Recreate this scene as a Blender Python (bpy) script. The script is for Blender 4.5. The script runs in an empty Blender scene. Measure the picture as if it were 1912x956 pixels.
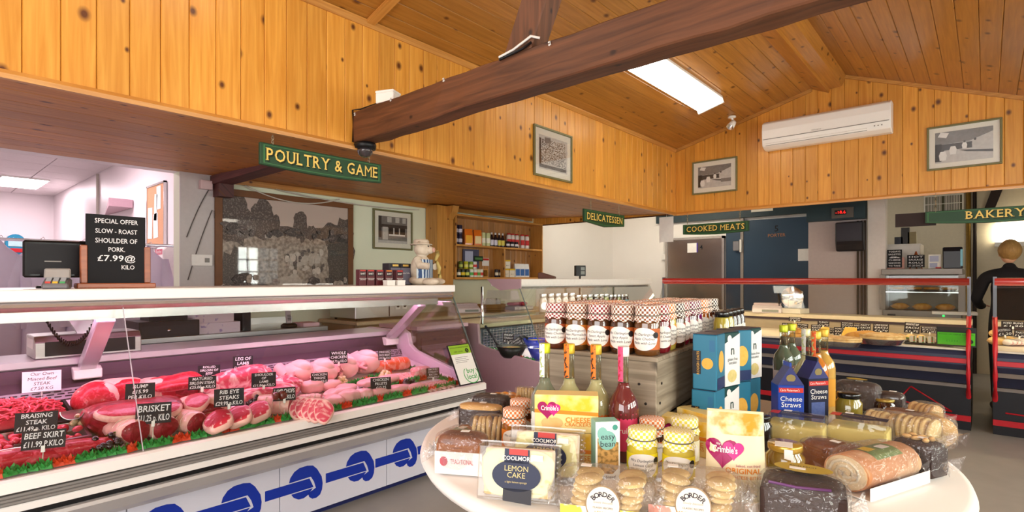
import bpy, bmesh, math, random
from mathutils import Vector, Matrix, Euler
random.seed(7)
SC = bpy.context.scene
COL = SC.collection
# ------------------------------------------------------------------ camera
F, CX, HY, EYE = 1011.0, 956.0, 521.0, 1.35
YAW = math.radians(41.2)
FW = Vector((-math.sin(YAW), math.cos(YAW), 0)); RT = Vector((math.cos(YAW), math.sin(YAW), 0))
cam = bpy.data.cameras.new('camera'); camo = bpy.data.objects.new('camera', cam); COL.objects.link(camo)
camo.location = (0, 0, EYE); camo.rotation_euler = (math.pi/2, 0, YAW)
cam.sensor_width = 36; cam.lens = F/1912*36; cam.shift_y = 43/1912; cam.clip_start = .02
SC.camera = camo
# ------------------------------------------------------------------ exposure, world, daylight
vs = SC.view_settings
vs.view_transform = 'Standard'; vs.look = 'None'; vs.gamma = 1.0; vs.use_curve_mapping = False; vs.exposure = 0.28
SC.cycles.transparent_max_bounces = 24; SC.cycles.max_bounces = 8; SC.cycles.diffuse_bounces = 4
SC.cycles.sample_clamp_indirect = 6.0; SC.cycles.caustics_reflective = False; SC.cycles.caustics_refractive = False
W = bpy.data.worlds.new('daylight'); SC.world = W; W.use_nodes = True
W.node_tree.nodes['Background'].inputs[0].default_value = (.93, .96, 1, 1)
W.node_tree.nodes['Background'].inputs[1].default_value = 1.6
def area(name, loc, rot, sx, sy, power, col=(1, 1, 1), spread=180):
    l = bpy.data.lights.new(name, 'AREA'); l.shape = 'RECTANGLE'; l.size = sx; l.size_y = sy; l.energy = power; l.color = col
    l.spread = math.radians(spread)
    o = bpy.data.objects.new(name, l); COL.objects.link(o); o.location = loc; o.rotation_euler = rot
    return o
PI = math.pi
# daylight entering by the shop front behind the camera and by the side windows
area('daylight_shop_front', (-.2, -2.5, 1.6), (PI/2, 0, 0), 3.8, 1.7, 110, (1, .98, .95))
area('daylight_side_windows', (2.32, 2.6, 1.65), (PI/2, 0, PI/2), 6.2, .9, 300, (1, .975, .92))

# ------------------------------------------------------------------ helpers
def ray(u, v):
    t = (u-CX)/F
    d = FW+RT*t
    return Vector((d.x, d.y, (HY-v)/F))
def on(u, v, x=None, y=None, z=None):
    d = ray(u, v)
    k = x/d.x if x is not None else y/d.y if y is not None else (z-EYE)/d.z
    return Vector((d.x*k, d.y*k, EYE+d.z*k))
def dep(u, v, z):
    return (z-EYE)/((HY-v)/F)
def lin(h):
    h = h.lstrip('#'); r = []
    for i in (0, 2, 4):
        c = int(h[i:i+2], 16)/255
        r.append(c/12.92 if c <= .04045 else ((c+.055)/1.055)**2.4)
    return (*r, 1)
MT = {}
def newmat(name):
    m = bpy.data.materials.new(name); m.use_nodes = True; m.node_tree.nodes.clear()
    nt = m.node_tree; out = nt.nodes.new('ShaderNodeOutputMaterial'); return m, nt, out
def N(nt, t, **kw):
    n = nt.nodes.new(t)
    for k, v in kw.items():
        if k.startswith('i_'):
            n.inputs[k[2:].replace('_', ' ')].default_value = v
        elif k[0] == 'n' and k[1:].isdigit():
            n.inputs[int(k[1:])].default_value = v
        else:
            setattr(n, k, v)
    return n
def mat(name, col, rough=.5, metal=0, var=.06, scale=30, coat=0, bump=0, col2=None, sub=0, thr=None, stretch=None, emit=0, spec=.3, dist=0):
    """plain procedural material: a base colour broken up by noise (or two colours mixed by noise)"""
    if name in MT: return MT[name]
    m, nt, out = newmat(name); L = nt.links.new
    p = N(nt, 'ShaderNodeBsdfPrincipled', i_Roughness=rough, i_Metallic=metal)
    p.inputs['Coat Weight'].default_value = coat; p.inputs['Specular IOR Level'].default_value = spec
    tc = N(nt, 'ShaderNodeTexCoord'); nz = N(nt, 'ShaderNodeTexNoise', i_Scale=scale, i_Detail=4.0, i_Distortion=dist)
    if stretch:
        mp = N(nt, 'ShaderNodeMapping'); mp.inputs['Scale'].default_value = stretch
        L(tc.outputs['Object'], mp.inputs['Vector']); L(mp.outputs[0], nz.inputs['Vector'])
    else:
        L(tc.outputs['Object'], nz.inputs['Vector'])
    c = lin(col)
    mx = N(nt, 'ShaderNodeMix', data_type='RGBA')
    if col2: mx.inputs[6].default_value = c; mx.inputs[7].default_value = lin(col2)
    else:
        mx.inputs[6].default_value = c; mx.inputs[7].default_value = (*[x*(1-var*2.2) for x in c[:3]], 1)
    if thr:
        mr = N(nt, 'ShaderNodeMapRange'); mr.inputs[1].default_value = thr[0]; mr.inputs[2].default_value = thr[1]
        L(nz.outputs[0], mr.inputs[0]); L(mr.outputs[0], mx.inputs[0])
    else: L(nz.outputs[0], mx.inputs[0])
    L(mx.outputs[2], p.inputs['Base Color'])
    if bump:
        b = N(nt, 'ShaderNodeBump', i_Strength=bump, i_Distance=.01); L(nz.outputs[0], b.inputs['Height']); L(b.outputs[0], p.inputs['Normal'])
    if sub:
        p.inputs['Subsurface Weight'].default_value = sub; p.inputs['Subsurface Radius'].default_value = (.02, .008, .005)
    if emit:
        L(mx.outputs[2], p.inputs['Emission Color']); p.inputs['Emission Strength'].default_value = emit
    L(p.outputs[0], out.inputs[0]); MT[name] = m; return m
def glow(name, col, s):
    if name in MT: return MT[name]
    m, nt, out = newmat(name); e = N(nt, 'ShaderNodeEmission'); e.inputs[0].default_value = lin(col); e.inputs[1].default_value = s
    nt.links.new(e.outputs[0], out.inputs[0]); MT[name] = m; return m
def clear(name, tint='#f4f8f6', base=.04, edge=.5, rough=.03, crinkle=0, body=0, bodycol='#ffffff', cs=28):
    """clear glass or film: what is behind shows through, the surface reflects, folds of the film catch light"""
    if name in MT: return MT[name]
    m, nt, out = newmat(name); L = nt.links.new
    tr = N(nt, 'ShaderNodeBsdfTransparent'); tr.inputs[0].default_value = lin(tint)
    gl = N(nt, 'ShaderNodeBsdfGlossy'); gl.inputs['Roughness'].default_value = rough
    lw = N(nt, 'ShaderNodeLayerWeight', i_Blend=.35)
    mr = N(nt, 'ShaderNodeMapRange'); mr.inputs[3].default_value = base; mr.inputs[4].default_value = edge
    L(lw.outputs['Fresnel'], mr.inputs[0]); fac = mr.outputs[0]
    if crinkle:
        tc = N(nt, 'ShaderNodeTexCoord')
        n1 = N(nt, 'ShaderNodeTexVoronoi', i_Scale=cs); n1.feature = 'DISTANCE_TO_EDGE'
        nz = N(nt, 'ShaderNodeTexNoise', i_Scale=cs*.7, i_Detail=3.0)
        mxv = N(nt, 'ShaderNodeMix', data_type='VECTOR'); mxv.inputs[0].default_value = .12
        L(tc.outputs['Object'], nz.inputs['Vector']); L(tc.outputs['Object'], mxv.inputs[4]); L(nz.outputs['Color'], mxv.inputs[5]); L(mxv.outputs[1], n1.inputs['Vector'])
        b = N(nt, 'ShaderNodeBump', i_Strength=crinkle, i_Distance=.012)
        ad = N(nt, 'ShaderNodeMath', operation='ADD'); L(n1.outputs['Distance'], ad.inputs[0]); L(nz.outputs[0], ad.inputs[1])
        L(ad.outputs[0], b.inputs['Height']); L(b.outputs[0], gl.inputs['Normal'])
    mx = N(nt, 'ShaderNodeMixShader'); L(fac, mx.inputs[0]); L(tr.outputs[0], mx.inputs[1]); L(gl.outputs[0], mx.inputs[2])
    last = mx
    if body:
        df = N(nt, 'ShaderNodeBsdfDiffuse'); df.inputs[0].default_value = lin(bodycol)
        m2 = N(nt, 'ShaderNodeMixShader'); m2.inputs[0].default_value = body; L(mx.outputs[0], m2.inputs[1]); L(df.outputs[0], m2.inputs[2]); last = m2
    L(last.outputs[0], out.inputs[0]); MT[name] = m; return m
def wood(name, c1, c2, axis='Z', knots=.5, rough=.35, knotcol='#5c2e0e', gs=1.0, kscale=1.0, var=.25, coat=.15):
    """boards: long grain, knots, each board its own tone"""
    if name in MT: return MT[name]
    m, nt, out = newmat(name); L = nt.links.new
    p = N(nt, 'ShaderNodeBsdfPrincipled', i_Roughness=rough); p.inputs['Coat Weight'].default_value = coat; p.inputs['Coat Roughness'].default_value = .25
    tc = N(nt, 'ShaderNodeTexCoord'); oi = N(nt, 'ShaderNodeObjectInfo')
    sep = N(nt, 'ShaderNodeSeparateXYZ'); L(tc.outputs['Object'], sep.inputs[0])
    la = 'XYZ'.index(axis); oth = [i for i in range(3) if i != la]
    sm = N(nt, 'ShaderNodeMath', operation='ADD'); L(sep.outputs[oth[0]], sm.inputs[0]); L(sep.outputs[oth[1]], sm.inputs[1])
    rn = N(nt, 'ShaderNodeMath', operation='MULTIPLY'); rn.inputs[1].default_value = 57.0; L(oi.outputs['Random'], rn.inputs[0])
    wv = N(nt, 'ShaderNodeMath', operation='ADD'); L(sm.outputs[0], wv.inputs[0]); L(rn.outputs[0], wv.inputs[1])
    lv = N(nt, 'ShaderNodeMath', operation='ADD'); L(sep.outputs[la], lv.inputs[0]); L(rn.outputs[0], lv.inputs[1])
    cv = N(nt, 'ShaderNodeCombineXYZ'); L(wv.outputs[0], cv.inputs[0]); L(lv.outputs[0], cv.inputs[1])
    mg = N(nt, 'ShaderNodeMapping'); mg.inputs['Scale'].default_value = (45*gs, 2.2*gs, 1); L(cv.outputs[0], mg.inputs[0])
    g = N(nt, 'ShaderNodeTexNoise', i_Scale=1.0, i_Detail=5.0, i_Distortion=.6); L(mg.outputs[0], g.inputs['Vector'])
    mr = N(nt, 'ShaderNodeMapRange'); mr.inputs[1].default_value = .3; mr.inputs[2].default_value = .7; L(g.outputs[0], mr.inputs[0])
    mx = N(nt, 'ShaderNodeMix', data_type='RGBA'); mx.inputs[6].default_value = lin(c1); mx.inputs[7].default_value = lin(c2); L(mr.outputs[0], mx.inputs[0])
    # board tone
    tr = N(nt, 'ShaderNodeMapRange'); tr.inputs[3].default_value = 1-var; tr.inputs[4].default_value = 1+var*.4; L(oi.outputs['Random'], tr.inputs[0])
    tm = N(nt, 'ShaderNodeVectorMath', operation='SCALE'); L(mx.outputs[2], tm.inputs[0]); L(tr.outputs[0], tm.inputs['Scale'])
    mk = N(nt, 'ShaderNodeMapping'); mk.inputs['Scale'].default_value = (7.5*kscale, 5.5*kscale, 1); L(cv.outputs[0], mk.inputs[0])
    vo = N(nt, 'ShaderNodeTexVoronoi', i_Scale=1.0, voronoi_dimensions='2D'); L(mk.outputs[0], vo.inputs['Vector'])
    kn = N(nt, 'ShaderNodeMapRange'); kn.inputs[1].default_value = .04; kn.inputs[2].default_value = .13; kn.inputs[3].default_value = 1; kn.inputs[4].default_value = 0; sc = N(nt, 'ShaderNodeSeparateColor'); L(vo.outputs['Color'], sc.inputs[0])
    ka = N(nt, 'ShaderNodeMath', operation='ADD'); ka.inputs[1].default_value = .45; L(sc.outputs[1], ka.inputs[0])
    kd = N(nt, 'ShaderNodeMath', operation='DIVIDE'); L(vo.outputs['Distance'], kd.inputs[0]); L(ka.outputs[0], kd.inputs[1]); L(kd.outputs[0], kn.inputs[0])
    gt = N(nt, 'ShaderNodeMath', operation='GREATER_THAN'); gt.inputs[1].default_value = 1-knots; L(sc.outputs[0], gt.inputs[0])
    ml = N(nt, 'ShaderNodeMath', operation='MULTIPLY'); L(kn.outputs[0], ml.inputs[0]); L(gt.outputs[0], ml.inputs[1])
    m2 = N(nt, 'ShaderNodeMix', data_type='RGBA'); L(ml.outputs[0], m2.inputs[0]); L(tm.outputs[0], m2.inputs[6]); m2.inputs[7].default_value = lin(knotcol)
    L(m2.outputs[2], p.inputs['Base Color'])
    b = N(nt, 'ShaderNodeBump', i_Strength=.12, i_Distance=.004); L(g.outputs[0], b.inputs['Height']); L(b.outputs[0], p.inputs['Normal'])
    L(p.outputs[0], out.inputs[0]); MT[name] = m; return m
def gingham(name, c1, c2='#f4ece0', n=16, pitch=.0074):
    if name in MT: return MT[name]
    m, nt, out = newmat(name); L = nt.links.new
    p = N(nt, 'ShaderNodeBsdfPrincipled', i_Roughness=.8)
    tc = N(nt, 'ShaderNodeTexCoord'); s = N(nt, 'ShaderNodeSeparateXYZ'); L(tc.outputs['Object'], s.inputs[0])
    at = N(nt, 'ShaderNodeMath', operation='ARCTAN2'); L(s.outputs[1], at.inputs[0]); L(s.outputs[0], at.inputs[1])
    am = N(nt, 'ShaderNodeMath', operation='MULTIPLY'); am.inputs[1].default_value = n/PI; L(at.outputs[0], am.inputs[0])
    ln = N(nt, 'ShaderNodeVectorMath', operation='LENGTH'); cm = N(nt, 'ShaderNodeCombineXYZ'); L(s.outputs[0], cm.inputs[0]); L(s.outputs[1], cm.inputs[1]); L(cm.outputs[0], ln.inputs[0])
    sb = N(nt, 'ShaderNodeMath', operation='SUBTRACT'); L(s.outputs[2], sb.inputs[0]); L(ln.outputs['Value'], sb.inputs[1])
    zm = N(nt, 'ShaderNodeMath', operation='DIVIDE'); zm.inputs[1].default_value = pitch; L(sb.outputs[0], zm.inputs[0])
    c = N(nt, 'ShaderNodeCombineXYZ'); L(am.outputs[0], c.inputs[0]); L(zm.outputs[0], c.inputs[1]); c.inputs[2].default_value = .5
    ck = N(nt, 'ShaderNodeTexChecker', i_Scale=1.0); ck.inputs[1].default_value = lin(c1); ck.inputs[2].default_value = lin(c2); L(c.outputs[0], ck.inputs[0])
    L(ck.outputs[0], p.inputs['Base Color']); L(p.outputs[0], out.inputs[0]); MT[name] = m; return m

class MB:
    def __init__(s): s.v = []; s.f = []; s.m = []; s.s = []
    def add(s, vs_, fs, m=0, sm=False):
        o = len(s.v); s.v += [tuple(p) for p in vs_]
        for f in fs: s.f.append(tuple(i+o for i in f)); s.m.append(m); s.s.append(sm)
        return s
    def box(s, x0, x1, y0, y1, z0, z1, m=0):
        return s.add([(x, y, z) for z in (z0, z1) for y in (y0, y1) for x in (x0, x1)],
                     [(0, 2, 3, 1), (4, 5, 7, 6), (0, 1, 5, 4), (2, 6, 7, 3), (0, 4, 6, 2), (1, 3, 7, 5)], m)
    def prism(s, poly, ax, a, b, m=0, sm=False, capm=None):
        n = len(poly)
        def pt(p, t):
            return (t, p[0], p[1]) if ax == 'x' else (p[0], t, p[1]) if ax == 'y' else (p[0], p[1], t)
        s.add([pt(p, a) for p in poly]+[pt(p, b) for p in poly], [(i, (i+1) % n, (i+1) % n+n, i+n) for i in range(n)], m, sm)
        o = len(s.v)-2*n
        for f in (tuple(range(n))[::-1], tuple(range(n, 2*n))):
            s.f.append(tuple(i+o for i in f)); s.m.append(m if capm is None else capm); s.s.append(False)
        return s
    def lathe(s, prof, seg=20, m=0, c=(0, 0), sm=True, ms=None, sq=None):
        n = len(prof)
        vs_ = []
        for r, z in prof:
            for k in range(seg):
                a = 2*PI*k/seg; vs_.append((c[0]+r*math.cos(a)*(sq[0] if sq else 1), c[1]+r*math.sin(a)*(sq[1] if sq else 1), z))
        o = len(s.v); s.v += vs_
        for i in range(n-1):
            for k in range(seg):
                k2 = (k+1) % seg
                s.f.append((o+i*seg+k, o+i*seg+k2, o+(i+1)*seg+k2, o+(i+1)*seg+k)); s.m.append(ms[i] if ms else m); s.s.append(sm)
        if prof[0][0] > 1e-6: s.f.append(tuple(o+k for k in range(seg))[::-1]); s.m.append(ms[0] if ms else m); s.s.append(False)
        if prof[-1][0] > 1e-6: s.f.append(tuple(o+(n-1)*seg+k for k in range(seg))); s.m.append(ms[-1] if ms else m); s.s.append(False)
        return s
    def tube(s, pts, r, seg=6, m=0, closed=False):
        pts = [Vector(p) for p in pts]; n = len(pts); o = len(s.v)
        up = Vector((0, 0, 1))
        for i, p in enumerate(pts):
            d = (pts[min(i+1, n-1)]-pts[max(i-1, 0)]).normalized()
            a = d.cross(up)
            if a.length < .05: a = d.cross(Vector((1, 0, 0)))
            a.normalize(); b = d.cross(a); rr = r[i] if isinstance(r, (list, tuple)) else r
            for k in range(seg):
                t = 2*PI*k/seg; q = p+a*(rr*math.cos(t))+b*(rr*math.sin(t)); s.v.append(tuple(q))
        for i in range(n-1):
            for k in range(seg):
                k2 = (k+1) % seg; s.f.append((o+i*seg+k, o+i*seg+k2, o+(i+1)*seg+k2, o+(i+1)*seg+k)); s.m.append(m); s.s.append(True)
        s.f.append(tuple(o+k for k in range(seg))); s.m.append(m); s.s.append(False)
        s.f.append(tuple(o+(n-1)*seg+k for k in range(seg))[::-1]); s.m.append(m); s.s.append(False)
        return s
    def ball(s, c, r, seg=10, rings=6, m=0, noise=0, rot=None, power=1):
        if not isinstance(r, (tuple, list)): r = (r, r, r)
        vs_ = []; R = Euler(rot).to_matrix() if rot else None
        ph = [random.random()*6 for _ in range(6)]
        for i in range(rings+1):
            th = PI*i/rings
            for k in range(seg):
                a = 2*PI*k/seg
                d = Vector((math.sin(th)*math.cos(a), math.sin(th)*math.sin(a), math.cos(th)))
                if power != 1: d = Vector([math.copysign(abs(q)**power, q) for q in d])
                w = 1+noise*(math.sin(3*d.x+ph[0])+math.sin(4*d.y+ph[1])+math.sin(3*d.z+ph[2])+.6*math.sin(7*d.x+ph[3])*math.sin(6*d.y+ph[4])) if noise else 1
                q = Vector((d.x*r[0]*w, d.y*r[1]*w, d.z*r[2]*w))
                if R: q = R @ q
                vs_.append((c[0]+q.x, c[1]+q.y, c[2]+q.z))
        fs = [(i*seg+k, (i+1)*seg+k, (i+1)*seg+(k+1) % seg, i*seg+(k+1) % seg) for i in range(rings) for k in range(seg)]
        return s.add(vs_, fs, m, True)
    def mesh(s, name, mats, bevel=0, seg=1):
        me = bpy.data.meshes.new(name); me.from_pydata(s.v, [], s.f)
        for mm in (mats if isinstance(mats, (list, tuple)) else [mats]): me.materials.append(mm)
        me.polygons.foreach_set('material_index', s.m); me.polygons.foreach_set('use_smooth', s.s)
        if bevel:
            b = bmesh.new(); b.from_mesh(me)
            bmesh.ops.remove_doubles(b, verts=b.verts, dist=1e-6)
            es = [e for e in b.edges if len(e.link_faces) == 2 and e.calc_face_angle(0) > .6]
            bmesh.ops.bevel(b, geom=es, offset=bevel, segments=seg, affect='EDGES', profile=.6, clamp_overlap=True)
            b.to_mesh(me); b.free()
        else: me.validate()
        me.update(); return me
    def build(s, name, mats, parent=None, loc=None, rot=None, bevel=0, seg=1):
        return put(name, s.mesh(name, mats, bevel, seg), parent, loc, rot)
def put(name, me, parent=None, loc=None, rot=None):
    o = bpy.data.objects.new(name, me); COL.objects.link(o)
    if parent is not None:
        o.parent = parent
        if loc == 'w': loc = tuple(-q for q in root_loc(parent))
    if loc is not None and loc != 'w': o.location = loc
    if rot is not None: o.rotation_euler = rot
    return o
def root_loc(o):
    v = Vector(o.location)
    while o.parent: o = o.parent; v = v+Vector(o.location)
    return v
def tag(o, label=None, cat=None, group=None, kind=None):
    if label: o['label'] = label
    if cat: o['category'] = cat
    if group: o['group'] = group
    if kind: o['kind'] = kind
    return o
def thing(name, label, cat, loc=(0, 0, 0), rz=0, group=None, rot=None):
    o = bpy.data.objects.new(name, None); COL.objects.link(o); o.location = loc; o.rotation_euler = rot if rot else (0, 0, rz); o.empty_display_size = .05
    return tag(o, label, cat, group)
def copy_tree(o, parent=None):
    c = o.copy(); COL.objects.link(c); c.parent = parent
    for ch in list(o.children): copy_tree(ch, c)
    return c
TXT = {}
def text_mesh(s, size, width=None, align='CENTER', shear=0, bold=0, bend=None, spacing=1.0, depth=0):
    key = (s, size, width, align, shear, bold, bend, spacing, depth)
    if key in TXT: return TXT[key]
    c = bpy.data.curves.new('lettering', 'FONT'); c.body = s; c.size = size; c.align_x = align; c.align_y = 'CENTER'; c.resolution_u = 2
    c.shear = shear; c.offset = bold*size; c.space_character = spacing; c.extrude = depth; c.space_line = .85
    o = bpy.data.objects.new('lettering', c)
    me = bpy.data.meshes.new_from_object(o); bpy.data.objects.remove(o); bpy.data.curves.remove(c)
    if width and len(me.vertices):
        xs = [v.co.x for v in me.vertices]; w = max(xs)-min(xs)
        if w > 0:
            k = width/w
            for v in me.vertices: v.co.x *= k
    if bend:
        for v in me.vertices:
            a = v.co.x/bend; v.co = Vector((bend*math.sin(a), -bend*math.cos(a), v.co.y))
    TXT[key] = me; return me
def text(parent, s, size, m, loc, rot=(PI/2, 0, 0), name='lettering', **kw):
    me = text_mesh(s, size, **kw).copy(); me.materials.clear(); me.materials.append(m)
    return put(name, me, parent, loc, rot)
def cyl_patch(r, zc, half_a, half_h, shape='ellipse', n=16, a0=-PI/2):
    """label bent round a jar or bottle of radius r, centred on angle a0"""
    b = MB(); vs_ = []; fs = []
    for i in range(n+1):
        t = -1+2*i/n; h = half_h*(math.sqrt(max(0, 1-t*t)) if shape == 'ellipse' else 1); a = a0+t*half_a
        for zz in (-h, h): vs_.append((r*math.cos(a), r*math.sin(a), zc+zz))
    for i in range(n): fs.append((2*i, 2*i+2, 2*i+3, 2*i+1))
    return b.add(vs_, fs, 0, True)
def ell(cx, cy, rx, ry, n=20, a0=0, a1=2*PI):
    full = abs(a1-a0-2*PI) < 1e-6; k = n if full else n+1
    return [(cx+rx*math.cos(a0+(a1-a0)*i/n), cy+ry*math.sin(a0+(a1-a0)*i/n)) for i in range(k)]
def flat(poly, y=0):
    """flat print: a polygon in the local xz plane, facing -y"""
    return MB().add([(p[0], y, p[1]) for p in poly], [tuple(range(len(poly)))])
# ------------------------------------------------------------------ materials shared by the setting
pine = wood('pine_boards', '#e4a447', '#cd872e', 'Z', knots=.42, var=.14, kscale=.85)
pine_c = wood('pine_ceiling', '#bc8038', '#a06826', 'Y', knots=.5, var=.22, kscale=.8, rough=.3)
pine_s = wood('pine_soffit', '#d08a3a', '#b06c28', 'Y', knots=.5, var=.2, kscale=.8, rough=.5, coat=.03)
pine_t = wood('pine_trim', '#dda052', '#bd7c34', 'Y', knots=.1)
pine_tx = wood('pine_trim_across', '#dda052', '#bd7c34', 'X', knots=.1)
oak = wood('old_beam', '#7a4a2c', '#4e2c18', 'X', knots=.15, rough=.6, knotcol='#2a140a', gs=.9, coat=0)
oak_v = wood('old_post', '#7a4a2c', '#4e2c18', 'Z', knots=.15, rough=.6, knotcol='#2a140a', gs=.9, coat=0)
oak_r = wood('stained_beam', '#6b3a36', '#4a2422', 'X', knots=.1, rough=.55, gs=.9, coat=0)
white = mat('white_paint', '#f3f1ec', .45, var=.02, scale=6)
wall_green = mat('pale_green_wall', '#e6ebd2', .6, var=.03, scale=4)
wall_white = mat('white_cladding', '#f6f1ec', .35, var=.02, scale=3)
wall_prep = mat('prep_white', '#f4ecee', .4, var=.02, scale=3)
steel = mat('brushed_steel', '#c8c4c2', .3, 1.0, var=.12, scale=14, stretch=(1, 30, 30))
chrome = mat('chrome', '#e4e4e6', .12, 1.0, var=.02)
black = mat('black_plastic', '#141316', .4, var=.1)
floor_m = mat('floor_vinyl', '#a9a49c', .35, col2='#948f88', scale=5)
W1 = .125
def structure(o, label=None): return tag(o, label, kind='structure')

# floor
structure(MB().box(-13.5, 2.3, -2.7, 10.4, -.05, 0).build('floor', floor_m), 'grey vinyl shop floor')
XB, YG, HB, HE = -3.0, 6.62, 2.18, 3.005
RL, RR = (-1.41, 3.437), (-1.12, 3.50)
SLL = (RL[1]-HE)/(RL[0]-XB); SLR = -.385
def roof(x): return HE+SLL*(x-XB) if x < RL[0] else RR[1]+SLR*(x-RR[0]) if x > RR[0] else RR[1]
# left bulkhead of upright boards
wl = structure(MB().box(XB-.05, XB-.012, -2.6, YG+.05, HB, HE).build('wall_left', mat('board_backing', '#5a3214', .8)), 'upper wall of upright knotty pine boards above the meat counter')
def board_mesh(w, h, t=.014, c=.004):
    # face towards +x, V-groove edges, length along z
    return MB().prism([(0, -w/2+.0008), (t-c, -w/2+.0008), (t, -w/2+c), (t, w/2-c), (t-c, w/2-.0008), (0, w/2-.0008)][::-1], 'z', 0, h).mesh('board', pine)
bm_ = board_mesh(W1, HE-HB-.03)
y = -1.4
while y < YG-.01:
    put('board', bm_, wl, (XB-.012, y+W1/2, HB+.015)); y += W1
# gable of upright boards
wb = structure(MB().prism([(-5.36, HB), (2.25, HB), (2.25, roof(2.25)), RR, RL, (XB, HE), (XB, 2.6), (-5.36, 2.6)], 'y', YG+.014, YG+.06).build('wall_back', mat('board_backing', '#5a3214', .8)), 'gable wall of upright knotty pine boards')
x = -5.36; k = 0
while x < 2.2:
    x1 = x+W1
    def top(q): return 2.45 if q < XB-.001 else roof(q)-.012
    if x < XB < x1: x1 = XB
    w = x1-x; t0, t1 = top(x+.0005), top(x1-.0005)
    if x >= XB-.0001: t0 = top(max(x, XB+.0001))
    c = .004
    xs = [x+.0008, x+c, x1-c, x1-.0008]; ys = [YG+.004, YG, YG, YG+.004]
    mb = MB(); L0 = [(p-x, q-YG, 0) for p, q in zip(xs, ys)]+[(x1-.0008-x, .014, 0), (.0008, .014, 0)]
    hz = lambda px: t0+(t1-t0)*(px/w)-HB-.012
    n = 6
    mb.add(L0+[(a, b, hz(a)) for a, b, _ in L0], [(i, (i+1) % n, (i+1) % n+n, i+n) for i in range(n)]+[tuple(range(n))[::-1], tuple(range(n, 2*n))])
    mb.build('board', pine, wb, (x, YG, HB+.012))
    x = x1; k += 1
# ceiling slopes
def slope_board(parent, x0, z0, x1, z1, w, name='board', m=pine_c, y0=-2.6, y1=YG):
    L_ = math.hypot(x1-x0, z1-z0); ang = math.atan2(z1-z0, x1-x0); n = max(1, round(L_/w)); ww = L_/n
    c = .005
    me = MB().prism([(.0008, .012), (.0008, .004), (c, 0), (ww-c, 0), (ww-.0008, .004), (ww-.0008, .012)], 'y', y0, y1).mesh('board', m)
    for i in range(n):
        d = i*ww
        put(name, me, parent, (x0+math.cos(ang)*d, 0, z0+math.sin(ang)*d), (0, -ang, 0))
ce = structure(MB().prism([(XB-.1, HE+.02-.1*SLL), (RL[0], RL[1]+.02), (RR[0], RR[1]+.02), (2.3, roof(2.3)+.02), (2.3, roof(2.3)+.06), (RR[0], RR[1]+.07), (RL[0], RL[1]+.07), (XB-.1, HE+.06-.1*SLL)], 'y', -2.65, YG+.1).build('ceiling', mat('board_backing', '#5a3214', .8)), 'sloping ceiling of long pine boards')
slope_board(ce, XB, HE, RL[0], RL[1], .128)
slope_board(ce, RR[0], RR[1], 2.25, roof(2.25), .128)
# ridge box
rb = structure(MB().prism([(-1.44, 3.50), (-1.43, 3.425), (-1.27, 3.35), (-1.262, 3.385), (-1.15, 3.395), (-1.118, 3.47), (-1.10, 3.52)], 'y', -2.6, YG-.001).build('trim_1', pine_c), 'stepped pine ridge casing along the ceiling')
# mouldings
structure(MB().prism([(XB, HB-.02), (XB+.028, HB-.02), (XB+.03, HB), (XB+.012, HB+.02), (XB, HB+.022)], 'y', -2.6, YG-.02).build('trim_2', pine_t), 'pine moulding along the bottom of the upper wall')
structure(MB().prism([(XB, HE-.035), (XB+.012, HE-.035), (XB+.03, HE-.01), (XB+.03, HE+.004), (XB, HE)], 'y', -2.6, YG-.03).build('trim_3', pine_t), 'pine moulding where the upper wall meets the ceiling')
structure(MB().prism([(YG, HB-.02), (YG-.028, HB-.02), (YG-.03, HB), (YG-.012, HB+.02), (YG, HB+.022)], 'x', XB-.02, 2.2).build('trim_4', pine_tx), 'pine moulding along the bottom of the gable')
structure(MB().prism([(XB, HE-.035), (RL[0]-.02, RL[1]-.04), (RL[0]-.02, RL[1]-.005), (XB, HE)], 'y', YG-.025, YG-.001).build('trim_5', pine_tx), 'pine moulding up the left slope of the gable')
structure(MB().prism([(RR[0], RR[1]-.035), (2.2, roof(2.2)-.035), (2.2, roof(2.2)), (RR[0], RR[1])], 'y', YG-.025, YG-.001).build('trim_6', pine_tx), 'pine moulding down the right slope of the gable')
# soffit over the serving side
so = structure(MB().prism([(XB-.03, HB+.03), (-5.4, 2.325), (-5.4, 2.36), (XB-.03, HB+.07)], 'y', -2.6, YG).build('ceiling_soffit', mat('board_backing', '#5a3214', .8)), 'low boarded soffit behind the upper wall')
slope_board(so, -5.37, 2.30, XB-.03, HB+.008, .25, m=pine_s, y1=YG-.01)
# wall-top batten
structure(MB().box(-5.36, -5.31, 2.05, 6.55, 2.245, 2.295).build('trim_7', pine_t), 'rough pine batten where the soffit meets the serving wall')
# ceiling batten on slope
ang = math.atan(SLL)
structure(MB().box(0, 1.66, -.03, .03, -.022, 0).build('trim_8', pine_tx, None, (XB+.005, 2.02, HE), (0, -ang, 0)), 'flat pine batten across the left ceiling slope')
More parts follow.
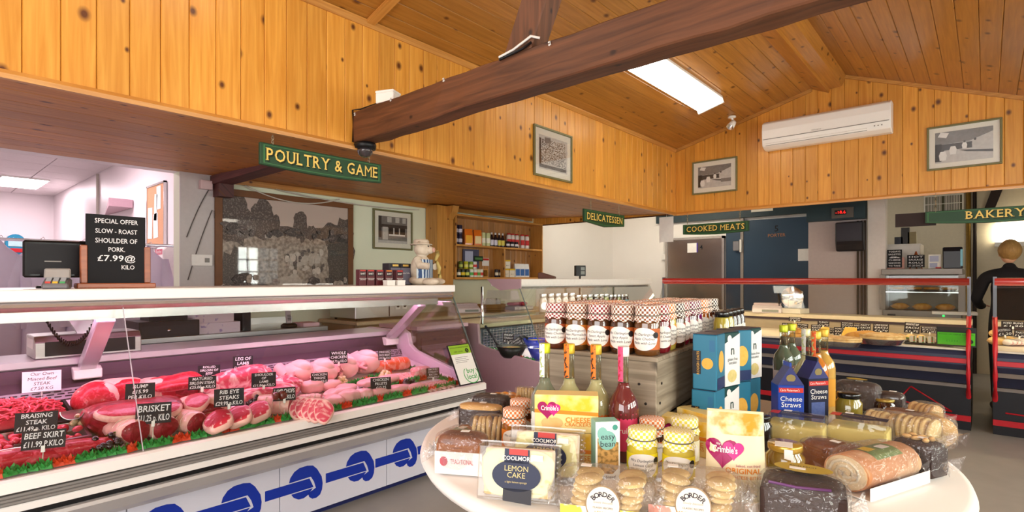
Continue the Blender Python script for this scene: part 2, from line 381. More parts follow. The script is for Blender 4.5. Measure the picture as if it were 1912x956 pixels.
# tie beam
TB = (1.905, 2.025)
bm2 = bmesh.new()
mb = MB(); n = 40
vs_ = []
for i in range(n+1):
    x = -3.035+i*(5.24/n)
    j = lambda: random.uniform(-.004, .004)
    sag = .012 if x < -2.2 else 0
    vs_ += [(x, TB[0]+j(), 2.40+j()), (x, TB[1]+j(), 2.40+j()), (x, TB[1]+j(), 2.222-sag+j()), (x, TB[0]+j(), 2.222-sag+j())]
fs = []
for i in range(n):
    for k in range(4): fs.append((4*i+k, 4*i+4+k, 4*i+4+(k+1) % 4, 4*i+(k+1) % 4))
fs += [(0, 1, 2, 3), (4*n+3, 4*n+2, 4*n+1, 4*n)]
beam = structure(mb.add(vs_, fs).build('trim_9', oak, bevel=.006), 'old dark timber tie beam crossing the shop')
structure(MB().box(-5.35, -3.07, TB[0], TB[1]+.03, 2.215, 2.29).build('trim_10', oak_r), 'red-brown stained beam end under the soffit')
structure(MB().box(-5.34, -5.2, 1.93, 2.06, 2.10, 2.215).build('trim_11', oak_r), 'red-brown stained bracket under the beam end')
# strut on the beam leaning up to the ridge
p0 = on(962, 95, y=TB[0]); p1 = on(992, 0, y=TB[0])
dx = (p1.x-p0.x)/(p1.z-p0.z)
zt = 3.36
mb = MB(); w = .085
def st(z, s): return p0.x+dx*(z-2.40)*1.0+s*w
mb.add([(st(2.39, -1), TB[0]+.005, 2.39), (st(2.39, 1), TB[0]+.005, 2.39), (st(2.39, 1), TB[1]-.01, 2.39), (st(2.39, -1), TB[1]-.01, 2.39),
        (st(zt, -1), TB[0]+.005, zt), (st(zt, 1), TB[0]+.005, zt), (st(zt, 1), TB[1]-.01, zt), (st(zt, -1), TB[1]-.01, zt)],
       [(3, 2, 1, 0), (4, 5, 6, 7), (0, 1, 5, 4), (1, 2, 6, 5), (2, 3, 7, 6), (3, 0, 4, 7)])
structure(mb.build('trim_12', oak_v, bevel=.006), 'old timber strut rising from the tie beam')
cw = thing('cable', 'white cable looped round the foot of the timber strut', 'cable', (p0.x, TB[0], 2.4))
MB().tube([(st(2.41, -1)-.01, TB[0]-.012, 2.402), (p0.x, TB[0]-.014, 2.412), (st(2.43, 1)+.005, TB[0]-.012, 2.445), (st(2.43, 1)+.03, TB[0]+.02, 2.44)], .006, 6).build('sleeve', mat('cable_white', '#e8e4de', .5), cw, 'w')
MB().tube([(st(2.41, -1)-.01, TB[0]-.01, 2.392), (p0.x+.05, TB[0]-.012, 2.402), (st(2.43, 1)+.005, TB[0]-.01, 2.418)], .006, 6).build('core', black, cw, 'w')
# serving-side wall, pillar, prep room
structure(MB().box(-5.5, -5.35, 1.66, 9.05, 0, 2.36).build('wall_serving', wall_green), 'pale green painted wall behind the serving counters')
structure(MB().box(-5.349, -5.335, 1.66, 1.95, 0, 2.3).build('trim_13', mat('grey_pillar', '#c9c2c0', .6)), 'grey painted pillar beside the framed landscape print')
structure(MB().box(-13.4, -5.5, 2.0, 2.1, 0, 2.95).build('wall_prep_end', wall_prep), 'white clad end wall of the preparation room')
structure(MB().box(-13.4, -13.3, -2.6, 2.0, 0, 2.95).build('wall_prep_far', wall_prep), 'far white wall of the preparation room')
structure(MB().box(-13.4, -5.5, -2.7, -2.6, 0, 2.95).build('wall_prep_near', wall_prep), 'near wall of the preparation room')
structure(MB().box(-5.5, -5.35, -2.6, 1.66, 2.3, 2.95).build('wall_prep_lintel', wall_prep), 'white lintel over the opening to the preparation room')
cp = structure(MB().box(-13.4, -5.35, -2.7, 2.1, 2.93, 2.97).build('ceiling_prep', mat('tile_backing', '#c8b8ba', .7)), 'suspended tile ceiling of the preparation room')
tm_ = MB().box(.006, .594, .006, .594, 0, .012).mesh('ceiling_tile', mat('ceiling_tile', '#f3ebec', .7))
for i in range(13):
    for j in range(7): put('ceiling_tile', tm_, cp, (-13.3+.6*i, -2.2+.6*j, 2.917))
# far shop: cold room and bakery beyond the gable
structure(MB().box(-5.36, 2.3, YG+.06, 10.3, 2.75, 2.8).build('ceiling_far', mat('far_ceiling', '#d8d0c4', .7)), 'plain ceiling over the cold room corridor')
structure(MB().box(-5.36, -1.97, 9.0, 9.08, 0, 2.75).build('wall_far', wall_white), 'white clad cold room wall')
structure(MB().box(-5.35, -5.335, 6.68, 9.0, 0, 2.75).build('wall_side_far', wall_white), 'white clad side wall beyond the wall shelf')
structure(MB().box(-1.97, 2.3, 10.2, 10.28, 0, 2.75).build('wall_bakery', mat('bakery_wall', '#d8ccb2', .6)), 'dull cream back wall of the bakery')
structure(MB().box(2.2, 2.3, 6.6, 10.3, 0, 2.8).build('wall_bakery_side', mat('bakery_wall', '#d8ccb2', .6)), 'side wall of the bakery')
# right wall with paned windows and shop front, behind the camera
WY = [(5.15, 6.15), (3.85, 4.85), (2.55, 3.55), (1.25, 2.25), (-.05, .95)]
mb = MB(); mb.box(2.2, 2.28, -2.7, 6.6, 0, 1.2); mb.box(2.2, 2.28, -2.7, 6.6, 2.12, 2.3)
ed = [-2.7]+[q for a, b in sorted(WY) for q in (a, b)]+[6.6]
for i in range(0, len(ed), 2): mb.box(2.2, 2.28, ed[i], ed[i+1], 1.2, 2.12)
structure(mb.build('wall_right', white), 'white window wall on the right')
paneg = clear('window_glass', base=.03, edge=.3)
for i, (a, b) in enumerate(WY):
    w = structure(MB().box(2.21, 2.26, a, a+.04, 1.2, 2.12).box(2.21, 2.26, b-.04, b, 1.2, 2.12).box(2.21, 2.26, a, b, 1.2, 1.24).box(2.21, 2.26, a, b, 2.08, 2.12).build('window_%d' % (i+1), white), 'white paned shop window')
    for k in range(1, 4): MB().box(2.22, 2.25, a+k*(b-a)/4-.015, a+k*(b-a)/4+.015, 1.24, 2.08).build('glazing_bar', white, w)
    for k in (1, 2): MB().box(2.22, 2.25, a+.04, b-.04, 1.24+k*.28-.015, 1.24+k*.28+.015).build('glazing_bar', white, w)
    for p in range(4):
        for q in range(3):
            MB().box(2.233, 2.237, a+p*(b-a)/4+.015, a+(p+1)*(b-a)/4-.015, 1.24+q*.28, 1.24+(q+1)*.28).build('pane', paneg, w)
mb = MB(); mb.box(-5.5, 2.3, -2.72, -2.65, 0, .6).box(-5.5, 2.3, -2.72, -2.65, 2.5, 3.6).box(-5.5, -2.2, -2.72, -2.65, .6, 2.5).box(1.8, 2.3, -2.72, -2.65, .6, 2.5)
structure(mb.build('wall_front', white), 'white shop front wall behind the customer area')
# ------------------------------------------------------------------ lamps the room has, plus ceiling fittings added out of view
diff = glow('lit_diffuser', '#fff4e2', 7.5)
diff_far = glow('lit_diffuser_far', '#fff0d8', 6.0)
diff_prep = glow('lit_diffuser_prep', '#ffeaf0', 22.0)
cream = mat('cream_metal', '#e9e3d6', .4)
def ceiling_fitting(label, loc, rot, L_=1.65, w=.28, m=diff):
    t = thing('ceiling_light', label, 'ceiling light', loc, rot=rot, group='fluorescent ceiling lights')
    MB().box(-w/2, w/2, -L_/2, L_/2, -.03, 0).build('housing', white, t)
    MB().prism([(-w/2+.01, -.03), (-w/2+.03, -.075), (w/2-.03, -.075), (w/2-.01, -.03)], 'y', -L_/2+.01, L_/2-.01).build('diffuser', m, t)
    MB().box(-w/2, w/2, -L_/2-.012, -L_/2+.012, -.078, 0).build('end_cap', white, t)
    MB().box(-w/2, w/2, L_/2-.012, L_/2+.012, -.078, 0).build('end_cap', white, t)
    return t
aL = math.atan(SLL); aR = math.atan(SLR)
ceiling_fitting('lit fluorescent fitting on the left ceiling slope beyond the tie beam', (-2.2, 4.85, roof(-2.2)-.001), (0, -aL, 0))
ceiling_fitting('lit fluorescent fitting on the left ceiling slope over the meat counter', (-2.2, .6, roof(-2.2)-.001), (0, -aL, 0))  # this and the next two fittings are added out of view for more light
ceiling_fitting('lit fluorescent fitting on the right ceiling slope near the shop front', (.9, -1.3, roof(.9)-.001), (0, -aR, 0))
ceiling_fitting('lit fluorescent fitting on the right ceiling slope near the gable', (1.2, 3.9, roof(1.2)-.001), (0, -aR, 0))
for i, (x, y, lb) in enumerate(((-7.6, .9, 'bright light panel in the preparation room ceiling by the opening'), (-11.7, 1.35, 'bright light panel farthest back in the preparation room ceiling'), (-7.2, -1.2, 'bright light panel in the preparation room ceiling nearest the shop front'))):
    t = thing('ceiling_panel', lb, 'ceiling light', (x, y, 2.915), group='preparation room ceiling lights')
    MB().box(-.58, .58, -.28, .28, -.02, 0).build('frame', white, t)
    MB().box(-.56, .56, -.26, .26, -.028, -.02).build('diffuser', diff_prep, t)
# corridor lights
for i, (x, y, lb) in enumerate(((-3.6, 7.9, 'fluorescent batten on the ceiling before the steel cold room door'), (-4.3, 7.2, 'fluorescent batten on the corridor ceiling above the white side wall'))):
    t = thing('batten_light', lb, 'ceiling light', (x, y, 2.75), group='corridor battens')
    MB().box(-.5, .5, -.05, .05, -.04, 0).build('housing', white, t)
    MB().tube([(-.48, 0, -.06), (.48, 0, -.06)], .02, 8).build('tube', glow('corridor_tube', '#fff2dc', 60.0), t)
# small spotlight on the ceiling
t = thing('spotlight', 'small white spotlight on the ceiling left of the air conditioner', 'spotlight', (-2.2, 6.35, roof(-2.2)), 0)
MB().lathe([(.045, -.001), (.045, -.018), (.03, -.024), (0, -.024)], 14).build('ceiling_rose', white, t)
MB().tube([(0, 0, -.02), (.02, -.01, -.07)], .014, 8).build('neck', white, t)
h = MB().lathe([(0, 0), (.028, 0), (.036, .03), (.042, .09), (.04, .09), (.033, .035), (0, .03)], 16, ms=[0, 0, 0, 0, 1, 1]).build('lamp_head', [white, chrome], t, (.03, -.02, -.075), (2.5, .35, 0))
# ------------------------------------------------------------------ signs
sgreen = mat('sign_green', '#26482c', .45, var=.12, scale=9)
sgold = mat('sign_gold', '#e8c565', .4, var=.05); sshadow = mat('sign_shadow', '#14240f', .6)
sline = mat('sign_border', '#3f7544', .5); chain_m = mat('chain_steel', '#b7a98c', .35, .9)
SER = {'P': [(.1, 0), (.1, 1)], 'U': [(.1, 1), (.9, 1)], 'L': [(.12, 0), (.12, 1)], 'T': [(.5, 0)], 'R': [(.1, 0), (.1, 1), (.9, 0)], 'Y': [(.08, 1), (.92, 1), (.5, 0)],
       'A': [(.06, 0), (.94, 0)], 'M': [(.08, 0), (.92, 0)], 'E': [(.1, 0), (.1, 1)], 'D': [(.1, 0), (.1, 1)], 'I': [(.5, 0), (.5, 1)],
       'N': [(.1, 0), (.1, 1), (.9, 1)], 'K': [(.1, 0), (.1, 1), (.92, 0), (.9, 1)], 'B': [(.1, 0), (.1, 1)]}
def serif_mesh(s, size, width, m):
    V_ = []; Fc = []; x = 0; cuts = []
    for ch in s:
        if ch == ' ': x += size*.32; cuts.append((len(V_), len(Fc))); continue
        me = text_mesh(ch, size, bold=0 if ch == 'M' else .012, align='LEFT'); xs = [v.co.x for v in me.vertices]; ys = [v.co.y for v in me.vertices]
        x0, x1, y0, y1 = min(xs), max(xs), min(ys), max(ys); o = len(V_)
        V_ += [(v.co.x-x0+x, 0, v.co.y) for v in me.vertices]; Fc += [tuple(i+o for i in p.vertices) for p in me.polygons]
        w = x1-x0; sw = size*(.08 if ch in 'MN' else .115)
        for fx, top_ in SER.get(ch, []):
            cx_ = x+fx*w; cy = (y1-.02*size) if top_ else y0+.02*size; o = len(V_)
            V_ += [(cx_-sw, -.0003, cy-.018*size), (cx_+sw, -.0003, cy-.018*size), (cx_+sw, -.0003, cy+.018*size), (cx_-sw, -.0003, cy+.018*size)]; Fc.append((o, o+1, o+2, o+3))
        x += w+size*.12
    k = width/(x-size*.12); V_ = [(a*k-width/2, b, c) for a, b, c in V_]
    out_ = []; st_ = [(0, 0)]+cuts; en_ = cuts+[(len(V_), len(Fc))]
    for (v0, f0), (v1, f1) in zip(st_, en_):
        me = bpy.data.meshes.new('lettering'); me.from_pydata(V_[v0:v1], [], [tuple(i-v0 for i in f) for f in Fc[f0:f1]]); me.materials.append(m); out_.append(me)
    return out_
def chain(parent, x, z0, z1, n):
    mb = MB()
    for i in range(n):
        z = z0+(z1-z0)*(i+.5)/n; L_ = (z1-z0)/n*.72; r = .007; pts = []
        for k in range(9):
            a = 2*PI*k/8; q = r*math.cos(a)
            pts.append((x+(q if i % 2 else 0), (0 if i % 2 else q), z+math.sin(a)*L_))
        mb.tube(pts, .0018, 5)
    mb.build('chain', chain_m, parent)
def sign(label, words, loc, rz, w, h, poly, size, tw, chains, tz=0):
    t = thing('hanging_sign', label, 'sign', loc, rz, 'green hanging department signs')
    MB().prism(poly, 'y', 0, .022).build('board', sgreen, t, bevel=.003)
    inset = [(p[0]*(1-.018/abs(w/2)), p[1]*.84) for p in poly]
    n = len(poly); mb = MB()
    i2 = [(p[0]*(1-.026/abs(w/2)), p[1]*.78) for p in poly]
    mb.add([(p[0], -.0012, p[1]) for p in inset]+[(p[0], -.0012, p[1]) for p in i2], [(i, (i+1) % n, (i+1) % n+n, i+n) for i in range(n)])
    mb.build('border_line', sline, t)
    for me in serif_mesh(words, size, tw, sshadow): put('letter_shadow', me, t, (.008, -.0016, tz-.009))
    for me in serif_mesh(words, size, tw, sgold): put('lettering', me, t, (0, -.0026, tz))
    for x, z1 in chains: chain(t, x, h/2-.005, z1, 5)
    return t
def curved(w, top_, bot, mid):
    return [(-w/2, top_), (-w/2, bot)]+[(-w/2+w*i/12, bot-(mid)*math.sin(PI*i/12)) for i in range(1, 12)]+[(w/2, bot), (w/2, top_)]
sign('green and gold POULTRY & GAME sign hanging on chains', 'POULTRY & GAME', (XB-.02, 1.735, 2.045), PI/2, .80, .13, curved(.80, .065, -.058, .014), .098, .73, [(-.33, .115), (.3, .12)])
sign('green and gold DELICATESSEN sign hanging on chains', 'DELICATESSEN', (XB-.02, 4.945, 1.985), PI/2, .80, .14, [(-.40, .07), (-.40, -.055), (0, -.09), (.40, -.055), (.40, .07)], .10, .70, [(-.28, .175), (.28, .175)], -.002)
sign('green and gold COOKED MEATS sign hanging before the cold room doors', 'COOKED MEATS', (-2.47, YG-.08, 1.965), 0, .80, .13, curved(.80, .065, -.055, .018), .095, .70, [(-.34, .2), (.3, .2)])
sign('green and gold BAKERY sign hanging below the gable', 'BAKERY', (.06, YG-.1, 1.93), 0, 1.0, .13, curved(1.0, .065, -.045, .025), .10, .40, [(-.42, .23), (.42, .23)], .005)
MB().box(-.68, -.36, YG-.05, YG-.03, 1.865, 1.995).build('trim_14', mat('dark_board', '#2c1c18', .6)); structure(bpy.data.objects['trim_14'], 'dark brown board end beside the bakery sign')
# ------------------------------------------------------------------ framed pictures
ph_b = mat('photo_black', '#1e1c1b', .5); ph_d = mat('photo_dark', '#4a4644', .5, col2='#2a2726', scale=60); ph_m = mat('photo_mid', '#8e8a86', .5, col2='#6a6663', scale=50)
ph_l = mat('photo_light', '#d9d5cf', .5, col2='#b4b0aa', scale=35); ph_w = mat('photo_white', '#f2efe9', .5); ph_n = mat('photo_crowd', '#e6e2dc', .5, col2='#2d2a28', scale=95, thr=(.44, .56))
mount = mat('cream_mount', '#f1ecdd', .7, var=.02); fr_green = mat('olive_gilt_frame', '#7a7650', .35, var=.1); fr_brown = mat('brown_frame', '#7a4e2c', .45, var=.15, scale=20)
picglass = clear('picture_glass', tint='#ffffff', base=.02, edge=.35)
def picture(label, loc, rz, w, h, fw, m, photo, md, tilt=0):
    t = thing('framed_picture', label, 'picture', loc, rot=(tilt, 0, rz))
    for a, b, c, d in ((-w/2, w/2, h/2-fw, h/2), (-w/2, w/2, -h/2, -h/2+fw), (-w/2, -w/2+fw, -h/2+fw, h/2-fw), (w/2-fw, w/2, -h/2+fw, h/2-fw)):
        MB().box(a, b, -.022, 0, c, d).build('frame_rail', m, t, bevel=.003)
    MB().box(-w/2+fw, w/2-fw, -.008, -.002, -h/2+fw, h/2-fw).build('mount', mount, t)
    pw, ph = w-2*fw-2*md, h-2*fw-2*md
    pr = flat([(-pw/2, -ph/2), (pw/2, -ph/2), (pw/2, ph/2), (-pw/2, ph/2)], -.0085).build('print', photo[0][1], t)
    for i, (poly, mm) in enumerate(photo[1:]):
        flat([(p[0]*pw, p[1]*ph) for p in poly], -.0087-.0002*i).build('print_shape', mm, pr)
    MB().box(-w/2+fw, w/2-fw, -.0148, -.0138, -h/2+fw, h/2-fw).build('glass', picglass, t)
    return t
def R4(a, b, c, d): return [(a, c), (b, c), (b, d), (a, d)]
def blob(cx, cz, rx, rz, n=22, j=.18):
    return [(cx+rx*math.cos(2*PI*i/n)*random.uniform(1-j, 1+j), cz+rz*math.sin(2*PI*i/n)*random.uniform(1-j, 1+j)) for i in range(n)]
def figure(x, z, s, m): return [(blob(x, z+.62*s, .07*s*.8, .1*s, 8, .02), ph_d), ([(x-.1*s, z), (x+.1*s, z), (x+.13*s, z+.3*s), (x+.08*s, z+.52*s), (x-.08*s, z+.52*s), (x-.13*s, z+.3*s)], m)]
inter = [(None, ph_l), ([(-.5, .5), (.5, .5), (.5, .35), (.1, .12), (-.5, .1)], ph_m), ([(-.4, .5), (-.25, .45), (-.3, .3), (-.45, .36)], ph_w), (R4(-.5, .15, -.1, .1), ph_d), (R4(-.5, -.38, -.45, .12), ph_b), ([(-.1, -.12), (.5, -.22), (.5, -.3), (.05, -.2)], ph_d), (R4(.2, .5, -.3, -.14), ph_m), ([(-.5, -.5), (.5, -.5), (.5, -.35), (-.1, -.25), (-.4, -.45)], ph_l)]
inter += figure(-.36, -.42, .55, ph_w)+figure(-.18, -.25, .5, ph_w)+figure(.02, -.1, .36, ph_w)+figure(.2, -.1, .42, ph_l)
crowd = [(None, ph_l), ([(-.4, .38), (.42, .42), (.42, .2), (-.4, .16)], ph_n), ([(-.45, -.3), (.45, -.35), (.45, .18), (-.42, .16)], ph_n), (R4(-.48, -.42, -.45, .4), ph_d), (R4(-.46, .46, -.46, -.36), ph_d), ([(-.3, .45), (-.1, .47), (-.1, .3), (-.3, .28)], ph_m)]
shopf = [(None, ph_m), (R4(-.5, .5, .2, .5), ph_m), (R4(-.2, -.05, .28, .48), ph_l), (R4(.08, .22, .28, .48), ph_l), (R4(.33, .45, .28, .48), ph_l), (R4(-.4, .5, .08, .2), ph_d), (R4(-.36, -.18, -.38, .1), ph_l), (R4(-.15, .42, -.2, .08), ph_b), (R4(0, .05, -.2, .08), ph_l), (R4(.2, .24, -.2, .08), ph_l), (R4(-.15, .42, -.22, -.16), ph_w), (R4(-.15, .45, -.4, -.22), ph_m), (R4(-.5, .5, -.5, -.4), ph_l), (R4(-.5, -.4, -.3, .5), ph_d)]
picture('framed black and white crowd photograph on the upper pine wall', (XB+.004, 3.99, 2.49), PI/2, .58, .45, .018, fr_green, crowd, .055)
picture('small framed photograph of shop workers left of the air conditioner', (-2.50, YG-.002, 2.607), 0, .55, .41, .018, fr_green, inter, .055)
picture('larger framed photograph of a bakery on the right of the gable', (-.16, YG-.002, 2.605), 0, .545, .42, .018, fr_green, inter[:6]+inter[7:], .045)
picture('framed photograph of an old shop front beside the wall shelf', (-5.343, 3.935, 1.935), PI/2, .57, .47, .022, fr_green, shopf, .055)
# big sepia landscape
se_sky = mat('sepia_sky', '#d6c2b6', .5, var=.06, scale=3); se_d = mat('sepia_tree', '#5a504c', .5, col2='#b0a298', scale=75, thr=(.5, .85)); se_dd = mat('sepia_dark', '#4a423f', .5, col2='#978a80', scale=80, thr=(.5, .85))
se_f = mat('sepia_field', '#c0b2a4', .5, col2='#85786d', scale=34, thr=(.35, .65)); se_l = mat('sepia_light', '#e0d6ca', .5, col2='#9a8d80', scale=40)
land = [(None, se_sky), (R4(-.5, .5, -.5, .2), se_f), (blob(.0, .2, .2, .05), se_d), (blob(.3, .2, .22, .06), se_d), (blob(-.42, .28, .13, .24), se_d), (blob(-.22, .3, .1, .2), se_d), (blob(-.13, .26, .05, .1), se_d), (blob(.08, .27, .06, .16), se_d), (blob(.17, .2, .05, .08), se_d), (blob(.36, .2, .12, .12), se_d), (blob(.46, .1, .1, .28), se_d), (blob(.42, -.08, .12, .3), se_dd),
        (R4(-.2, -.14, .12, .16), se_l), (blob(.06, -.08, .09, .07), se_l), (blob(.2, -.06, .06, .06), se_l), (R4(.03, .05, -.25, -.03), se_d), (blob(-.4, -.25, .12, .25), se_dd), (blob(-.26, -.42, .15, .1), se_d), (blob(.22, -.42, .18, .1), se_dd), (blob(0.0, -.35, .1, .12), se_l), (R4(.2, .215, -.3, -.1), se_l)]
for _ in range(34): land.append((blob(random.uniform(-.04, .28), random.uniform(-.22, .02), random.uniform(.008, .025), random.uniform(.01, .04), 9), random.choice([se_l, se_l, se_d])))
for _ in range(40): land.append((blob(random.choice([random.uniform(-.5, -.2), random.uniform(.15, .5)]), random.uniform(-.5, -.25), random.uniform(.015, .05), random.uniform(.02, .05), 10), random.choice([se_d, se_dd, se_f])))
for _ in range(26): land.append((blob(random.uniform(-.5, .5), random.uniform(.14, .24), random.uniform(.015, .05), random.uniform(.012, .04), 10), random.choice([se_d, se_dd])))
picture('large sepia landscape print in a wide brown frame behind the counter', (-5.33, 2.66, 1.63), PI/2, 1.44, 1.13, .065, fr_brown, land, .0)
# ------------------------------------------------------------------ fixtures up high
acw = mat('ac_white', '#f5f3ef', .3, var=.01); acg = mat('ac_grey', '#8d8a86', .4)
t = thing('air_conditioner', 'white wall-mounted air conditioner on the gable', 'air conditioner', (-1.30, YG-.002, 2.81), 0)
MB().prism([(0, 0), (-.09, 0), (-.165, .03), (-.185, .10), (-.19, .2), (-.175, .28), (-.12, .31), (0, .31)], 'x', -.60, .60).build('body', acw, t, bevel=.008)
MB().box(-.585, .585, -.1925, -.186, .098, .104).build('panel_seam', acg, t)
MB().prism([(-.172, .035), (-.179, .037), (-.183, .052), (-.178, .056)], 'x', -.56, .40).build('louvre', acw, t)
MB().box(-.56, .40, -.1755, -.172, .031, .035).build('louvre_gap', acg, t)
for i in range(3): MB().box(.46+.03*i, .47+.03*i, -.188, -.183, .06, .07).build('indicator', acg, t)
text(t, 'MITSUBISHI', .018, acg, (-.05, -.1932, .12))
t = thing('junction_box', 'white junction box standing on the tie beam', 'junction box', (on(740, 170, y=TB[1]).x, 1.965, 2.402), .4)
MB().box(-.06, .06, -.045, .045, 0, .06).build('box', white, t, bevel=.004); MB().box(-.062, .062, -.047, .047, .06, .075).build('lid', white, t, bevel=.004)
t = thing('security_camera', 'black dome security camera under the beam end', 'security camera', (-2.955, 1.965, 2.206), 0)
MB().lathe([(.066, 0), (.07, -.012), (.066, -.035), (.05, -.036)], 22).build('base', black, t)
MB().lathe([(.05, -.036), (.049, -.05), (.042, -.068), (.03, -.08), (.015, -.087), (0, -.089)], 20).build('dome', mat('smoked_dome', '#3a3438', .06, coat=1), t)
cb = thing('cable', 'black cable running up the end of the tie beam', 'cable', (XB+.005, TB[0], 2.3))
MB().tube([(XB+.012, TB[0]-.008, 2.21), (XB+.012, TB[0]-.008, 2.41), (XB+.06, TB[0]+.02, 2.412), (XB+.2, 1.93, 2.414), (XB+.30, 1.95, 2.412)], .005, 6).build('sleeve', black, cb, 'w')
clips = mat('clip_white', '#efe9e2', .5)
for i, (u, v) in enumerate(((663, 213), (730, 186), (829, 149), (1027, 81))):
    p = on(u, v, y=TB[0]-.003)
    tag(MB().tube([(-.008, 0, .006), (.004, -.004, .006), (.006, -.004, -.006), (-.006, 0, -.006)], .004, 6).build('cable_clip', clips, None, p), ['white cable clip at the left end of the tie beam', 'white cable clip below the junction box on the tie beam', 'white cable clip on the tie beam right of the junction box', 'white cable clip on the tie beam below the strut'][i], 'cable clip', 'cable clips on the beam')
# ------------------------------------------------------------------ meat counter
lam = mat('white_laminate', '#f4f1ee', .3, var=.015); lam_g = mat('pale_grey_laminate', '#cfcbc9', .35, var=.03); alu = mat('anodised_aluminium', '#d6d3d2', .25, .85, var=.04, scale=20)
ridged = mat('grey_rubber_bumper', '#8f8b88', .6, var=.08); navy = mat('navy_plinth', '#20275e', .4); lilac_steel = mat('satin_steel_shelf', '#d9cfd8', .28, .55, var=.06, scale=12)
cglass = clear('counter_glass', tint='#fbfdfc', base=.015, edge=.35); cedge = mat('glass_edge', '#6d7f78', .2, coat=1)
blue = mat('cobalt_vinyl', '#1233a8', .4, var=.03); tube_pink = glow('pink_tube', '#ffb4dc', 11.0)
deck_m = mat('deck_white', '#f2e6ea', .3, var=.02); dark_i = mat('counter_dark_trim', '#3a2e36', .5); back_shade = mat('counter_back_shade', '#46343e', .35, .3, var=.1, scale=10)  # back panel colour darkened to hold the shade it lies in
C1A, C1B = -1.6, 2.68
DZ = lambda x: .62+.153*(-2.65-x)
def deck(u, v, dz=0):
    d = ray(u, v); k = (.62-.153*2.65+dz-EYE)/(d.z+.153*d.x); return Vector((d.x*k, d.y*k, EYE+d.z*k))
ct = thing('meat_counter', 'long white glass-fronted butcher counter full of meat', 'display counter', (-3.2, .55, 0))
def cp_(poly, name, m, a=C1A, b=C1B, parent=ct, **k): return MB().prism(poly, 'y', a, b).build(name, m, parent, 'w', **k)
cp_([(-3.62, 1.257), (-2.90, 1.257), (-2.895, 1.262), (-2.895, 1.302), (-2.90, 1.307), (-3.62, 1.307)], 'top_slab', lam)
cp_([(-3.1, 1.215), (-2.93, 1.215), (-2.915, 1.235), (-2.92, 1.254), (-3.1, 1.254)], 'glass_rail', alu)
cp_([(-3.25, 1.184), (-3.02, 1.184), (-2.99, 1.196), (-2.99, 1.214), (-3.25, 1.214)], 'lamp_housing', alu, b=2.60)
cp_([(-3.0, 1.17), (-2.99, 1.17), (-2.99, 1.1961), (-3.0, 1.1961)], 'lamp_lip', alu, b=2.60)
cp_([(-3.22, 1.177), (-3.08, 1.177), (-3.08, 1.1835), (-3.22, 1.1835)], 'lamp_tube', tube_pink, b=2.58)
cp_([(-2.66, .63), (-2.60, .64), (-2.582, .634), (-2.58, .595), (-2.62, .59), (-2.66, .6)], 'front_ledge', lam)
for i in range(3): cp_([(-2.64, .585-.0125*i), (-2.590, .585-.0125*i), (-2.585, .579-.0125*i), (-2.590, .5735-.0125*i), (-2.64, .5735-.0125*i)], 'bumper_rib', ridged)
cp_([(-2.66, .547), (-2.595, .547), (-2.59, .54), (-2.592, .52), (-2.66, .52)], 'bumper_strip', lam)
cp_([(-2.66, .519), (-2.625, .519), (-2.625, .491), (-2.66, .491)], 'shadow_gap', black)
cp_([(-2.66, .49), (-2.60, .49), (-2.60, .475), (-2.68, .41), (-2.83, .342), (-2.9, .342), (-2.9, .49)], 'lower_fairing', lam_g)
cp_([(-3.85, .05), (-2.866, .05), (-2.866, .36), (-2.66, .5), (-2.66, .585), (-3.5, .7), (-3.85, .7)], 'body', lam_g, b=C1B-.045)
cp_([(-3.8, 0), (-2.9, 0), (-2.9, .05), (-3.8, .05)], 'plinth', navy)
cp_([(-2.655, .61), (-2.655, .62), (-3.5, DZ(-3.5)), (-3.5, DZ(-3.5)-.02)], 'deck', deck_m, b=C1B-.045)
cp_([(-3.5, DZ(-3.5)-.02), (-3.49, .76), (-3.54, .84), (-3.56, .90), (-3.6, .90), (-3.6, .7)], 'back_panel', back_shade, b=C1B-.045)
g = cp_([(-3.46, .752), (-3.485, .80), (-3.495, .80), (-3.475, .752)], 'vent_grille', mat('grille_grey', '#a598a4', .4), b=C1B-.05)
slot = MB().box(0, .004, 0, .028, 0, .005).mesh('slot', dark_i)
for r_ in range(3):
    for i in range(66): put('slot', slot, g, tuple(Vector((-3.467-.006*r_-.001, -.05+i*.041+.012*(r_ % 2), .763+.012*r_))), (0, .0, 0))
cp_([(-3.95, .902), (-3.565, .902), (-3.555, .91), (-3.555, .94), (-3.95, .94)], 'rear_worktop', lilac_steel)
cp_([(-3.6, .885), (-3.568, .885), (-3.568, .9015), (-3.6, .9015)], 'worktop_lip', dark_i)
# front panels with the printed chain of links
panels = []
for a, b in ((2.055, 2.68), (1.367, 2.05), (.679, 1.362), (-.009, .674), (-.697, -.014)):
    panels.append(cp_([(-2.868, .045), (-2.85, .045), (-2.85, .338), (-2.868, .338)], 'front_panel', mat('panel_white', '#dcdcea', .3, var=.02), a, b))
def link(parent, yc, bar0, bar1):
    P_ = lambda poly, nm: MB().add([(-2.8493, yc+s, .205+t) for s, t in poly], [tuple(range(len(poly)))]).build(nm, blue, parent, 'w')
    hook = [(-.105, .034), (-.098, .060), (-.075, .088), (-.045, .102), (0, .104), (.035, .096), (.060, .07), (.088, .02), (.094, -.02), (.090, -.055), (.078, -.08), (.055, -.092), (.03, -.09), (.012, -.075), (.006, -.055), (.022, -.046), (.052, -.034), (.04, .005), (.022, .036)]
    P_(hook, 'link_hook'); P_([(bar0, -.026), (.038, -.026), (.014, .029), (bar0, .029)], 'link_bar')
    P_([(-.092, -.031), (.034, -.031), (.008, -.06), (-.02, -.072), (-.05, -.07), (-.078, -.053)], 'link_foot')
    if bar1: P_([(.100, -.026), (bar1, -.026), (bar1, .029), (.094, .029)], 'link_bar')
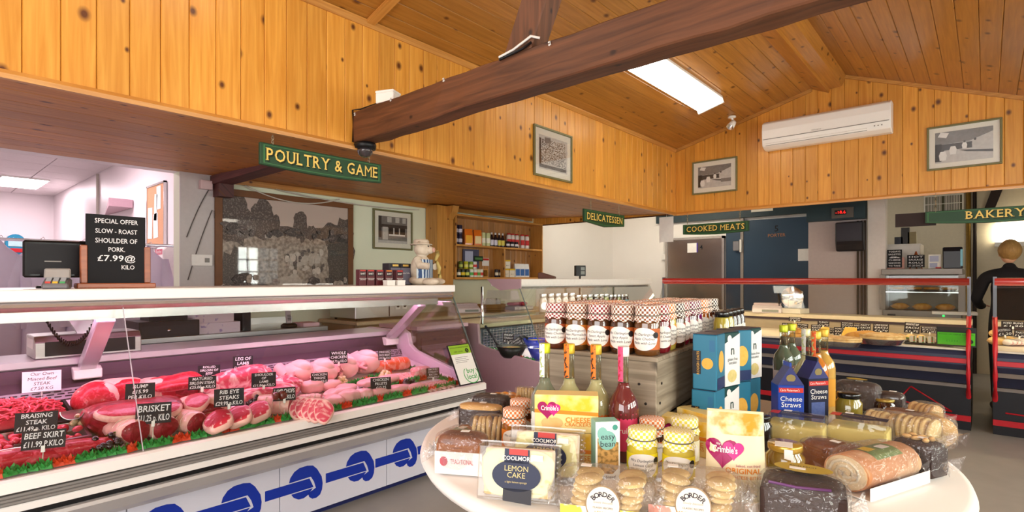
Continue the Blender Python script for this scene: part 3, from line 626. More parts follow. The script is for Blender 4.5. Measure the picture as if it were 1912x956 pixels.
for i, yc in enumerate((2.203, 1.868, 1.52, 1.174, .83, .49, .15)):
    link(panels[0 if yc > 2.05 else 1 if yc > 1.365 else 2 if yc > .676 else 3], yc, -.235, .475 if i == 0 else None)
# glass
GT, GB = (-2.91, 1.222), (-2.612, .64)
def gpane(a, b, name='glass_pane', parent=ct):
    return MB().prism([GT, GB, (GB[0]-.006, GB[1]), (GT[0]-.006, GT[1])], 'y', a, b).build(name, cglass, parent, 'w')
gpane(C1A, .676); gpane(.680, C1B-.004)
MB().prism([GT, GB, (GB[0]-.007, GB[1]), (GT[0]-.007, GT[1])], 'y', .6765, .6795).build('glass_joint', mat('joint_clear', '#cfc6d2', .15, coat=1), ct, 'w')
MB().prism([(GT[0]+.002, GT[1]), (GB[0]+.002, GB[1]), (GB[0]-.008, GB[1]), (GT[0]-.008, GT[1])], 'y', C1B-.004, C1B).build('glass_edge', cedge, ct, 'w')
endp = [(-3.95, .05), (-2.9, .05), (-2.9, .36), (-2.66, .5), (-2.64, .655), (-3.0, .73), (-3.30, .80), (-3.37, .84), (-3.40, .93), (-3.5, .97), (-3.6, .945), (-3.95, .945)]
MB().prism(endp, 'y', C1B-.04, C1B).build('end_panel', mat('lilac_end_panel', '#e6d3e2', .35), ct, 'w', bevel=.006)
MB().prism([(-2.92, 1.215), (-2.65, .665), (-3.0, .735), (-3.36, .85), (-3.39, .96), (-3.3, 1.215)], 'y', C1B-.02, C1B-.014).build('end_glass', cglass, ct, 'w')
def strut(y0):
    mb = MB(); a = Vector((-3.15, 0, 1.165)); b = Vector((-3.53, 0, .89)); w = .037
    for d0, d1 in ((0, 1),):
        n_ = Vector((.59, 0, -.81))*.022
        vs_ = [(*((q+n_*s).xz), ) for q in (a, b) for s in (-1, 1)]
        mb.prism([vs_[0], vs_[1], vs_[3], vs_[2]], 'y', y0-w, y0+w)
    mb.build('canopy_strut', lilac_steel, ct, 'w', bevel=.004)
    MB().prism([(-3.62, .832), (-3.505, .832), (-3.50, .84), (-3.50, .88), (-3.53, .895), (-3.62, .895)], 'y', y0-.06, y0+.06).build('strut_foot', lam, ct, 'w', bevel=.004)
strut(.665); strut(2.58)
# ------------------------------------------------------------------ meat
def meatmat(name, c, c2, sc=26, thr=(.52, .62)): return mat(name, c, .38, col2=c2, scale=sc, thr=thr, coat=.2, bump=.35, dist=1.6)
beef = meatmat('beef', '#b81c30', '#d85064', 34, (.5, .72)); beef_d = meatmat('beef_dark', '#86101f', '#ac2a3e', 24, (.45, .7)); marb = meatmat('marbled_beef', '#bf2238', '#f2c4bc', 20, (.56, .64))
fat = meatmat('fat', '#ecbcae', '#d8868a', 14, (.5, .75)); lamb = meatmat('lamb', '#cf4a60', '#f2c8c2', 15, (.46, .64)); poultry = mat('poultry', '#f4c0bc', .4, col2='#f0aaac', scale=16, coat=.3, sub=.1, bump=.1); pork = meatmat('pork', '#ea9a9c', '#f6d4cc', 28, (.45, .6))
mince_m = mat('mince', '#cc2238', .4, col2='#e05a6c', scale=60, coat=.3); stringm = mat('butcher_string', '#efe6d8', .8)
def px(p): return (Vector((p.x, p.y, 0)).dot(FW))/F       # metres per picture pixel at that place
def joint(label, u, v, L_, r, yaw, cat='meat joint', name='rolled_joint', mside=fat, mface=beef_d, squash=.85, group='rolled joints in the meat counter', dz=0):
    p = deck(u, v, dz); p.x = min(p.x, -2.795); p.z = DZ(p.x)+dz; r *= 1.12; t = thing(name, label, cat, p, yaw, group)
    ph = random.random()*6; n = 10; sg = 16
    mb = MB(); vs_ = []
    for i in range(n+1):
        s = -1+2*i/n; rr = r*(1-.10*abs(s)**4)
        for k in range(sg):
            a = 2*PI*k/sg; w = 1+.05*math.sin(3*a+ph)+.03*math.sin(2*a+s*4+ph)-.045*(1 if i % 3 == 1 else 0)
            vs_.append((s*L_/2, rr*w*math.cos(a), r*squash+rr*w*math.sin(a)*squash))
    fs = [(i*sg+k, (i+1)*sg+k, (i+1)*sg+(k+1) % sg, i*sg+(k+1) % sg) for i in range(n) for k in range(sg)]
    mb.add(vs_, fs, 0, True).build('fat_layer', mside, t)
    for i, nm in ((0, -1), (n, 1)):
        c = [vs_[i*sg+k] for k in range(sg)]; q = [(p_[0]+nm*.006, p_[1]*.86, r*squash+(p_[2]-r*squash)*.86) for p_ in c]
        MB().add(c+q, [(k, (k+1) % sg, (k+1) % sg+sg, k+sg) for k in range(sg)]+[tuple(range(sg, 2*sg))], 0, True).build('cut_face', mface, t)
    for s in (-.4, .05, .5):
        MB().tube([(s*L_/2+.002*math.sin(k), r*1.0*math.cos(2*PI*k/14), r*squash+r*squash*1.0*math.sin(2*PI*k/14)) for k in range(15)], .0014, 4).build('string', stringm, t)
    return t
def steak(label, u, v, rx, ry, h, yaw=0, tilt=(0, 0), name='steak', cat='steak', lean=marb, rim=fat, group='steaks in the meat counter', dz=0, pos=None, z=0):
    p = pos if pos is not None else deck(u, v, dz)
    t = thing(name, label, cat, (p[0], p[1], p[2]+z), group=group, rot=(tilt[0], tilt[1], yaw))
    n = 22; ph = random.random()*6
    out_ = [(rx*math.cos(2*PI*k/n)*(1+.08*math.sin(2*2*PI*k/n+ph)+.04*math.sin(5*2*PI*k/n+ph)), ry*math.sin(2*PI*k/n)*(1+.07*math.cos(3*2*PI*k/n+ph))) for k in range(n)]
    def ring(f, z_): return [(a*f, b*f, z_) for a, b in out_]
    rings = [ring(.93, 0), ring(1, h*.25), ring(1, h*.8), ring(.90, h)]
    mb = MB(); V_ = [q for r_ in rings for q in r_]
    mb.add(V_, [(i*n+k, i*n+(k+1) % n, (i+1)*n+(k+1) % n, (i+1)*n+k) for i in range(3) for k in range(n)]+[tuple(range(n))[::-1]], 0, True).build('fat_rim', rim, t)
    mb = MB(); q0 = ring(.90, h*1.005); q1 = ring(.82, h*1.08); q2 = ring(.5, h*1.12)
    mb.add(q0+q1+q2+[(0, 0, h*1.12)], [(i*n+k, i*n+(k+1) % n, (i+1)*n+(k+1) % n, (i+1)*n+k) for i in range(2) for k in range(n)]+[(2*n+k, 2*n+(k+1) % n, 3*n) for k in range(n)], 0, True).build('lean', lean, t)
    return t
def slab(label, u, v, r, yaw, m, name='meat_cut', cat='meat cut', noise=.05, fatcap=None, group=None, dz=0, tilt=(0, 0), power=.8, pos=None):
    r = [q*1.14 for q in r]; r[2] *= 1.12
    p = pos if pos is not None else deck(u, v, dz)
    lim = -2.71-max(r[0]*abs(math.cos(yaw)), r[1]*abs(math.sin(yaw)))
    if p[0] > lim: p = Vector((lim, p[1], DZ(lim)+dz))
    t = thing(name, label, cat, p, group=group, rot=(tilt[0], tilt[1], yaw))
    MB().ball((0, 0, r[2]*.92), r, 30, 16, noise=noise*1.3, power=power).build('lean', m, t)
    if fatcap:
        MB().ball((0, r[1]*.12, r[2]*1.02), (r[0]*.93, r[1]*.86, r[2]), 20, 8, noise=noise, power=power).build('fat_layer', fatcap, t)
    return t
# trays on the left
def tray(label, c, lx, ly, h, m, yaw=0, group='meat trays'):
    t = thing('meat_tray', label, 'tray', c, yaw, group)
    mb = MB(); i_ = .02; w = .012
    a, b = lx/2, ly/2
    mb.box(-a+i_, a-i_, -b+i_, b-i_, 0, .004)
    V_ = [(-a+i_, -b+i_, .004), (a-i_, -b+i_, .004), (a-i_, b-i_, .004), (-a+i_, b-i_, .004), (-a+w, -b+w, h), (a-w, -b+w, h), (a-w, b-w, h), (-a+w, b-w, h), (-a, -b, h), (a, -b, h), (a, b, h), (-a, b, h), (-a, -b, h-.006), (a, -b, h-.006), (a, b, h-.006), (-a, b, h-.006)]
    mb.add(V_, [(o+k, o+(k+1) % 4, o+4+(k+1) % 4, o+4+k) for o in (0, 4, 8) for k in range(4)])
    mb.build('pan', m, t); return t
tilt_ = math.atan(.153)
pA = deck(40, 812); pB = deck(60, 860)
ta = tray('black tray of minced beef at the left of the meat counter', (-3.17, .28, DZ(-3.17)+.005), .30, .52, .05, black)
tb = tray('steel tray of diced beef in front of the mince', (-2.935, .28, DZ(-2.935)+.005), .20, .54, .04, steel)
for o in (ta, tb): o.rotation_euler = (0, tilt_, 0)
mb = MB()
mb.ball((0, 0, .045), (.13, .22, .055), 16, 8, noise=.05)
for i in range(430):
    a = random.uniform(0, 2*PI); r_ = math.sqrt(random.random()); x_, y_ = .135*r_*math.cos(a), .225*r_*math.sin(a); z_ = .05+.058*math.sqrt(max(0, 1-r_*r_*.92))+random.uniform(-.004, .008)
    b = random.uniform(0, PI); l_ = random.uniform(.012, .026)
    d_ = Vector((math.cos(b), math.sin(b), random.uniform(-.4, .4)))*l_
    c_ = Vector((x_, y_, z_)); mb.tube([c_-d_, c_+Vector((0, 0, .004)), c_+d_], .0042, 5)
o = mb.build('minced_beef', mince_m, None, (-3.17, .28, DZ(-3.17)+.005), (0, tilt_, 0)); tag(o, 'heap of bright red minced beef in the black tray', 'minced beef', kind='stuff')
mb = MB()
for i in range(95):
    x_, y_ = random.uniform(-.08, .08), random.uniform(-.24, .24)
    mb.ball((x_, y_, .025+random.random()*.03*(1-abs(x_)/.09)), (random.uniform(.012, .02), random.uniform(.012, .024), random.uniform(.009, .014)), 8, 5, noise=.05, rot=(random.random(), random.random(), random.random()*3), power=.75)
o = mb.build('diced_beef', mat('diced_beef_red', '#cf3046', .35, col2='#e06a78', scale=40, thr=(.5, .7), coat=.4), None, (-2.935, .28, DZ(-2.935)+.005), (0, tilt_, 0)); tag(o, 'pile of diced red beef in the steel tray', 'diced beef', kind='stuff')
# scoop
t = thing('scoop', 'metal scoop resting on the tray between mince and grapes', 'scoop', (-3.03, .55, DZ(-3.03)+.055), rot=(.1, .15, 2.55))
MB().prism(ell(0, .03, .045, .032, 12, PI, 2*PI)+ell(0, .03, .042, .029, 12, 2*PI, PI), 'x', -.09, .09).build('bowl', steel, t, bevel=0)
MB().prism(ell(0, .03, .045, .032, 12, PI, 2*PI), 'x', .088, .092).build('back', steel, t); MB().tube([(.09, 0, .02), (.13, 0, .035), (.22, 0, .07)], [.006, .008, .010], 8).build('handle', steel, t)
# front left steaks
for i, (u, v, rx, ry, yw, lb) in enumerate(((20, 872, .05, .075, .1, 'flat red beef slice at the far left front'), (95, 866, .045, .10, .1, 'large flat red beef slice beside the parsley edge'), (145, 852, .045, .11, -.1, 'pointed red beef slice behind the flat slices'), (28, 884, .04, .09, .0, 'flat red beef slice nearest the front ledge'))):
    slab(lb, u, v, (rx, ry, .026), yw, beef, 'beef_slice', 'beef slice', .04, group='beef slices at the front left')
# topside and rump
slab('round topside joint with a thick fat cap behind the white grapes', 178, 772, (.085, .075, .06), .4, beef, 'topside_joint', 'meat joint', .04, fat)
slab('thick dark rump slab under the brisket ticket', 250, 802, (.085, .15, .055), -.05, beef_d, 'rump_slab', 'meat cut', .05, None, power=.65)
steak('broad rump steak with a fat edge on top of the rump slab', 240, 775, .07, .12, .03, -.1, (0, .3), name='rump_steak', lean=beef, dz=.10)
steak('second rump steak overlapping the right of the slab', 295, 772, .06, .10, .028, -.2, (0, .35), name='rump_steak', lean=beef, dz=.09)
slab('flat rump piece at the back beside the rump ticket', 215, 748, (.06, .11, .045), .1, beef, 'rump_piece', 'meat cut', .05, fat, power=.7)
slab('pink rump end at the back right of the rump ticket', 293, 745, (.06, .085, .045), .1, fat, 'rump_end', 'meat cut', .05, beef, power=.7)
slab('dark rump end beside the black grapes', 325, 790, (.05, .07, .035), -.2, beef_d, 'rump_end', 'meat cut', .06, None, power=.7)
slab('pink topside edge left of the brisket', 205, 812, (.05, .06, .03), .2, beef_d, 'topside_edge', 'meat cut', .07, fat)
# rolled brisket
joint('leftmost rolled brisket joint with a dark cut face', 247, 838, .15, .058, .2)
joint('middle rolled brisket joint under the brisket ticket', 298, 822, .15, .056, .2)
joint('right rolled brisket joint beside the black grapes', 350, 808, .16, .052, .3)
# sirloin
slab('boneless sirloin with a pale fat back', 368, 782, (.08, .12, .045), -.25, beef_d, 'sirloin_joint', 'meat joint', .04, fat, power=.65)
steak('single sirloin steak resting on the pale sirloin back', 368, 757, .075, .055, .03, -.5, (.0, .35), lean=beef, dz=.09)
slab('stacked sirloin piece behind the sirloin steak', 335, 742, (.06, .10, .05), .1, beef, 'sirloin_piece', 'meat cut', .05, beef_d)
slab('red sirloin slice at the back beside the sirloin ticket', 328, 728, (.05, .09, .02), .1, beef, 'sirloin_slice', 'steak', .05, None, dz=.08)
slab('pale rolled sirloin under the dark sirloin tickets', 405, 735, (.05, .09, .04), 0, lamb, 'rolled_sirloin', 'meat joint', .05, fat)
# rib eye
slab('fat slab that carries the rib eye steaks', 425, 803, (.08, .17, .025), -.1, fat, 'rib_slab', 'meat cut', .04, beef, power=.7)
for u, v, lb in ((409, 792, 'leftmost marbled rib eye steak on the fat slab'), (446, 783, 'middle marbled rib eye steak on the fat slab'), (482, 774, 'rightmost marbled rib eye steak on the fat slab')):
    steak(lb, u, v, .072, .062, .035, -.55, (.05, .45), name='rib_eye_steak', dz=.05)
# lamb
slab('knobbly leg of lamb under its own ticket', 453, 727, (.07, .14, .055), .15, lamb, 'leg_of_lamb', 'lamb joint', .07, None)
slab('broad shoulder of lamb under the shoulder ticket', 500, 756, (.08, .15, .045), .05, lamb, 'lamb_shoulder', 'lamb joint', .07, None)
slab('smaller lamb shoulder piece behind the shoulder ticket', 535, 735, (.06, .09, .04), .3, lamb, 'lamb_piece', 'lamb joint', .07, None)
joint('rolled pale lamb joint with kidneys laid on top', 533, 785, .17, .055, .7, name='rolled_lamb', mface=mat('lamb_face', '#b8505c', .35, coat=.4))
for i, (u, v, lb) in enumerate(((525, 752, 'left brown lamb kidney on the rolled joint'), (537, 754, 'middle brown lamb kidney on the rolled joint'), (548, 750, 'right brown lamb kidney on the rolled joint'))):
    slab(lb, u, v, (.018, .03, .016), 1.2+i, mat('kidney', '#6a2420', .25, coat=.8), 'lamb_kidney', 'kidney', .05, group='kidneys', dz=.10)
for i in range(5):
    steak(['leftmost lamb chop standing on edge', 'second lamb chop standing on edge', 'third lamb chop standing on edge', 'fourth lamb chop of the standing row', 'rightmost lamb chop leaning at the front'][i], 560+i*11, 764+i*1.5, .07, .05, .022, -.5, (0, .8), name='lamb_chop', cat='lamb chop', lean=lamb, group='lamb chops', dz=.055)
joint('small boned lamb roll in front of the chops', 597, 772, .11, .04, .9, name='lamb_roll', mface=lamb)
# chickens
def chicken(label, u, v, s, yaw):
    t = thing('whole_chicken', label, 'chicken', deck(u, v), yaw, 'whole chickens at the back of the counter')
    mb = MB(); mb.ball((0, 0, .055*s), (.10*s, .07*s, .06*s), 18, 10, noise=.02); mb.ball((.02*s, 0, .085*s), (.07*s, .045*s, .045*s), 14, 8); mb.build('body', poultry, t)
    for d in (-1, 1):
        MB().tube([(-.02*s, d*.05*s, .05*s), (-.075*s, d*.055*s, .085*s), (-.115*s, d*.025*s, .075*s)], [.034*s, .03*s, .012*s], 10).build('leg', poultry, t)
        MB().tube([(.05*s, d*.06*s, .065*s), (.02*s, d*.08*s, .045*s), (.065*s, d*.078*s, .035*s)], [.018*s, .016*s, .01*s], 8).build('wing', poultry, t)
for u, v, s, yw, lb in ((556, 717, 1.0, .3, 'leftmost whole chicken at the back of the counter'), (598, 716, 1.05, .2, 'second whole chicken behind the chicken thigh ticket'), (640, 705, 1.0, .3, 'third whole chicken under the whole chicken ticket'), (678, 696, 1.05, .5, 'rightmost whole chicken beside the duck')): chicken(lb, u, v, s*1.18, yw)
def portion(label, u, v, r, yw, m=poultry, name='chicken_portion', cat='chicken portion', dz=0): return slab(label, u, v, r, yw, m, name, cat, .06, group='chicken portions and fillets', dz=dz, power=.9)
for u, v, r, yw, lb in ((585, 733, (.055, .06, .03), .1, 'chicken portion below the thigh ticket'), (615, 730, (.05, .06, .03), .5, 'chicken portion left of the white grapes'), (645, 737, (.05, .07, .026), .8, 'chicken thigh behind the middle garnish row'), (625, 745, (.05, .06, .026), .2, 'chicken thigh touching the middle garnish row'), (690, 722, (.05, .08, .024), .3, 'pale chicken piece left of the fillet ticket'), (725, 716, (.045, .08, .024), .3, 'pale chicken piece behind the fillet ticket'),
                        (634, 765, (.05, .05, .028), .9, 'pale chicken piece beside the lamb roll'), (660, 756, (.05, .06, .03), .4, 'plump chicken breast in the front row'), (690, 752, (.05, .06, .028), .4, 'chicken breast below the black grapes'), (720, 745, (.05, .09, .022), .2, 'flat chicken fillet left of the ticket pin'), (752, 738, (.045, .09, .022), .2, 'flat chicken fillet at the front right'), (775, 731, (.04, .07, .02), .2, 'smallest chicken fillet at the front right')): portion(lb, u, v, r, yw)
joint('orange basted duck roll at the back right', 740, 692, .17, .05, 1.35, name='duck_roll', mside=mat('basted_duck', '#e2603a', .35, col2='#f0a08a', scale=20, thr=(.45, .6)), mface=pork)
slab('orange basted duck piece beside the duck roll', 708, 694, (.06, .08, .03), .2, MT['basted_duck'], 'duck_piece', 'duck', .05)
def strip(label, u, v, L_, w, yaw, m, name='bacon_rasher', dz=0, cat='bacon'):
    t = thing(name, label, cat, deck(u, v, dz), yaw, 'rashers and pork strips'); n = 10
    V_ = []; V2 = []
    for i in range(n+1):
        s = -1+2*i/n; z_ = .012+.006*math.sin(s*5)+.004*math.cos(s*9)
        for q in (-1, 1): V_.append((s*L_/2, q*w/2*(1-.2*s*s), z_+.003*q)); V2.append((s*L_/2, q*w/2*(1-.2*s*s), z_+.003*q-.008))
    fs = [(2*i, 2*i+2, 2*i+3, 2*i+1) for i in range(n)]
    m_ = 2*(n+1)
    fs2 = [tuple(j+m_ for j in f[::-1]) for f in fs]+[(2*i, 2*i+m_, 2*i+2+m_, 2*i+2) for i in range(n)]+[(2*i+1, 2*i+3, 2*i+3+m_, 2*i+1+m_) for i in range(n)]
    MB().add(V_+V2, fs+fs2, 0, True).build('lean', m, t)
    MB().tube([(V_[2*i+1][0], V_[2*i+1][1], V_[2*i+1][2]-.003) for i in range(n+1)], .006, 6).build('rind', fat, t)
ords = ['first', 'second', 'third', 'fourth', 'fifth', 'sixth', 'seventh', 'eighth', 'ninth', 'tenth', 'eleventh', 'twelfth']
for i in range(5): strip(ords[i]+' pork strip counted from the white grapes', 738+9*i, 711-2.0*i, .17, .035, .55, pork, 'pork_strip', cat='pork')
for i in range(9): strip(ords[i]+' bacon rasher counted from the black grapes', 782+8.5*i, 729-1.6*i, .19, .035, .45, pork, dz=.004*(i % 2))
slab('pale pork loin piece behind the pork strips', 785, 703, (.06, .08, .028), .4, pork, 'pork_loin', 'pork', .05)
# grapes
def grapes(label, u, v, s, m, dz=0, leaf=True):
    t = thing('grape_bunch', label, 'grapes', deck(u, v, dz), random.random()*3, 'grape bunches dressing the counter'); mb = MB()
    for i in range(34):
        a = random.random()*2*PI; r_ = math.sqrt(random.random()); z_ = random.random()*(1-r_*r_)
        mb.ball((s*.9*r_*math.cos(a), s*.65*r_*math.sin(a), .012+s*.8*z_), .0135, 8, 6)
    mb.build('berries', m, t); MB().tube([(-.0, 0, .05), (s*.4, 0, s*.85), (s*.8, .01, s*.8)], .003, 5).build('stem', mat('grape_stem', '#5a6a2a', .6), t)
gw = mat('white_grape', '#e8cfa0', .25, coat=.6, sub=.2); gb = mat('black_grape', '#1c1018', .2, coat=.8)
grapes('white grapes beside the scoop', 161, 793, .062, gw, .03); grapes('black grapes at the front beside the leftmost brisket', 198, 836, .068, gb, .02); grapes('black grapes behind the right brisket', 350, 793, .055, gb, .03)
grapes('white grapes in front of the second chicken', 638, 719, .05, gw); grapes('black grapes in the middle of the poultry', 680, 741, .062, gb); grapes('white grapes left of the pork strips', 719, 706, .048, gw); grapes('black grapes left of the bacon rashers', 762, 724, .06, gb)
grapes('small black grapes behind the rib eye steaks', 478, 757, .045, gb, .04)
# plastic garnish
pg = mat('garnish_green', '#1f8a3c', .45, col2='#3fae52', scale=50); pr_ = mat('garnish_red', '#d8341c', .4, col2='#ee5a30', scale=50)
def tuft(m):
    mb = MB()
    for i in range(11):
        a = 2*PI*i/11+.3; h_ = .018+.018*((i*7) % 5)/5; r_ = .010+.012*((i*3) % 4)/4
        c = Vector((r_*math.cos(a)*.8, r_*math.sin(a), 0)); tp = c*1.5+Vector((0, 0, h_+.008)); sd = Vector((-math.sin(a), math.cos(a), 0))*.008
        mb.add([c*.5, c+sd+Vector((0, 0, h_*.7)), tp, c-sd+Vector((0, 0, h_*.7))], [(0, 1, 2, 3)], 0); mb.add([c*.5+Vector((.002, 0, 0)), c+sd+Vector((.002, 0, h_*.7)), tp, c-sd+Vector((.002, 0, h_*.7))], [(3, 2, 1, 0)], 0)
    mb.add([(-.012, -.022, 0), (.012, -.022, 0), (.012, .022, 0), (-.012, .022, 0), (-.008, -.018, .014), (.008, -.018, .014), (.008, .018, .014), (-.008, .018, .014)], [(0, 1, 5, 4), (1, 2, 6, 5), (2, 3, 7, 6), (3, 0, 4, 7), (4, 5, 6, 7)])
    return mb.mesh('tuft', m)
tg, tr_ = tuft(pg), tuft(pr_)
def garland(label, pts, pitch=.034, mats_=None):
    p0 = pts[0]; t = thing('garnish_strip', label, 'garnish', p0, group='plastic parsley strips'); k = 0
    for a, b in zip(pts, pts[1:]):
        d = (b-a); n = max(1, int(d.length/pitch))
        for i in range(n):
            q = a+d*(i/n)-p0; red = (k % 6) in (3, 4) if (k//6) % 3 else (k % 6) == 4
            o = put('red_tuft' if red else 'green_tuft', tr_ if red else tg, t, q+Vector((random.uniform(-.004, .004), 0, 0)), (0, 0, math.atan2(d.y, d.x)-PI/2+random.uniform(-.5, .5)+(PI if k % 2 else 0))); k += 1
            o.scale = [random.uniform(.9, 1.15)]*3
garland('long green and red plastic parsley strip along the front ledge', [Vector((-2.682, -.1, DZ(-2.682)+.008)), Vector((-2.682, 2.6, DZ(-2.682)+.008))])
garland('parsley strip down the right end of the counter', [deck(735, 678), deck(770, 690), deck(850, 717)], .036)
garland('parsley strip between the chicken rows', [deck(610, 753), deck(640, 744), deck(668, 737)], .036)
garland('parsley strip behind the fillet ticket', [deck(650, 722), deck(700, 708), deck(735, 700)], .036)
garland('parsley strip between black grapes and rashers', [deck(712, 730), deck(748, 720), deck(800, 706)], .036)
garland('short parsley strip under the brisket ticket', [deck(160, 805), deck(185, 799)], .03)
garland('short parsley strip behind the rolled brisket', [deck(290, 803), deck(330, 796)], .03)
# price tickets
tick = mat('ticket_black', '#1d1a20', .6); tickw = mat('ticket_white', '#f6eef0', .6); chalk = mat('chalk_white', '#f4f0f2', .8); inkm = mat('pen_ink', '#3a3440', .7)
def ticket(label, u0, u1, v0, v1, lines, back=.06, m=tick, ink=chalk, yaw=None, group='black handwritten price tickets', roll=0):
    p = deck((u0+u1)/2, v1, back)
    if p.x > -2.712: p = on((u0+u1)/2, v1, x=-2.712); back = max(.01, p.z-DZ(p.x))
    k = px(p); w = (u1-u0)*k*1.02; h = (v1-v0)*k
    rz = yaw if yaw is not None else math.radians(64)
    t = thing('price_ticket', label, 'price ticket', p, rot=(-.18, roll, rz), group=group)
    MB().box(-w/2, w/2, 0, .0015, 0, h).build('card', m, t)
    MB().box(-.006, .006, -.003, .004, -.012, .012).build('clip', white, t); MB().tube([(0, .003, -.01), (0, .003, -back*.75-.01)], .0018, 5).build('pin', stringm, t)
    n = len(lines)
    for i, s in enumerate(lines):
        sz = h/(n+.25)*.98
        me = text_mesh(s, sz, shear=.1); xs = [q.co.x for q in me.vertices]; ww = max(xs)-min(xs)
        text(t, s, sz, ink, (0, -.0006, h*(1-(i+.62)/(n+.2))), shear=.1, bold=.012, width=min(ww, w*.9))
ticket('white card priced for minced beef on the back rail', 52, 105, 693, 731, ['', 'MINCED BEEF', 'STEAK', '£7.50 KG'], .0, tickw, inkm, group='white price card') if False else None
ticket('black ticket reading braising steak stuck in the mince', 35, 98, 770, 807, ['BRAISING', 'STEAK', '£11.49 p. KILO'], .10)
ticket('black ticket reading beef skirt in front of the diced beef', 48, 113, 804, 838, ['BEEF SKIRT', '£11.99 P.KILO'], .075)
ticket('black ticket reading rump beside the glass joint', 238, 284, 716, 747, ['RUMP', '£15.99', 'PER KILO'], .12)
ticket('black ticket reading brisket above the brisket rolls', 258, 314, 753, 791, ['BRISKET', '£11.25 p. KILO'], .115)
ticket('purple-black ticket reading rolled sirloin of beef', 372, 408, 682, 707, ['ROLLED', 'SIRLOIN OF', 'BEEF', '£18.99 p.KILO'], .07)
ticket('black ticket reading matured sirloin steak', 355, 400, 703, 727, ['MATURED', 'SIRLOIN STEAK', '£25.00 p.KILO'], .13)
ticket('black ticket reading leg of lamb', 437, 470, 665, 692, ['LEG OF', 'LAMB', '£14.75 p.KILO'], .10)
ticket('black ticket reading shoulder of lamb', 472, 513, 696, 723, ['SHOULDER', 'OF', 'LAMB', '£11.86 p.KILO'], .12)
ticket('black ticket reading rib eye steaks', 403, 452, 726, 759, ['RIB EYE', 'STEAKS', '£29.99 p.KILO'], .12)
ticket('black ticket reading lamb chops', 512, 550, 724, 748, ['LAMB CHOPS', '£15.50 p.KILO'], .11)
ticket('black ticket reading whole chicken', 617, 648, 655, 679, ['WHOLE', 'CHICKEN', '£4.70 p.KILO'], .12)
ticket('black ticket reading chicken thighs', 582, 611, 696, 716, ['CHICKEN', 'THIGHS', '£5.99 p.KILO'], .06)
ticket('black ticket reading chicken fillets', 693, 730, 705, 728, ['CHICKEN', 'FILLETS', '£12.25'], .05)
ticket('black ticket reading duck breasts at the back right', 707, 730, 654, 672, ['DRESSED', 'DUCK BREAST', '£15.50 p.KILO'], .11)
ticket('black ticket reading smoked streaky bacon at the right end', 797, 821, 687, 707, ['SMOKED', 'STREAKY', 'BACON', '£9.50 p.KILO'], .04)
p = on(78, 731, x=-3.47); k = px(p)
t = thing('price_card', 'white handwritten card for minced beef on the back rail', 'price card', p, rot=(-.1, 0, PI/2-.25)); w, h = 56*k, 38*k
MB().box(-w/2, w/2, 0, .0015, 0, h).build('card', tickw, t); MB().tube([(0, .004, .01), (0, .004, -.06)], .002, 5).build('pin', stringm, t)
for i, s in enumerate(('Our Own', 'Minced Beef', 'STEAK', '£7.50 KG')): text(t, s, h*.22, inkm, (0, -.0006, h*(.86-.235*i)), shear=.15)
# ------------------------------------------------------------------ things standing on and behind the meat counter
TOPZ = 1.307
woodr = wood('mahogany_stain', '#a8582c', '#8a4420', 'X', knots=0, rough=.35); slate = mat('chalkboard_black', '#17161a', .7, var=.1)
def ticketless(): pass
p = on(217, 537, z=TOPZ)
t = thing('chalkboard', 'black special offer chalkboard in a wooden stand on the counter', 'chalkboard', (-3.12, .70, TOPZ), PI/2)
MB().box(-.155, .155, -.035, .035, 0, .024).build('stand_base', woodr, t, bevel=.004)
for s in (-1, 1): MB().prism([(-.014, .024), (.014, .024), (.012, .20), (-.012, .20)], 'x', s*.125-.013, s*.125+.013).build('stand_post', woodr, t, bevel=.003)
bd = MB().box(-.117, .117, -.006, .006, .022, .345).build('board', slate, t)
for s, z, w, sz in (('SPECIAL OFFER', .315, .17, .030), ('SLOW - ROAST', .268, .165, .030), ('SHOULDER OF', .223, .165, .032), ('PORK.', .182, .065, .030), ('£7.99@', .140, .150, .040), ('KILO', .098, .052, .028)):
    text(bd, s, sz, chalk, (.0 if s != 'KILO' else .045, -.0066, z), width=w, bold=.008)
t = thing('card_terminal', 'silver card payment terminal on the counter top', 'card terminal', (-3.05, .47, TOPZ), PI/2-.25)
MB().prism([(-.07, 0), (.08, 0), (.08, .045), (.03, .048), (-.07, .022)], 'x', -.045, .045).build('body', mat('terminal_grey', '#77757a', .35, .3), t, bevel=.006)
MB().prism([(.0, .046), (.02, .09), (.03, .09), (.04, .047)], 'x', -.045, .045).build('screen_hood', mat('terminal_light', '#a9a7a6', .35, .3), t, bevel=.006)
for i in range(3):
    for j in range(4):
        MB().box(-.034+.024*i, -.016+.024*i, -.06+.02*j, -.046+.02*j, .024+.006*j, .033+.006*j).build('key', mat(['key_grey', 'key_red', 'key_yellow', 'key_green'][0 if j else i+1], ['#9a989a', '#c8443c', '#e0b030', '#4a9a5a'][0 if j else i+1], .5), t)
def monitor(label, p, rz, w, h):
    t = thing('till_screen', label, 'screen', p, rz, 'black till screens')
    MB().box(-.06, .06, -.05, .05, 0, .012).build('foot', black, t, bevel=.003); MB().box(-.02, .02, .0, .03, .01, .09).build('neck', black, t)
    MB().box(-w/2, w/2, -.02, .02, .05, .05+h).build('case', mat('gloss_black', '#0e0d10', .4, coat=.1), t, bevel=.008)
    MB().box(-w/2+.015, w/2-.015, -.0215, -.02, .065, .035+h).build('panel', mat('gloss_screen', '#1a181d', .5), t)
    MB().box(-.03, .03, -.023, -.021, h*.72, h*.75).build('badge', acg, t)
monitor('large black till screen left of the chalkboard', (-3.28, .49, TOPZ), PI/2-.1, .21, .17); monitor('small black till screen behind the chalkboard', (-3.38, .66, TOPZ), PI/2, .12, .18)
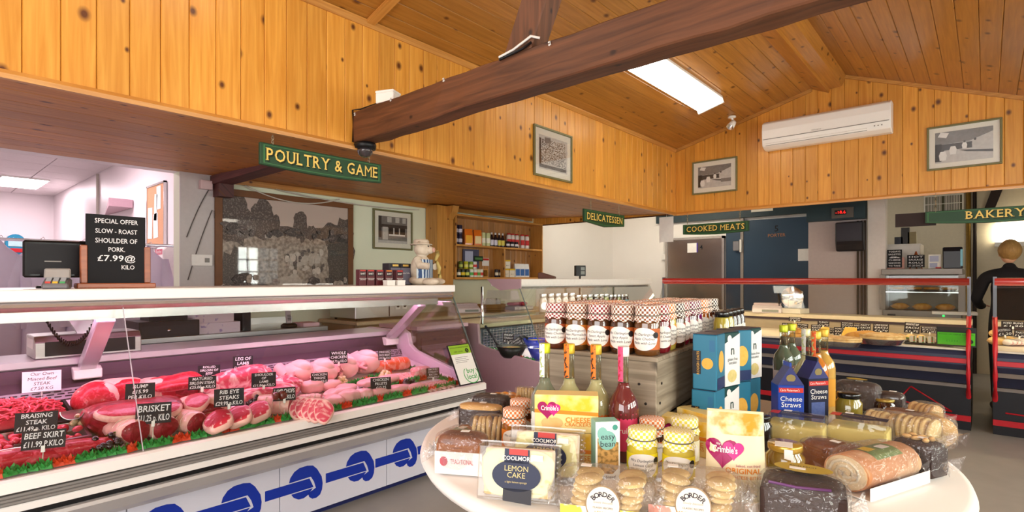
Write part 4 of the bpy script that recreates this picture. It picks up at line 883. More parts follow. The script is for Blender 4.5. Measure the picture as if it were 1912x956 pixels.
# tea boxes and pig at the right end of the counter top
maroon = mat('maroon_card', '#5a1f24', .4); slatec = mat('slate_card', '#6a6676', .4); blk = mat('black_card', '#241f24', .4); wht = mat('white_card', '#f5f1ec', .5); gold = mat('gold_print', '#d8b25a', .35, .3)
def carton(name, label, p, rz, w, d, h, m, cat='box', group=None, front=(), mats=None, side=(), topm=None):
    t = thing(name, label, cat, p, rz, group)
    MB().box(-w/2, w/2, -d/2, d/2, 0, h).build('carton', m, t, bevel=.0015)
    for poly, mm in front: flat([(a*w, b*h) for a, b in poly], -d/2-.0006).build('print_panel', mm, t)
    return t
def prow(t, s, sz, m, x, y, z, **k): return text(t, s, sz, m, (x, y, z), **k)
BX = [(674, 532, 'narrow maroon tea box, leftmost of the counter row'), (689, 532.5, 'maroon tea box, second of the counter row'), (706, 532.5, 'maroon tea box in the middle of the counter row'), (723, 532.6, 'maroon tea box with an orange top flash'), (743, 532.6, 'maroon tea box, rightmost of the counter row')]
for i, (u, v, lb) in enumerate(BX):
    y_ = ray(u, v).y/ray(u, v).x*-3.06*1.0
    t = carton('tea_box', lb, (-3.06, y_, TOPZ), PI/2, .056 if i else .05, .045, .105, maroon, 'tea box', 'maroon tea boxes', [([(-.38, .62), (.38, .62), (.38, .84), (-.38, .84)], blk), ([(-.4, .9), (.4, .9), (.4, .97), (-.4, .97)], mat('red_print', '#c8322c', .4) if i != 3 else mat('orange_print', '#e8842c', .4))])
    prow(t, 'BART', .015, wht, 0, -.0242, .077, bold=.01); prow(t, 'MOROCCAN\nINFUSION', .009, wht, 0, -.0242, .042)
for i, (u, lb) in enumerate(((731, 'black and slate spice carton, left of the three'), (750, 'black and slate spice carton, middle of the three'), (777, 'black and slate spice carton beside the pig figure'))):
    y_ = ray(u, 530).y/ray(u, 530).x*-3.20
    t = carton('spice_carton', lb, (-3.20, y_, TOPZ), PI/2, .10, .08, .155, blk, 'carton', 'slate spice cartons', [([(-.36, .04), (.5, .04), (.5, .8), (-.36, .8)], slatec), ([(-.2, .86), (.3, .86), (.3, .95), (-.2, .95)], gold)])
    prow(t, 'Sticky Toffee', .012, wht, .01, -.0412, .085)
for i, (u, lb) in enumerate(((724, 'small white box, left of two before the tea boxes'), (743, 'small white box, right of two before the tea boxes'))):
    y_ = ray(u, 533).y/ray(u, 533).x*-3.0
    t = carton('small_white_box', lb, (-2.985, y_, TOPZ), PI/2, .062, .05, .034, wht, 'box', 'small white boxes'); MB().box(-.0315, .0315, -.0255, .0255, .024, .0345).build('lid', wht, t)
# pig figure
t = thing('pig_figurine', 'white pig butcher figurine in a blue striped apron', 'figurine', (-3.13, 2.56, TOPZ), PI/2+.45); t.scale = (1.15, 1.15, 1.12)
stone = mat('figurine_white', '#d9cbb8', .6, col2='#b8a590', scale=22, thr=(.4, .8)); m_, nt, out = newmat('apron_stripes'); 
pb = N(nt, 'ShaderNodeBsdfPrincipled', i_Roughness=.6); tc = N(nt, 'ShaderNodeTexCoord'); wv = N(nt, 'ShaderNodeTexWave', i_Scale=22.0, i_Distortion=1.5); wv.bands_direction = 'X'
cr = N(nt, 'ShaderNodeMix', data_type='RGBA'); cr.inputs[6].default_value = lin('#1d3f6e'); cr.inputs[7].default_value = lin('#c9d6dc'); mr = N(nt, 'ShaderNodeMapRange'); mr.inputs[1].default_value = .6; mr.inputs[2].default_value = .75
nt.links.new(tc.outputs['Object'], wv.inputs[0]); nt.links.new(wv.outputs[1], mr.inputs[0]); nt.links.new(mr.outputs[0], cr.inputs[0]); nt.links.new(cr.outputs[2], pb.inputs[0]); nt.links.new(pb.outputs[0], out.inputs[0]); apron = m_
mb = MB(); mb.ball((0, 0, .10), (.075, .07, .10), 18, 12); mb.ball((0, 0, .03), (.085, .085, .035), 18, 8); mb.ball((0, -.005, .205), (.036, .034, .05), 14, 8)
for s in (-1, 1):
    mb.tube([(s*.05, .0, .165), (s*.085, -.03, .125), (s*.05, -.075, .12)], [.026, .026, .022], 10); mb.ball((s*.05, -.085, .022), (.034, .06, .024), 12, 8)
mb.build('body', stone, t)
mb = MB(); mb.ball((0, -.01, .245), (.056, .055, .05), 18, 12); mb.ball((0, -.058, .238), (.03, .03, .026), 14, 8); mb.lathe([(.0, 0), (.06, .0), (.062, .012), (.05, .03), (.05, .04), (0, .05)], 16)
hd = mb; 
mb2 = MB(); mb2.ball((0, -.01, .235), (.055, .055, .05), 18, 12); mb2.ball((0, -.06, .228), (.029, .028, .025), 14, 8)
for s in (-1, 1): mb2.add([(s*.03, 0, .27), (s*.06, .005, .25), (s*.07, -.02, .285), (s*.04, .012, .28)], [(0, 1, 2), (0, 2, 3), (1, 3, 2), (0, 3, 1)])
hd = mb2.build('head', stone, t); MB().ball((0, -.087, .228), (.02, .006, .017), 12, 6).build('snout', mat('figurine_pink', '#d8a898', .6), hd)
for s in (-1, 1): MB().ball((s*.02, -.058, .252), .005, 8, 5).build('eye', black, hd)
MB().lathe([(.072, .262), (.07, .268), (.05, .272), (.05, .288), (.042, .298), (0, .30)], 18, c=(0, .0)).build('hat', stone, t)
MB().prism(ell(0, 0, .0785, .0735, 14, PI*1.02, PI*1.98)+ell(0, 0, .074, .069, 14, PI*1.98, PI*1.02), 'z', .03, .165).build('apron', apron, t)
for i, pts in enumerate(([(.07, -.075, .16), (.085, -.085, .12), (.075, -.095, .08)], [(.075, -.095, .08), (.09, -.09, .05), (.08, -.10, .02)], [(.06, -.085, .15), (.06, -.10, .11), (.055, -.10, .07)], [(.08, -.06, .16), (.09, -.075, .20), (.07, -.08, .225)])): MB().tube(pts, [.01, .014, .01], 8).build('sausage', mat('figurine_sausage', '#c9b06a', .6), t)
# behind: scale on the rear worktop
RW = .941
t = thing('weighing_scale', 'steel weighing scale on the rear worktop', 'scale', (-3.74, .70, RW), PI/2)
MB().prism([(-.12, 0), (.14, 0), (.14, .115), (-.09, .115), (-.12, .085)], 'x', -.23, .23).build('body', steel, t, bevel=.004); MB().prism([(-.1215, .012), (-.123, .012), (-.1235, .085), (-.122, .085)], 'x', -.19, .20).build('front_panel', black, t)
MB().box(-.232, -.2302, -.08, .1, .05, .1).build('type_plate', wht, t); MB().prism([(-.04, .115), (.04, .115), (.08, .19), (-.08, .19)], 'y', -.02, .02).build('stem', lilac_steel, t); MB().box(-.16, .19, -.12, .12, .19, .215).build('weighing_plate', lilac_steel, t, bevel=.01)
t = thing('coiled_cord', 'black coiled cord hanging in front of the scale', 'cord', (-3.55, .6, 1.0)); pts = []
for i in range(150):
    s = i/149; a = i*1.05
    pts.append((.012*math.cos(a), -.10+.22*s, .16-.62*s*(1-s)+.02*s+.012*math.sin(a)))
MB().tube(pts, .004, 5).build('coil', black, t)
# back bench along the wall
ZB = .915
t = thing('steel_bench', 'stainless steel bench against the wall behind the meat counter', 'bench', (-4.95, 1.87, 0))
MB().box(-5.30, -4.60, 1.08, 2.66, ZB-.04, ZB).build('top', steel, t, 'w', bevel=.003); MB().box(-5.31, -5.29, 1.67, 2.66, ZB, ZB+.06).build('upstand', steel, t, 'w'); MB().box(-5.28, -4.66, 1.12, 2.6, .25, .28).build('undershelf', steel, t, 'w')
for x_ in (-4.65, -5.25):
    for y_ in (1.13, 1.8, 2.6): MB().box(x_-.02, x_+.02, y_-.02, y_+.02, 0, ZB-.04).build('leg', steel, t, 'w')
MB().box(-4.64, -4.625, 1.08, 2.66, ZB-.16, ZB-.04).build('apron_rail', mat('blue_grey_rail', '#6f7f92', .4), t, 'w')
carton('cash_drawer', 'black cash drawer with a lock on the steel bench', (-4.78, 1.37, ZB), PI/2, .40, .34, .12, mat('drawer_black', '#17151b', .4), 'cash drawer')
t = [o for o in COL.objects if o.name == 'cash_drawer'][0]
MB().box(-.185, .185, -.172, -.169, .02, .085).build('drawer_front', mat('drawer_front_black', '#211f27', .35), t); MB().lathe([(0, 0), (.012, 0), (.012, .006), (0, .006)], 12).build('lock', chrome, t, (-.01, -.176, .05), (PI/2, 0, 0)); MB().box(-.12, .14, -.1, .12, .12, .155).build('printer_base', black, t)
lil = mat('lilac_print_card', '#e8dfe8', .5, col2='#a89cc8', scale=26, thr=(.62, .68))
carton('paper_carton', 'lower white carton with lilac print on the steel bench', (-4.78, 1.74, ZB), PI/2, .31, .25, .085, lil, 'carton', 'lilac cartons'); carton('paper_carton', 'upper white carton with lilac print, stacked on another', (-4.80, 1.70, ZB+.085), PI/2+.08, .30, .24, .07, lil, 'carton', 'lilac cartons')
carton('card_reader_box', 'tall black box beside the lilac cartons', (-4.80, 1.965, ZB), PI/2, .07, .2, .19, black, 'box')
t = thing('desk_phone', 'cordless phone upright in its cradle on the steel bench', 'phone', (-4.75, 2.36, ZB), PI/2); MB().lathe([(.07, 0), (.07, .02), (.05, .035), (0, .035)], 18).build('cradle', black, t); MB().box(-.022, .022, -.012, .012, .03, .17).build('handset', mat('handset_grey', '#b8b0b4', .4), t, None, (-.15, 0, 0), bevel=.005)
for j in range(4):
    for i in range(3): MB().box(-.014+.011*i, -.006+.011*i, -.0145, -.012, .06+.014*j, .068+.014*j).build('key', black, t, None, (-.15, 0, 0))
carton('note_pad', 'flat pink note pad at the end of the steel bench', (-4.8, 2.55, ZB), PI/2, .16, .2, .03, mat('pad_pink', '#e8c4cc', .6), 'note pad')
# beige worktop with oven
ZW = .93; beige = mat('beige_worktop', '#d8c8a4', .35, col2='#b8a582', scale=60)
t = thing('back_worktop', 'beige worktop running along the wall under the shelf', 'worktop', (-5.0, 4.8, 0))
MB().box(-5.34, -4.60, 2.97, 6.5, ZW-.04, ZW).build('top', beige, t, 'w', bevel=.01); MB().box(-5.3, -4.68, 3.0, 6.48, 0, ZW-.04).build('cupboard', mat('tan_cupboard', '#a58a6a', .5), t, 'w')
for i in range(5): MB().box(-4.68, -4.665, 3.03+.69*i, 3.69+.69*i, .1, ZW-.06).build('door', mat('tan_door', '#b59a78', .5), t, 'w', bevel=.003)
t = thing('counter_oven', 'stainless counter oven with sockets on the beige worktop', 'oven', (-4.95, 3.42, ZW), PI/2); MB().box(-.40, .40, -.24, .24, .02, .27).build('body', steel, t, bevel=.006); MB().box(.0, .012, -.243, -.24, .03, .26).build('door_seam', dark_i, t)
for x_ in (.08, .17): s_ = MB().box(x_, x_+.06, -.246, -.24, .10, .17).build('dial_plate', wht, t); MB().lathe([(0, 0), (.016, 0), (.016, .012), (0, .012)], 12).build('dial', black, s_, (x_+.03, -.247, .135), (PI/2, 0, 0))
for x_ in (-.35, .35):
    for y_ in (-.2, .2): MB().lathe([(.015, 0), (.015, .021)], 10, c=(x_, y_)).build('foot', black, t)
def weigh(label, u, v):
    p = on(u, v, z=ZW); t = thing('bench_scale', label, 'scale', p, PI/2-.4); MB().prism([(-.14, 0), (.12, 0), (.12, .07), (-.05, .09), (-.13, .05)], 'x', -.16, .16).build('body', mat('scale_cream', '#e3d8dc', .4), t, bevel=.008); MB().box(-.15, .15, -.06, .12, .09, .115).build('plate', mat('scale_plate', '#c9b6b8', .35), t, bevel=.006); MB().prism([(-.141, .012), (-.1425, .012), (-.136, .04), (-.1345, .04)], 'x', -.05, .13).build('display', mat('lcd_grey', '#8a8f88', .3), t); return t
weigh('cream bench scale on the beige worktop', 868, 583)
wick = mat('wicker', '#b88a4c', .7, col2='#8a5f2c', scale=70, stretch=(1, 1, 2), bump=.4)
p = on(918, 582, z=ZW); t = thing('wicker_basket', 'wicker basket of white paper bags on the beige worktop', 'basket', p, PI/2-.3)
mb = MB(); mb.lathe([(.0, .0), (.17, 0), (.20, .09), (.205, .10), (.195, .10), (.165, .012), (0, .012)], 24, sq=(1, .7)); mb.build('weave', wick, t)
for i in range(8): MB().tube([(.19*math.cos(PI*2*k/24), .133*math.sin(PI*2*k/24), .012*i+.006) for k in range(25)], .006, 5).build('cane', wick, t) if i % 2 == 0 else None
for i in range(7):
    o = MB().ball((0, 0, .0), (.045, .012, .06), 10, 6, noise=.08).build('paper_bag', mat('paper_bag_white', '#efe9e2', .7, col2='#c9c0c4', scale=30, thr=(.55, .7)), None, p+Vector((random.uniform(-.05, .05), -.14+.047*i, .115)), (.3*random.random(), .2, random.random()*3))
    tag(o, ords[i]+' folded white bag from the left in the wicker basket', 'paper bag', 'white bags in the basket')
p = on(968, 578, z=ZW); t = thing('ring_binder', 'grey ring binder lying on the beige worktop', 'binder', p+Vector((0, 0, .0)), PI/2-.15); MB().box(-.17, .17, -.12, .12, 0, .05).build('cover', mat('binder_grey', '#a9a4a8', .4), t, bevel=.004); MB().box(-.165, .165, -.122, -.119, .01, .042).build('pages', wht, t); MB().tube([(-.12+.02*math.cos(q), -.122, .025+.016*math.sin(q)) for q in [PI*2*k/10 for k in range(11)]], .003, 5).build('ring', chrome, t)
for i, (u, lb) in enumerate(((950, 'left crimson packet lying on the ring binder'), (980, 'right crimson packet lying on the ring binder'))):
    q = on(u, 566, x=p.x); o = MB().ball((0, 0, .028), (.07, .10, .03), 14, 8, noise=.05, power=.8).build('crimson_packet', mat('crimson_foil', '#a81c48', .25, col2='#c8703c', scale=18, thr=(.6, .7), coat=.5), None, (p.x-.02, p.y-.085+.17*i, ZW+.05), (0, 0, .2)); tag(o, lb, 'packet', 'crimson packets')
# wall shelf of pine
pine_h = wood('pine_shelf', '#d49a4c', '#b67a34', 'Y', knots=.1); pine_v = wood('pine_shelf_up', '#d49a4c', '#b67a34', 'Z', knots=.25); pine_bk = wood('pine_shelf_back', '#c58f58', '#a8743f', 'Z', knots=.3)
SY0, SY1, SXF, SXB = 4.73, 6.54, -5.10, -5.33
t = thing('wall_shelf', 'pine wall shelf of groceries with a middle divider', 'shelf', (-5.2, 5.63, 1.35))
MB().box(SXB, SXF, SY0, SY1, 1.345, 1.375).build('bottom_shelf', pine_h, t, 'w', bevel=.003); MB().box(SXB, SXF, SY0+.02, SY1-.02, 1.775, 1.80).build('middle_shelf', pine_h, t, 'w', bevel=.003); MB().box(SXB, SXF, SY0, SY1, 2.165, 2.19).build('top_shelf', pine_h, t, 'w', bevel=.003)
for y_ in (SY0, SY1-.022): MB().box(SXB, SXF, y_, y_+.022, 1.375, 2.165).build('side', pine_v, t, 'w')
MB().box(SXB, SXF-.005, 5.66, 5.69, 1.375, 1.775).build('divider', pine_v, t, 'w')
n = 15; ww = (SY1-SY0-.044)/n
bk = MB().prism([(-.0, .001), (.006, .001), (.009, .005), (.009, ww-.005), (.006, ww-.001), (0, ww-.001)][::-1], 'z', 0, .79).mesh('back_board', pine_bk)
for i in range(n): put('back_board', bk, t, Vector((SXB+.001, SY0+.022+ww*i, 1.375))-Vector((-5.2, 5.63, 1.35)))
structure(MB().box(-5.34, -5.12, 4.44, 4.71, 1.1, 2.27).build('trim_15', pine_v), 'broad pine upright beside the wall shelf')
structure(MB().prism([(-5.1205, 2.27), (-5.0, 2.27), (-5.02, 2.2), (-5.1205, 2.1)], 'y', 4.60, 4.70).build('trim_16', pine_v), 'pine corner bracket at the shelf upright')
def shelf_item(kind, label, yc, z, col, h, w, cat, group, cap=None, lab=None, cap_h=.02, x=-5.19, prof=None, txt=None):
    t = thing(kind, label, cat, (x, yc, z), PI/2-.35, group); r = w/2
    m = mat('pack_'+col.strip('#'), col, .35, coat=.3)
    if prof == 'box': MB().box(-r, r, -.03, .03, 0, h).build('carton', m, t, bevel=.002)
    elif prof == 'bag': MB().prism([(-.03, 0), (.03, 0), (.032, h*.5), (.012, h), (-.012, h), (-.032, h*.5)], 'x', -r, r).build('bag', m, t, bevel=.004)
    elif prof == 'bottle': MB().lathe([(r*.95, 0), (r, .01), (r, h*.55), (r*.45, h*.75), (r*.4, h-cap_h), (0, h-cap_h)], 14).build('glass', m, t)
    elif prof == 'tub': MB().lathe([(r*.95, 0), (r, .01), (r, h*.8), (r*.8, h-cap_h), (0, h-cap_h)], 14).build('body', m, t)
    else: MB().lathe([(r*.94, 0), (r, .006), (r, h-.006), (r*.94, h), (0, h-.003)], 16).build('tin', m, t)
    if cap: MB().lathe([(r*(.46 if prof == 'bottle' else .82), h-cap_h), (r*(.46 if prof == 'bottle' else .82), h), (0, h)], 14).build('cap', mat('cap_'+cap.strip('#'), cap, .4), t)
    if lab:
        lm = mat('lab_'+lab.strip('#'), lab, .5, var=.03)
        if prof in ('box', 'bag'): flat([(-r*.8, h*.12), (r*.8, h*.12), (r*.8, h*.6), (-r*.8, h*.6)], -.0335 if prof == 'bag' else -.0306).build('label', lm, t)
        else: cyl_patch(r+.0008, h*(.30 if prof == 'bottle' else .42), 1.2, h*.18, 'rect', 10).build('label', lm, t)
    if txt: text(t, txt, h*.11, mat('lab_'+'181818', '#181818', .5), (0, -.034, h*.36), width=w*.6)
    return t
G1, G2 = 'groceries on the upper wall shelf', 'groceries on the lower wall shelf'
ys = lambda u, x=-5.19: ray(u, 480).y/ray(u, 480).x*x
z1 = 1.801; z0 = 1.376
for k, (u, c) in enumerate(((839, '#2a9aa8'), (850, '#2a2440'), (858.5, '#2a2440'))):
    for j in range(2): shelf_item('drink_tin', ['teal tin', 'dark tin', 'dark tin by the orange packets'][k]+[' at the bottom of its upper shelf stack', ' at the top of its upper shelf stack'][j], ys(u), z1+j*.128, c, .127, .066, 'tin', G1, lab=['#e8f0f0', '#d8d0e0', '#d8d0e0'][k])
for u, lb in ((874, 'left orange packet on the upper shelf'), (891, 'right orange packet on the upper shelf')): shelf_item('orange_packet', lb, ys(u), z1, '#e8761c', .215, .115, 'packet', G1, lab='#f0d8a0' if u > 880 else '#f2b028', prof='bag')
for u, lb in ((902, 'left pale green tub on the upper shelf'), (911, 'right pale green tub on the upper shelf')): shelf_item('salt_tub', lb, ys(u), z1, '#d3d9a0', .185, .07, 'tub', G1, lab='#f0eedc', cap='#e8e8d8')
for u, lb, lc in ((918, 'leftmost dark sauce bottle on the upper shelf', '#d8d4e4'), (925, 'second dark sauce bottle on the upper shelf', '#d8d4e4'), (932, 'third dark sauce bottle with a yellow label', '#e8d860'), (938.5, 'fourth dark sauce bottle with a yellow label', '#e8d860')): shelf_item('sauce_bottle', lb, ys(u), z1, '#2c1a1e', .20, .062, 'bottle', G1, lab=lc, cap='#efe8e4', cap_h=.03, prof='bottle')
for i, u in enumerate((951, 958, 966, 976, 984.5)): shelf_item('flour_tub', ords[i]+' red-capped white tub from the left on the upper shelf', ys(u), z1, '#f0e6e0', .21, .07, 'tub', G1, lab='#d03030', cap='#c82828', prof='tub', x=-5.2)
for i, u in enumerate((948, 956, 964)): shelf_item('dark_jar', ords[i]+' small dark jar before the red-capped tubs', ys(u, -5.13), z1, '#1e1620', .085, .06, 'jar', G1, lab='#e8e0e0', x=-5.13)
for i, (u, c, lc) in enumerate(((838, '#e8d020', None), (847, '#2c2412', '#e8c820'), (856, '#2c2412', '#f0e8d0'), (864, '#22300f', '#e8c820'), (872, '#22300f', '#d8e060'), (880, '#e8ece0', '#5ab050'), (887, '#e8ece0', '#e04a30'), (893, '#e0e4c0', '#60a040'), (898, '#e8e8e0', '#d83a30'))): shelf_item('mustard_jar', ords[i]+' small jar from the left along the lower shelf', ys(u, -5.16), z0, c, .105, .062, 'jar', G2, lab=lc, x=-5.16)
for i, (u, c, lc) in enumerate(((860, '#5a6a20', '#c8d060'), (870, '#c8c820', '#e8e080'), (879, '#7a9a20', '#e8e8a0'), (886, '#e8ece4', '#d84040'))): shelf_item('herb_tin', ords[i]+' herb tin from the left on the raised back row of the lower shelf', ys(u, -5.24), z0+.11, c, .10, .062, 'tin', G2, lab=lc, x=-5.24)
q = thing('shelf_riser', 'small wooden riser under the herb tins', 'riser', (-5.24, 5.15, z0)); MB().box(-.045, .045, -.28, .28, 0, .012).box(-.045, .045, -.28, .28, .098, .11).box(-.045, .045, -.28, -.268, .012, .098).box(-.045, .045, .268, .28, .012, .098).build('frame', pine_h, q)
carton('notice_card', 'lilac framed notice standing at the back of the lower shelf', (-5.30, 5.2, z0+.12), PI/2, .30, .02, .26, mat('notice_dark', '#50506a', .4), 'notice', None, [([(-.4, .1), (.1, .1), (.1, .9), (-.4, .9)], mat('notice_lilac', '#b8bcd8', .4))])
carton('green_notice', 'small dark green notice card on the lower shelf', (-5.27, 5.32, z0+.22), PI/2, .17, .008, .07, mat('notice_green', '#1f3320', .5), 'notice', None, [([(-.42, .3), (.42, .3), (.42, .7), (-.42, .7)], mat('notice_green_l', '#5a8a50', .5))])
carton('red_notice', 'small white notice with red heading on the lower shelf', (-5.31, 5.5, z0+.16), PI/2, .14, .006, .11, wht, 'notice', None, [([(-.45, .7), (.45, .7), (.45, .95), (-.45, .95)], mat('red_print', '#c8322c', .4))])
for i, u in enumerate((927, 935)): shelf_item('pickle_jar', ['left', 'right'][i]+' dark pickle jar beside the divider', ys(u), z0, '#2c2430', .11, .06, 'jar', G2, lab='#e8dcc0', cap='#e8c860')
for i, (u, zz, lb) in enumerate(((943.5, 0, 'white yellow-topped box, bottom left by the divider'), (954.5, 0, 'white yellow-topped box, bottom right of its stack'), (946, .125, 'white yellow-topped box stacked on two others'))): shelf_item('yellow_top_box', lb, ys(u), z0+zz, '#f0ead8', .122, .088, 'box', G2, prof='box', txt='B7'); 
for o in [o for o in COL.objects if o.name.startswith('yellow_top_box')]: MB().box(-.0445, .0445, -.0305, .0305, .10, .1225).build('yellow_band', mat('yellow_print', '#e8c020', .4), o)
shelf_item('green_box', 'dark green box beside the stacked yellow-topped box', ys(936, -5.25), z0+.125, '#2a3a20', .125, .08, 'box', G2, prof='box', x=-5.25)
for i, u in enumerate((965, 973.5, 982)): shelf_item('rice_packet', ords[i]+' white and blue packet on the lower shelf', ys(u), z0, '#eef0f2', .20, .085, 'packet', G2, lab='#3a6ab0', prof='bag')
# cables over the shelf
cabm = mat('cable_grey', '#cfc8bc', .6)
for i, (a, b, sag) in enumerate((((-5.30, 2.2, 2.24), (-5.30, 3.2, 2.22), .10), ((-5.30, 4.75, 2.22), (-5.30, 6.5, 2.24), .05), ((-5.28, 5.2, 2.20), (-5.28, 6.3, 2.24), -.03), ((-5.30, 2.5, 2.24), (-5.30, 4.3, 2.21), .04))):
    n = 14; o = MB().tube([(a[0]+(b[0]-a[0])*k/n, a[1]+(b[1]-a[1])*k/n, a[2]+(b[2]-a[2])*k/n-sag*4*(k/n)*(1-k/n)) for k in range(n+1)], .006, 5).build('loose_cable', cabm); tag(o, ['drooping grey cable above the landscape print', 'grey cable sagging above the wall shelf', 'grey cable arching above the wall shelf', 'grey cable along the wall behind the shop front picture'][i], 'cable', 'loose cables under the soffit')
for i, (y0, z0_, y1, z1_) in enumerate(((1.90, 2.18, 1.71, 1.72), (1.92, 1.98, 1.72, 1.34))):
    o = MB().tube([(-5.325, y0+(y1-y0)*k/10, z0_+(z1_-z0_)*k/10+.03*math.sin(PI*k/10)) for k in range(11)], .004, 5).build('wall_cable', mat('cable_dark', '#5a5450', .6)); tag(o, ['dark cable hanging down the upper grey pillar', 'dark cable hanging down the lower grey pillar'][i], 'cable', 'pillar cables')
carton('alarm_box', 'small pinkish alarm box at the top of the pillar', (-5.31, 1.86, 2.16), PI/2, .10, .05, .08, mat('alarm_pink', '#d9bcbc', .5), 'alarm box')
t = carton('thermostat', 'white wall control plate on the grey pillar', (-5.32, 1.83, 1.47), PI/2, .17, .03, .10, wht, 'control plate'); MB().box(.02, .06, -.017, -.0152, .03, .07).build('grille', acg, t)
# ------------------------------------------------------------------ deli counter beyond the meat counter
mauve = mat('mauve_end_panel', '#b79aa0', .4, var=.03); OX = -.11; C2A, C2B = 3.55, 5.95
ct2 = thing('deli_counter', 'glass-fronted deli counter with a mauve end panel', 'display counter', (-3.3, 4.9, 0))
def c2(poly, name, m, a=C2A, b=C2B, **k): return MB().prism([(p[0]+OX, p[1]) for p in poly], 'y', a, b).build(name, m, ct2, 'w', **k)
c2([(-3.25, 1.285), (-2.90, 1.285), (-2.89, 1.30), (-2.89, 1.348), (-2.90, 1.352), (-3.25, 1.352)], 'canopy', mat('canopy_white', '#f6f4ee', .3))
c2([(-3.22, 1.27), (-3.0, 1.27), (-3.0, 1.284), (-3.22, 1.284)], 'lamp_tube', glow('deli_tube', '#fff6e8', 10.0), a=C2A+.05, b=C2B-.05)
c2([(-2.94, 1.262), (-2.93, 1.262), (-2.93, 1.2845), (-2.94, 1.2845)], 'lamp_lip', alu)
MB().prism([(-3.40, 1.352), (-3.0, 1.352), (-3.0, 1.27), (-3.24, 1.25), (-3.33, 1.29)], 'y', C2A-.012, C2A).build('canopy_end_cap', mauve, ct2, 'w')
MB().prism([(-4.08, .02), (-2.98, .02), (-2.98, .36), (-2.76, .5), (-2.76, .655), (-3.40, .735), (-3.48, .76), (-3.50, .94), (-4.08, .94)], 'y', C2A-.03, C2A).build('end_panel', mauve, ct2, 'w', bevel=.006)
c2([(-2.66, .63), (-2.60, .64), (-2.58, .634), (-2.58, .5), (-2.66, .5)], 'front_ledge', lam)
c2([(-3.9, .1), (-2.86, .1), (-2.86, .36), (-2.64, .5), (-2.64, .6), (-3.4, .62), (-3.4, .88), (-3.9, .88)], 'body', lam_g); c2([(-3.85, 0), (-2.9, 0), (-2.9, .1), (-3.85, .1)], 'plinth', navy)
c2([(-2.66, .605), (-2.66, .625), (-3.39, .70), (-3.39, .68)], 'deck', deck_m)
c2([(-3.97, .895), (-3.40, .895), (-3.385, .905), (-3.385, .935), (-3.97, .935)], 'rear_worktop', beige)
mesh_m = mat('wire_mesh_grey', '#8e97a2', .4, .4, col2='#4a525e', scale=1.0)
gr = c2([(-3.385, .70), (-3.375, .70), (-3.385, .885), (-3.395, .885)], 'mesh_panel', mat('mesh_back', '#5a6470', .5))
for i in range(60): MB().box(-3.374+OX, -3.371+OX, C2A+.03+.043*i, C2A+.036+.043*i, .70, .885).build('mesh_wire', alu, gr, 'w')
for i in range(7): MB().box(-3.376+OX, -3.373+OX, C2A+.02, C2B-.02, .715+.025*i, .719+.025*i).build('mesh_wire', alu, gr, 'w')
c2([(-2.912, 1.285), (-2.612, .64), (-2.618, .64), (-2.918, 1.285)], 'glass_pane', cglass); c2([(-2.910, 1.285), (-2.610, .64), (-2.620, .64), (-2.920, 1.285)], 'glass_edge', cedge, a=C2A-.003, b=C2A)
c2([(-2.93, 1.25), (-2.65, .665), (-3.28, .745), (-3.37, .77), (-3.38, .945), (-3.28, 1.25)], 'end_glass', cglass, a=C2A-.014, b=C2A-.008)
c2([(-3.42, 1.0), (-3.18, 1.0), (-3.18, 1.008), (-3.42, 1.008)], 'glass_shelf', clear('shelf_glass', tint='#cfe6da', base=.06, edge=.6))
for y_ in (C2A+.03, 4.9, C2B-.03): MB().tube([(-3.5, y_, .93), (-3.5, y_, 1.28)], .012, 8).build('shelf_post', chrome, ct2, 'w')
# jars on the glass shelf
lid_w = mat('lid_silver', '#c9c6c2', .25, .8); jarg = clear('jar_glass', tint='#f2f4f0', base=.05, edge=.55)
def keeper(label, y_, h, r, m, lab='#f2eee8', lid=lid_w):
    t = thing('preserve_jar', label, 'jar', (-3.40, y_, 1.0085), PI/2-.5, 'preserve jars on the deli shelf')
    MB().lathe([(r*.95, .003), (r, .012), (r, h*.62), (r*.75, h*.74), (r*.72, h*.8), (0, h*.8)], 14).build('contents', m, t); MB().lathe([(r*.8, h*.8), (r*.82, h*.82), (r*.82, h*.98), (r*.78, h), (0, h)], 14).build('lid', lid, t)
    cyl_patch(r+.001, h*.36, .95, h*.2, 'rect' if lab != '#f2eee8' else 'ellipse', 10).build('label', mat('lab_'+lab.strip('#'), lab, .5), t)
jm = [mat('jar_grey', '#9a8f86', .2, coat=.8), mat('jar_brown', '#4a2a1c', .15, coat=1), mat('jar_olive', '#6a6a3a', .15, coat=1), mat('jar_dark', '#2c1c18', .15, coat=1)]
us = [1014, 1028, 1041, 1054, 1067, 1079, 1090, 1101, 1112, 1122, 1131, 1140, 1148, 1155, 1162, 1169]
for i, u in enumerate(us):
    y_ = ray(u, 560).y/ray(u, 560).x*-3.40
    keeper((ords+['thirteenth', 'fourteenth', 'fifteenth', 'sixteenth', 'seventeenth'])[i]+' preserve jar from the left on the deli glass shelf', y_, .19 if i < 5 else .165 if i < 11 else .15, .043 if i < 11 else .036, jm[0 if i < 5 else (1, 2, 3)[i % 3]], '#f2eee8' if i < 11 else '#7fb0b8')
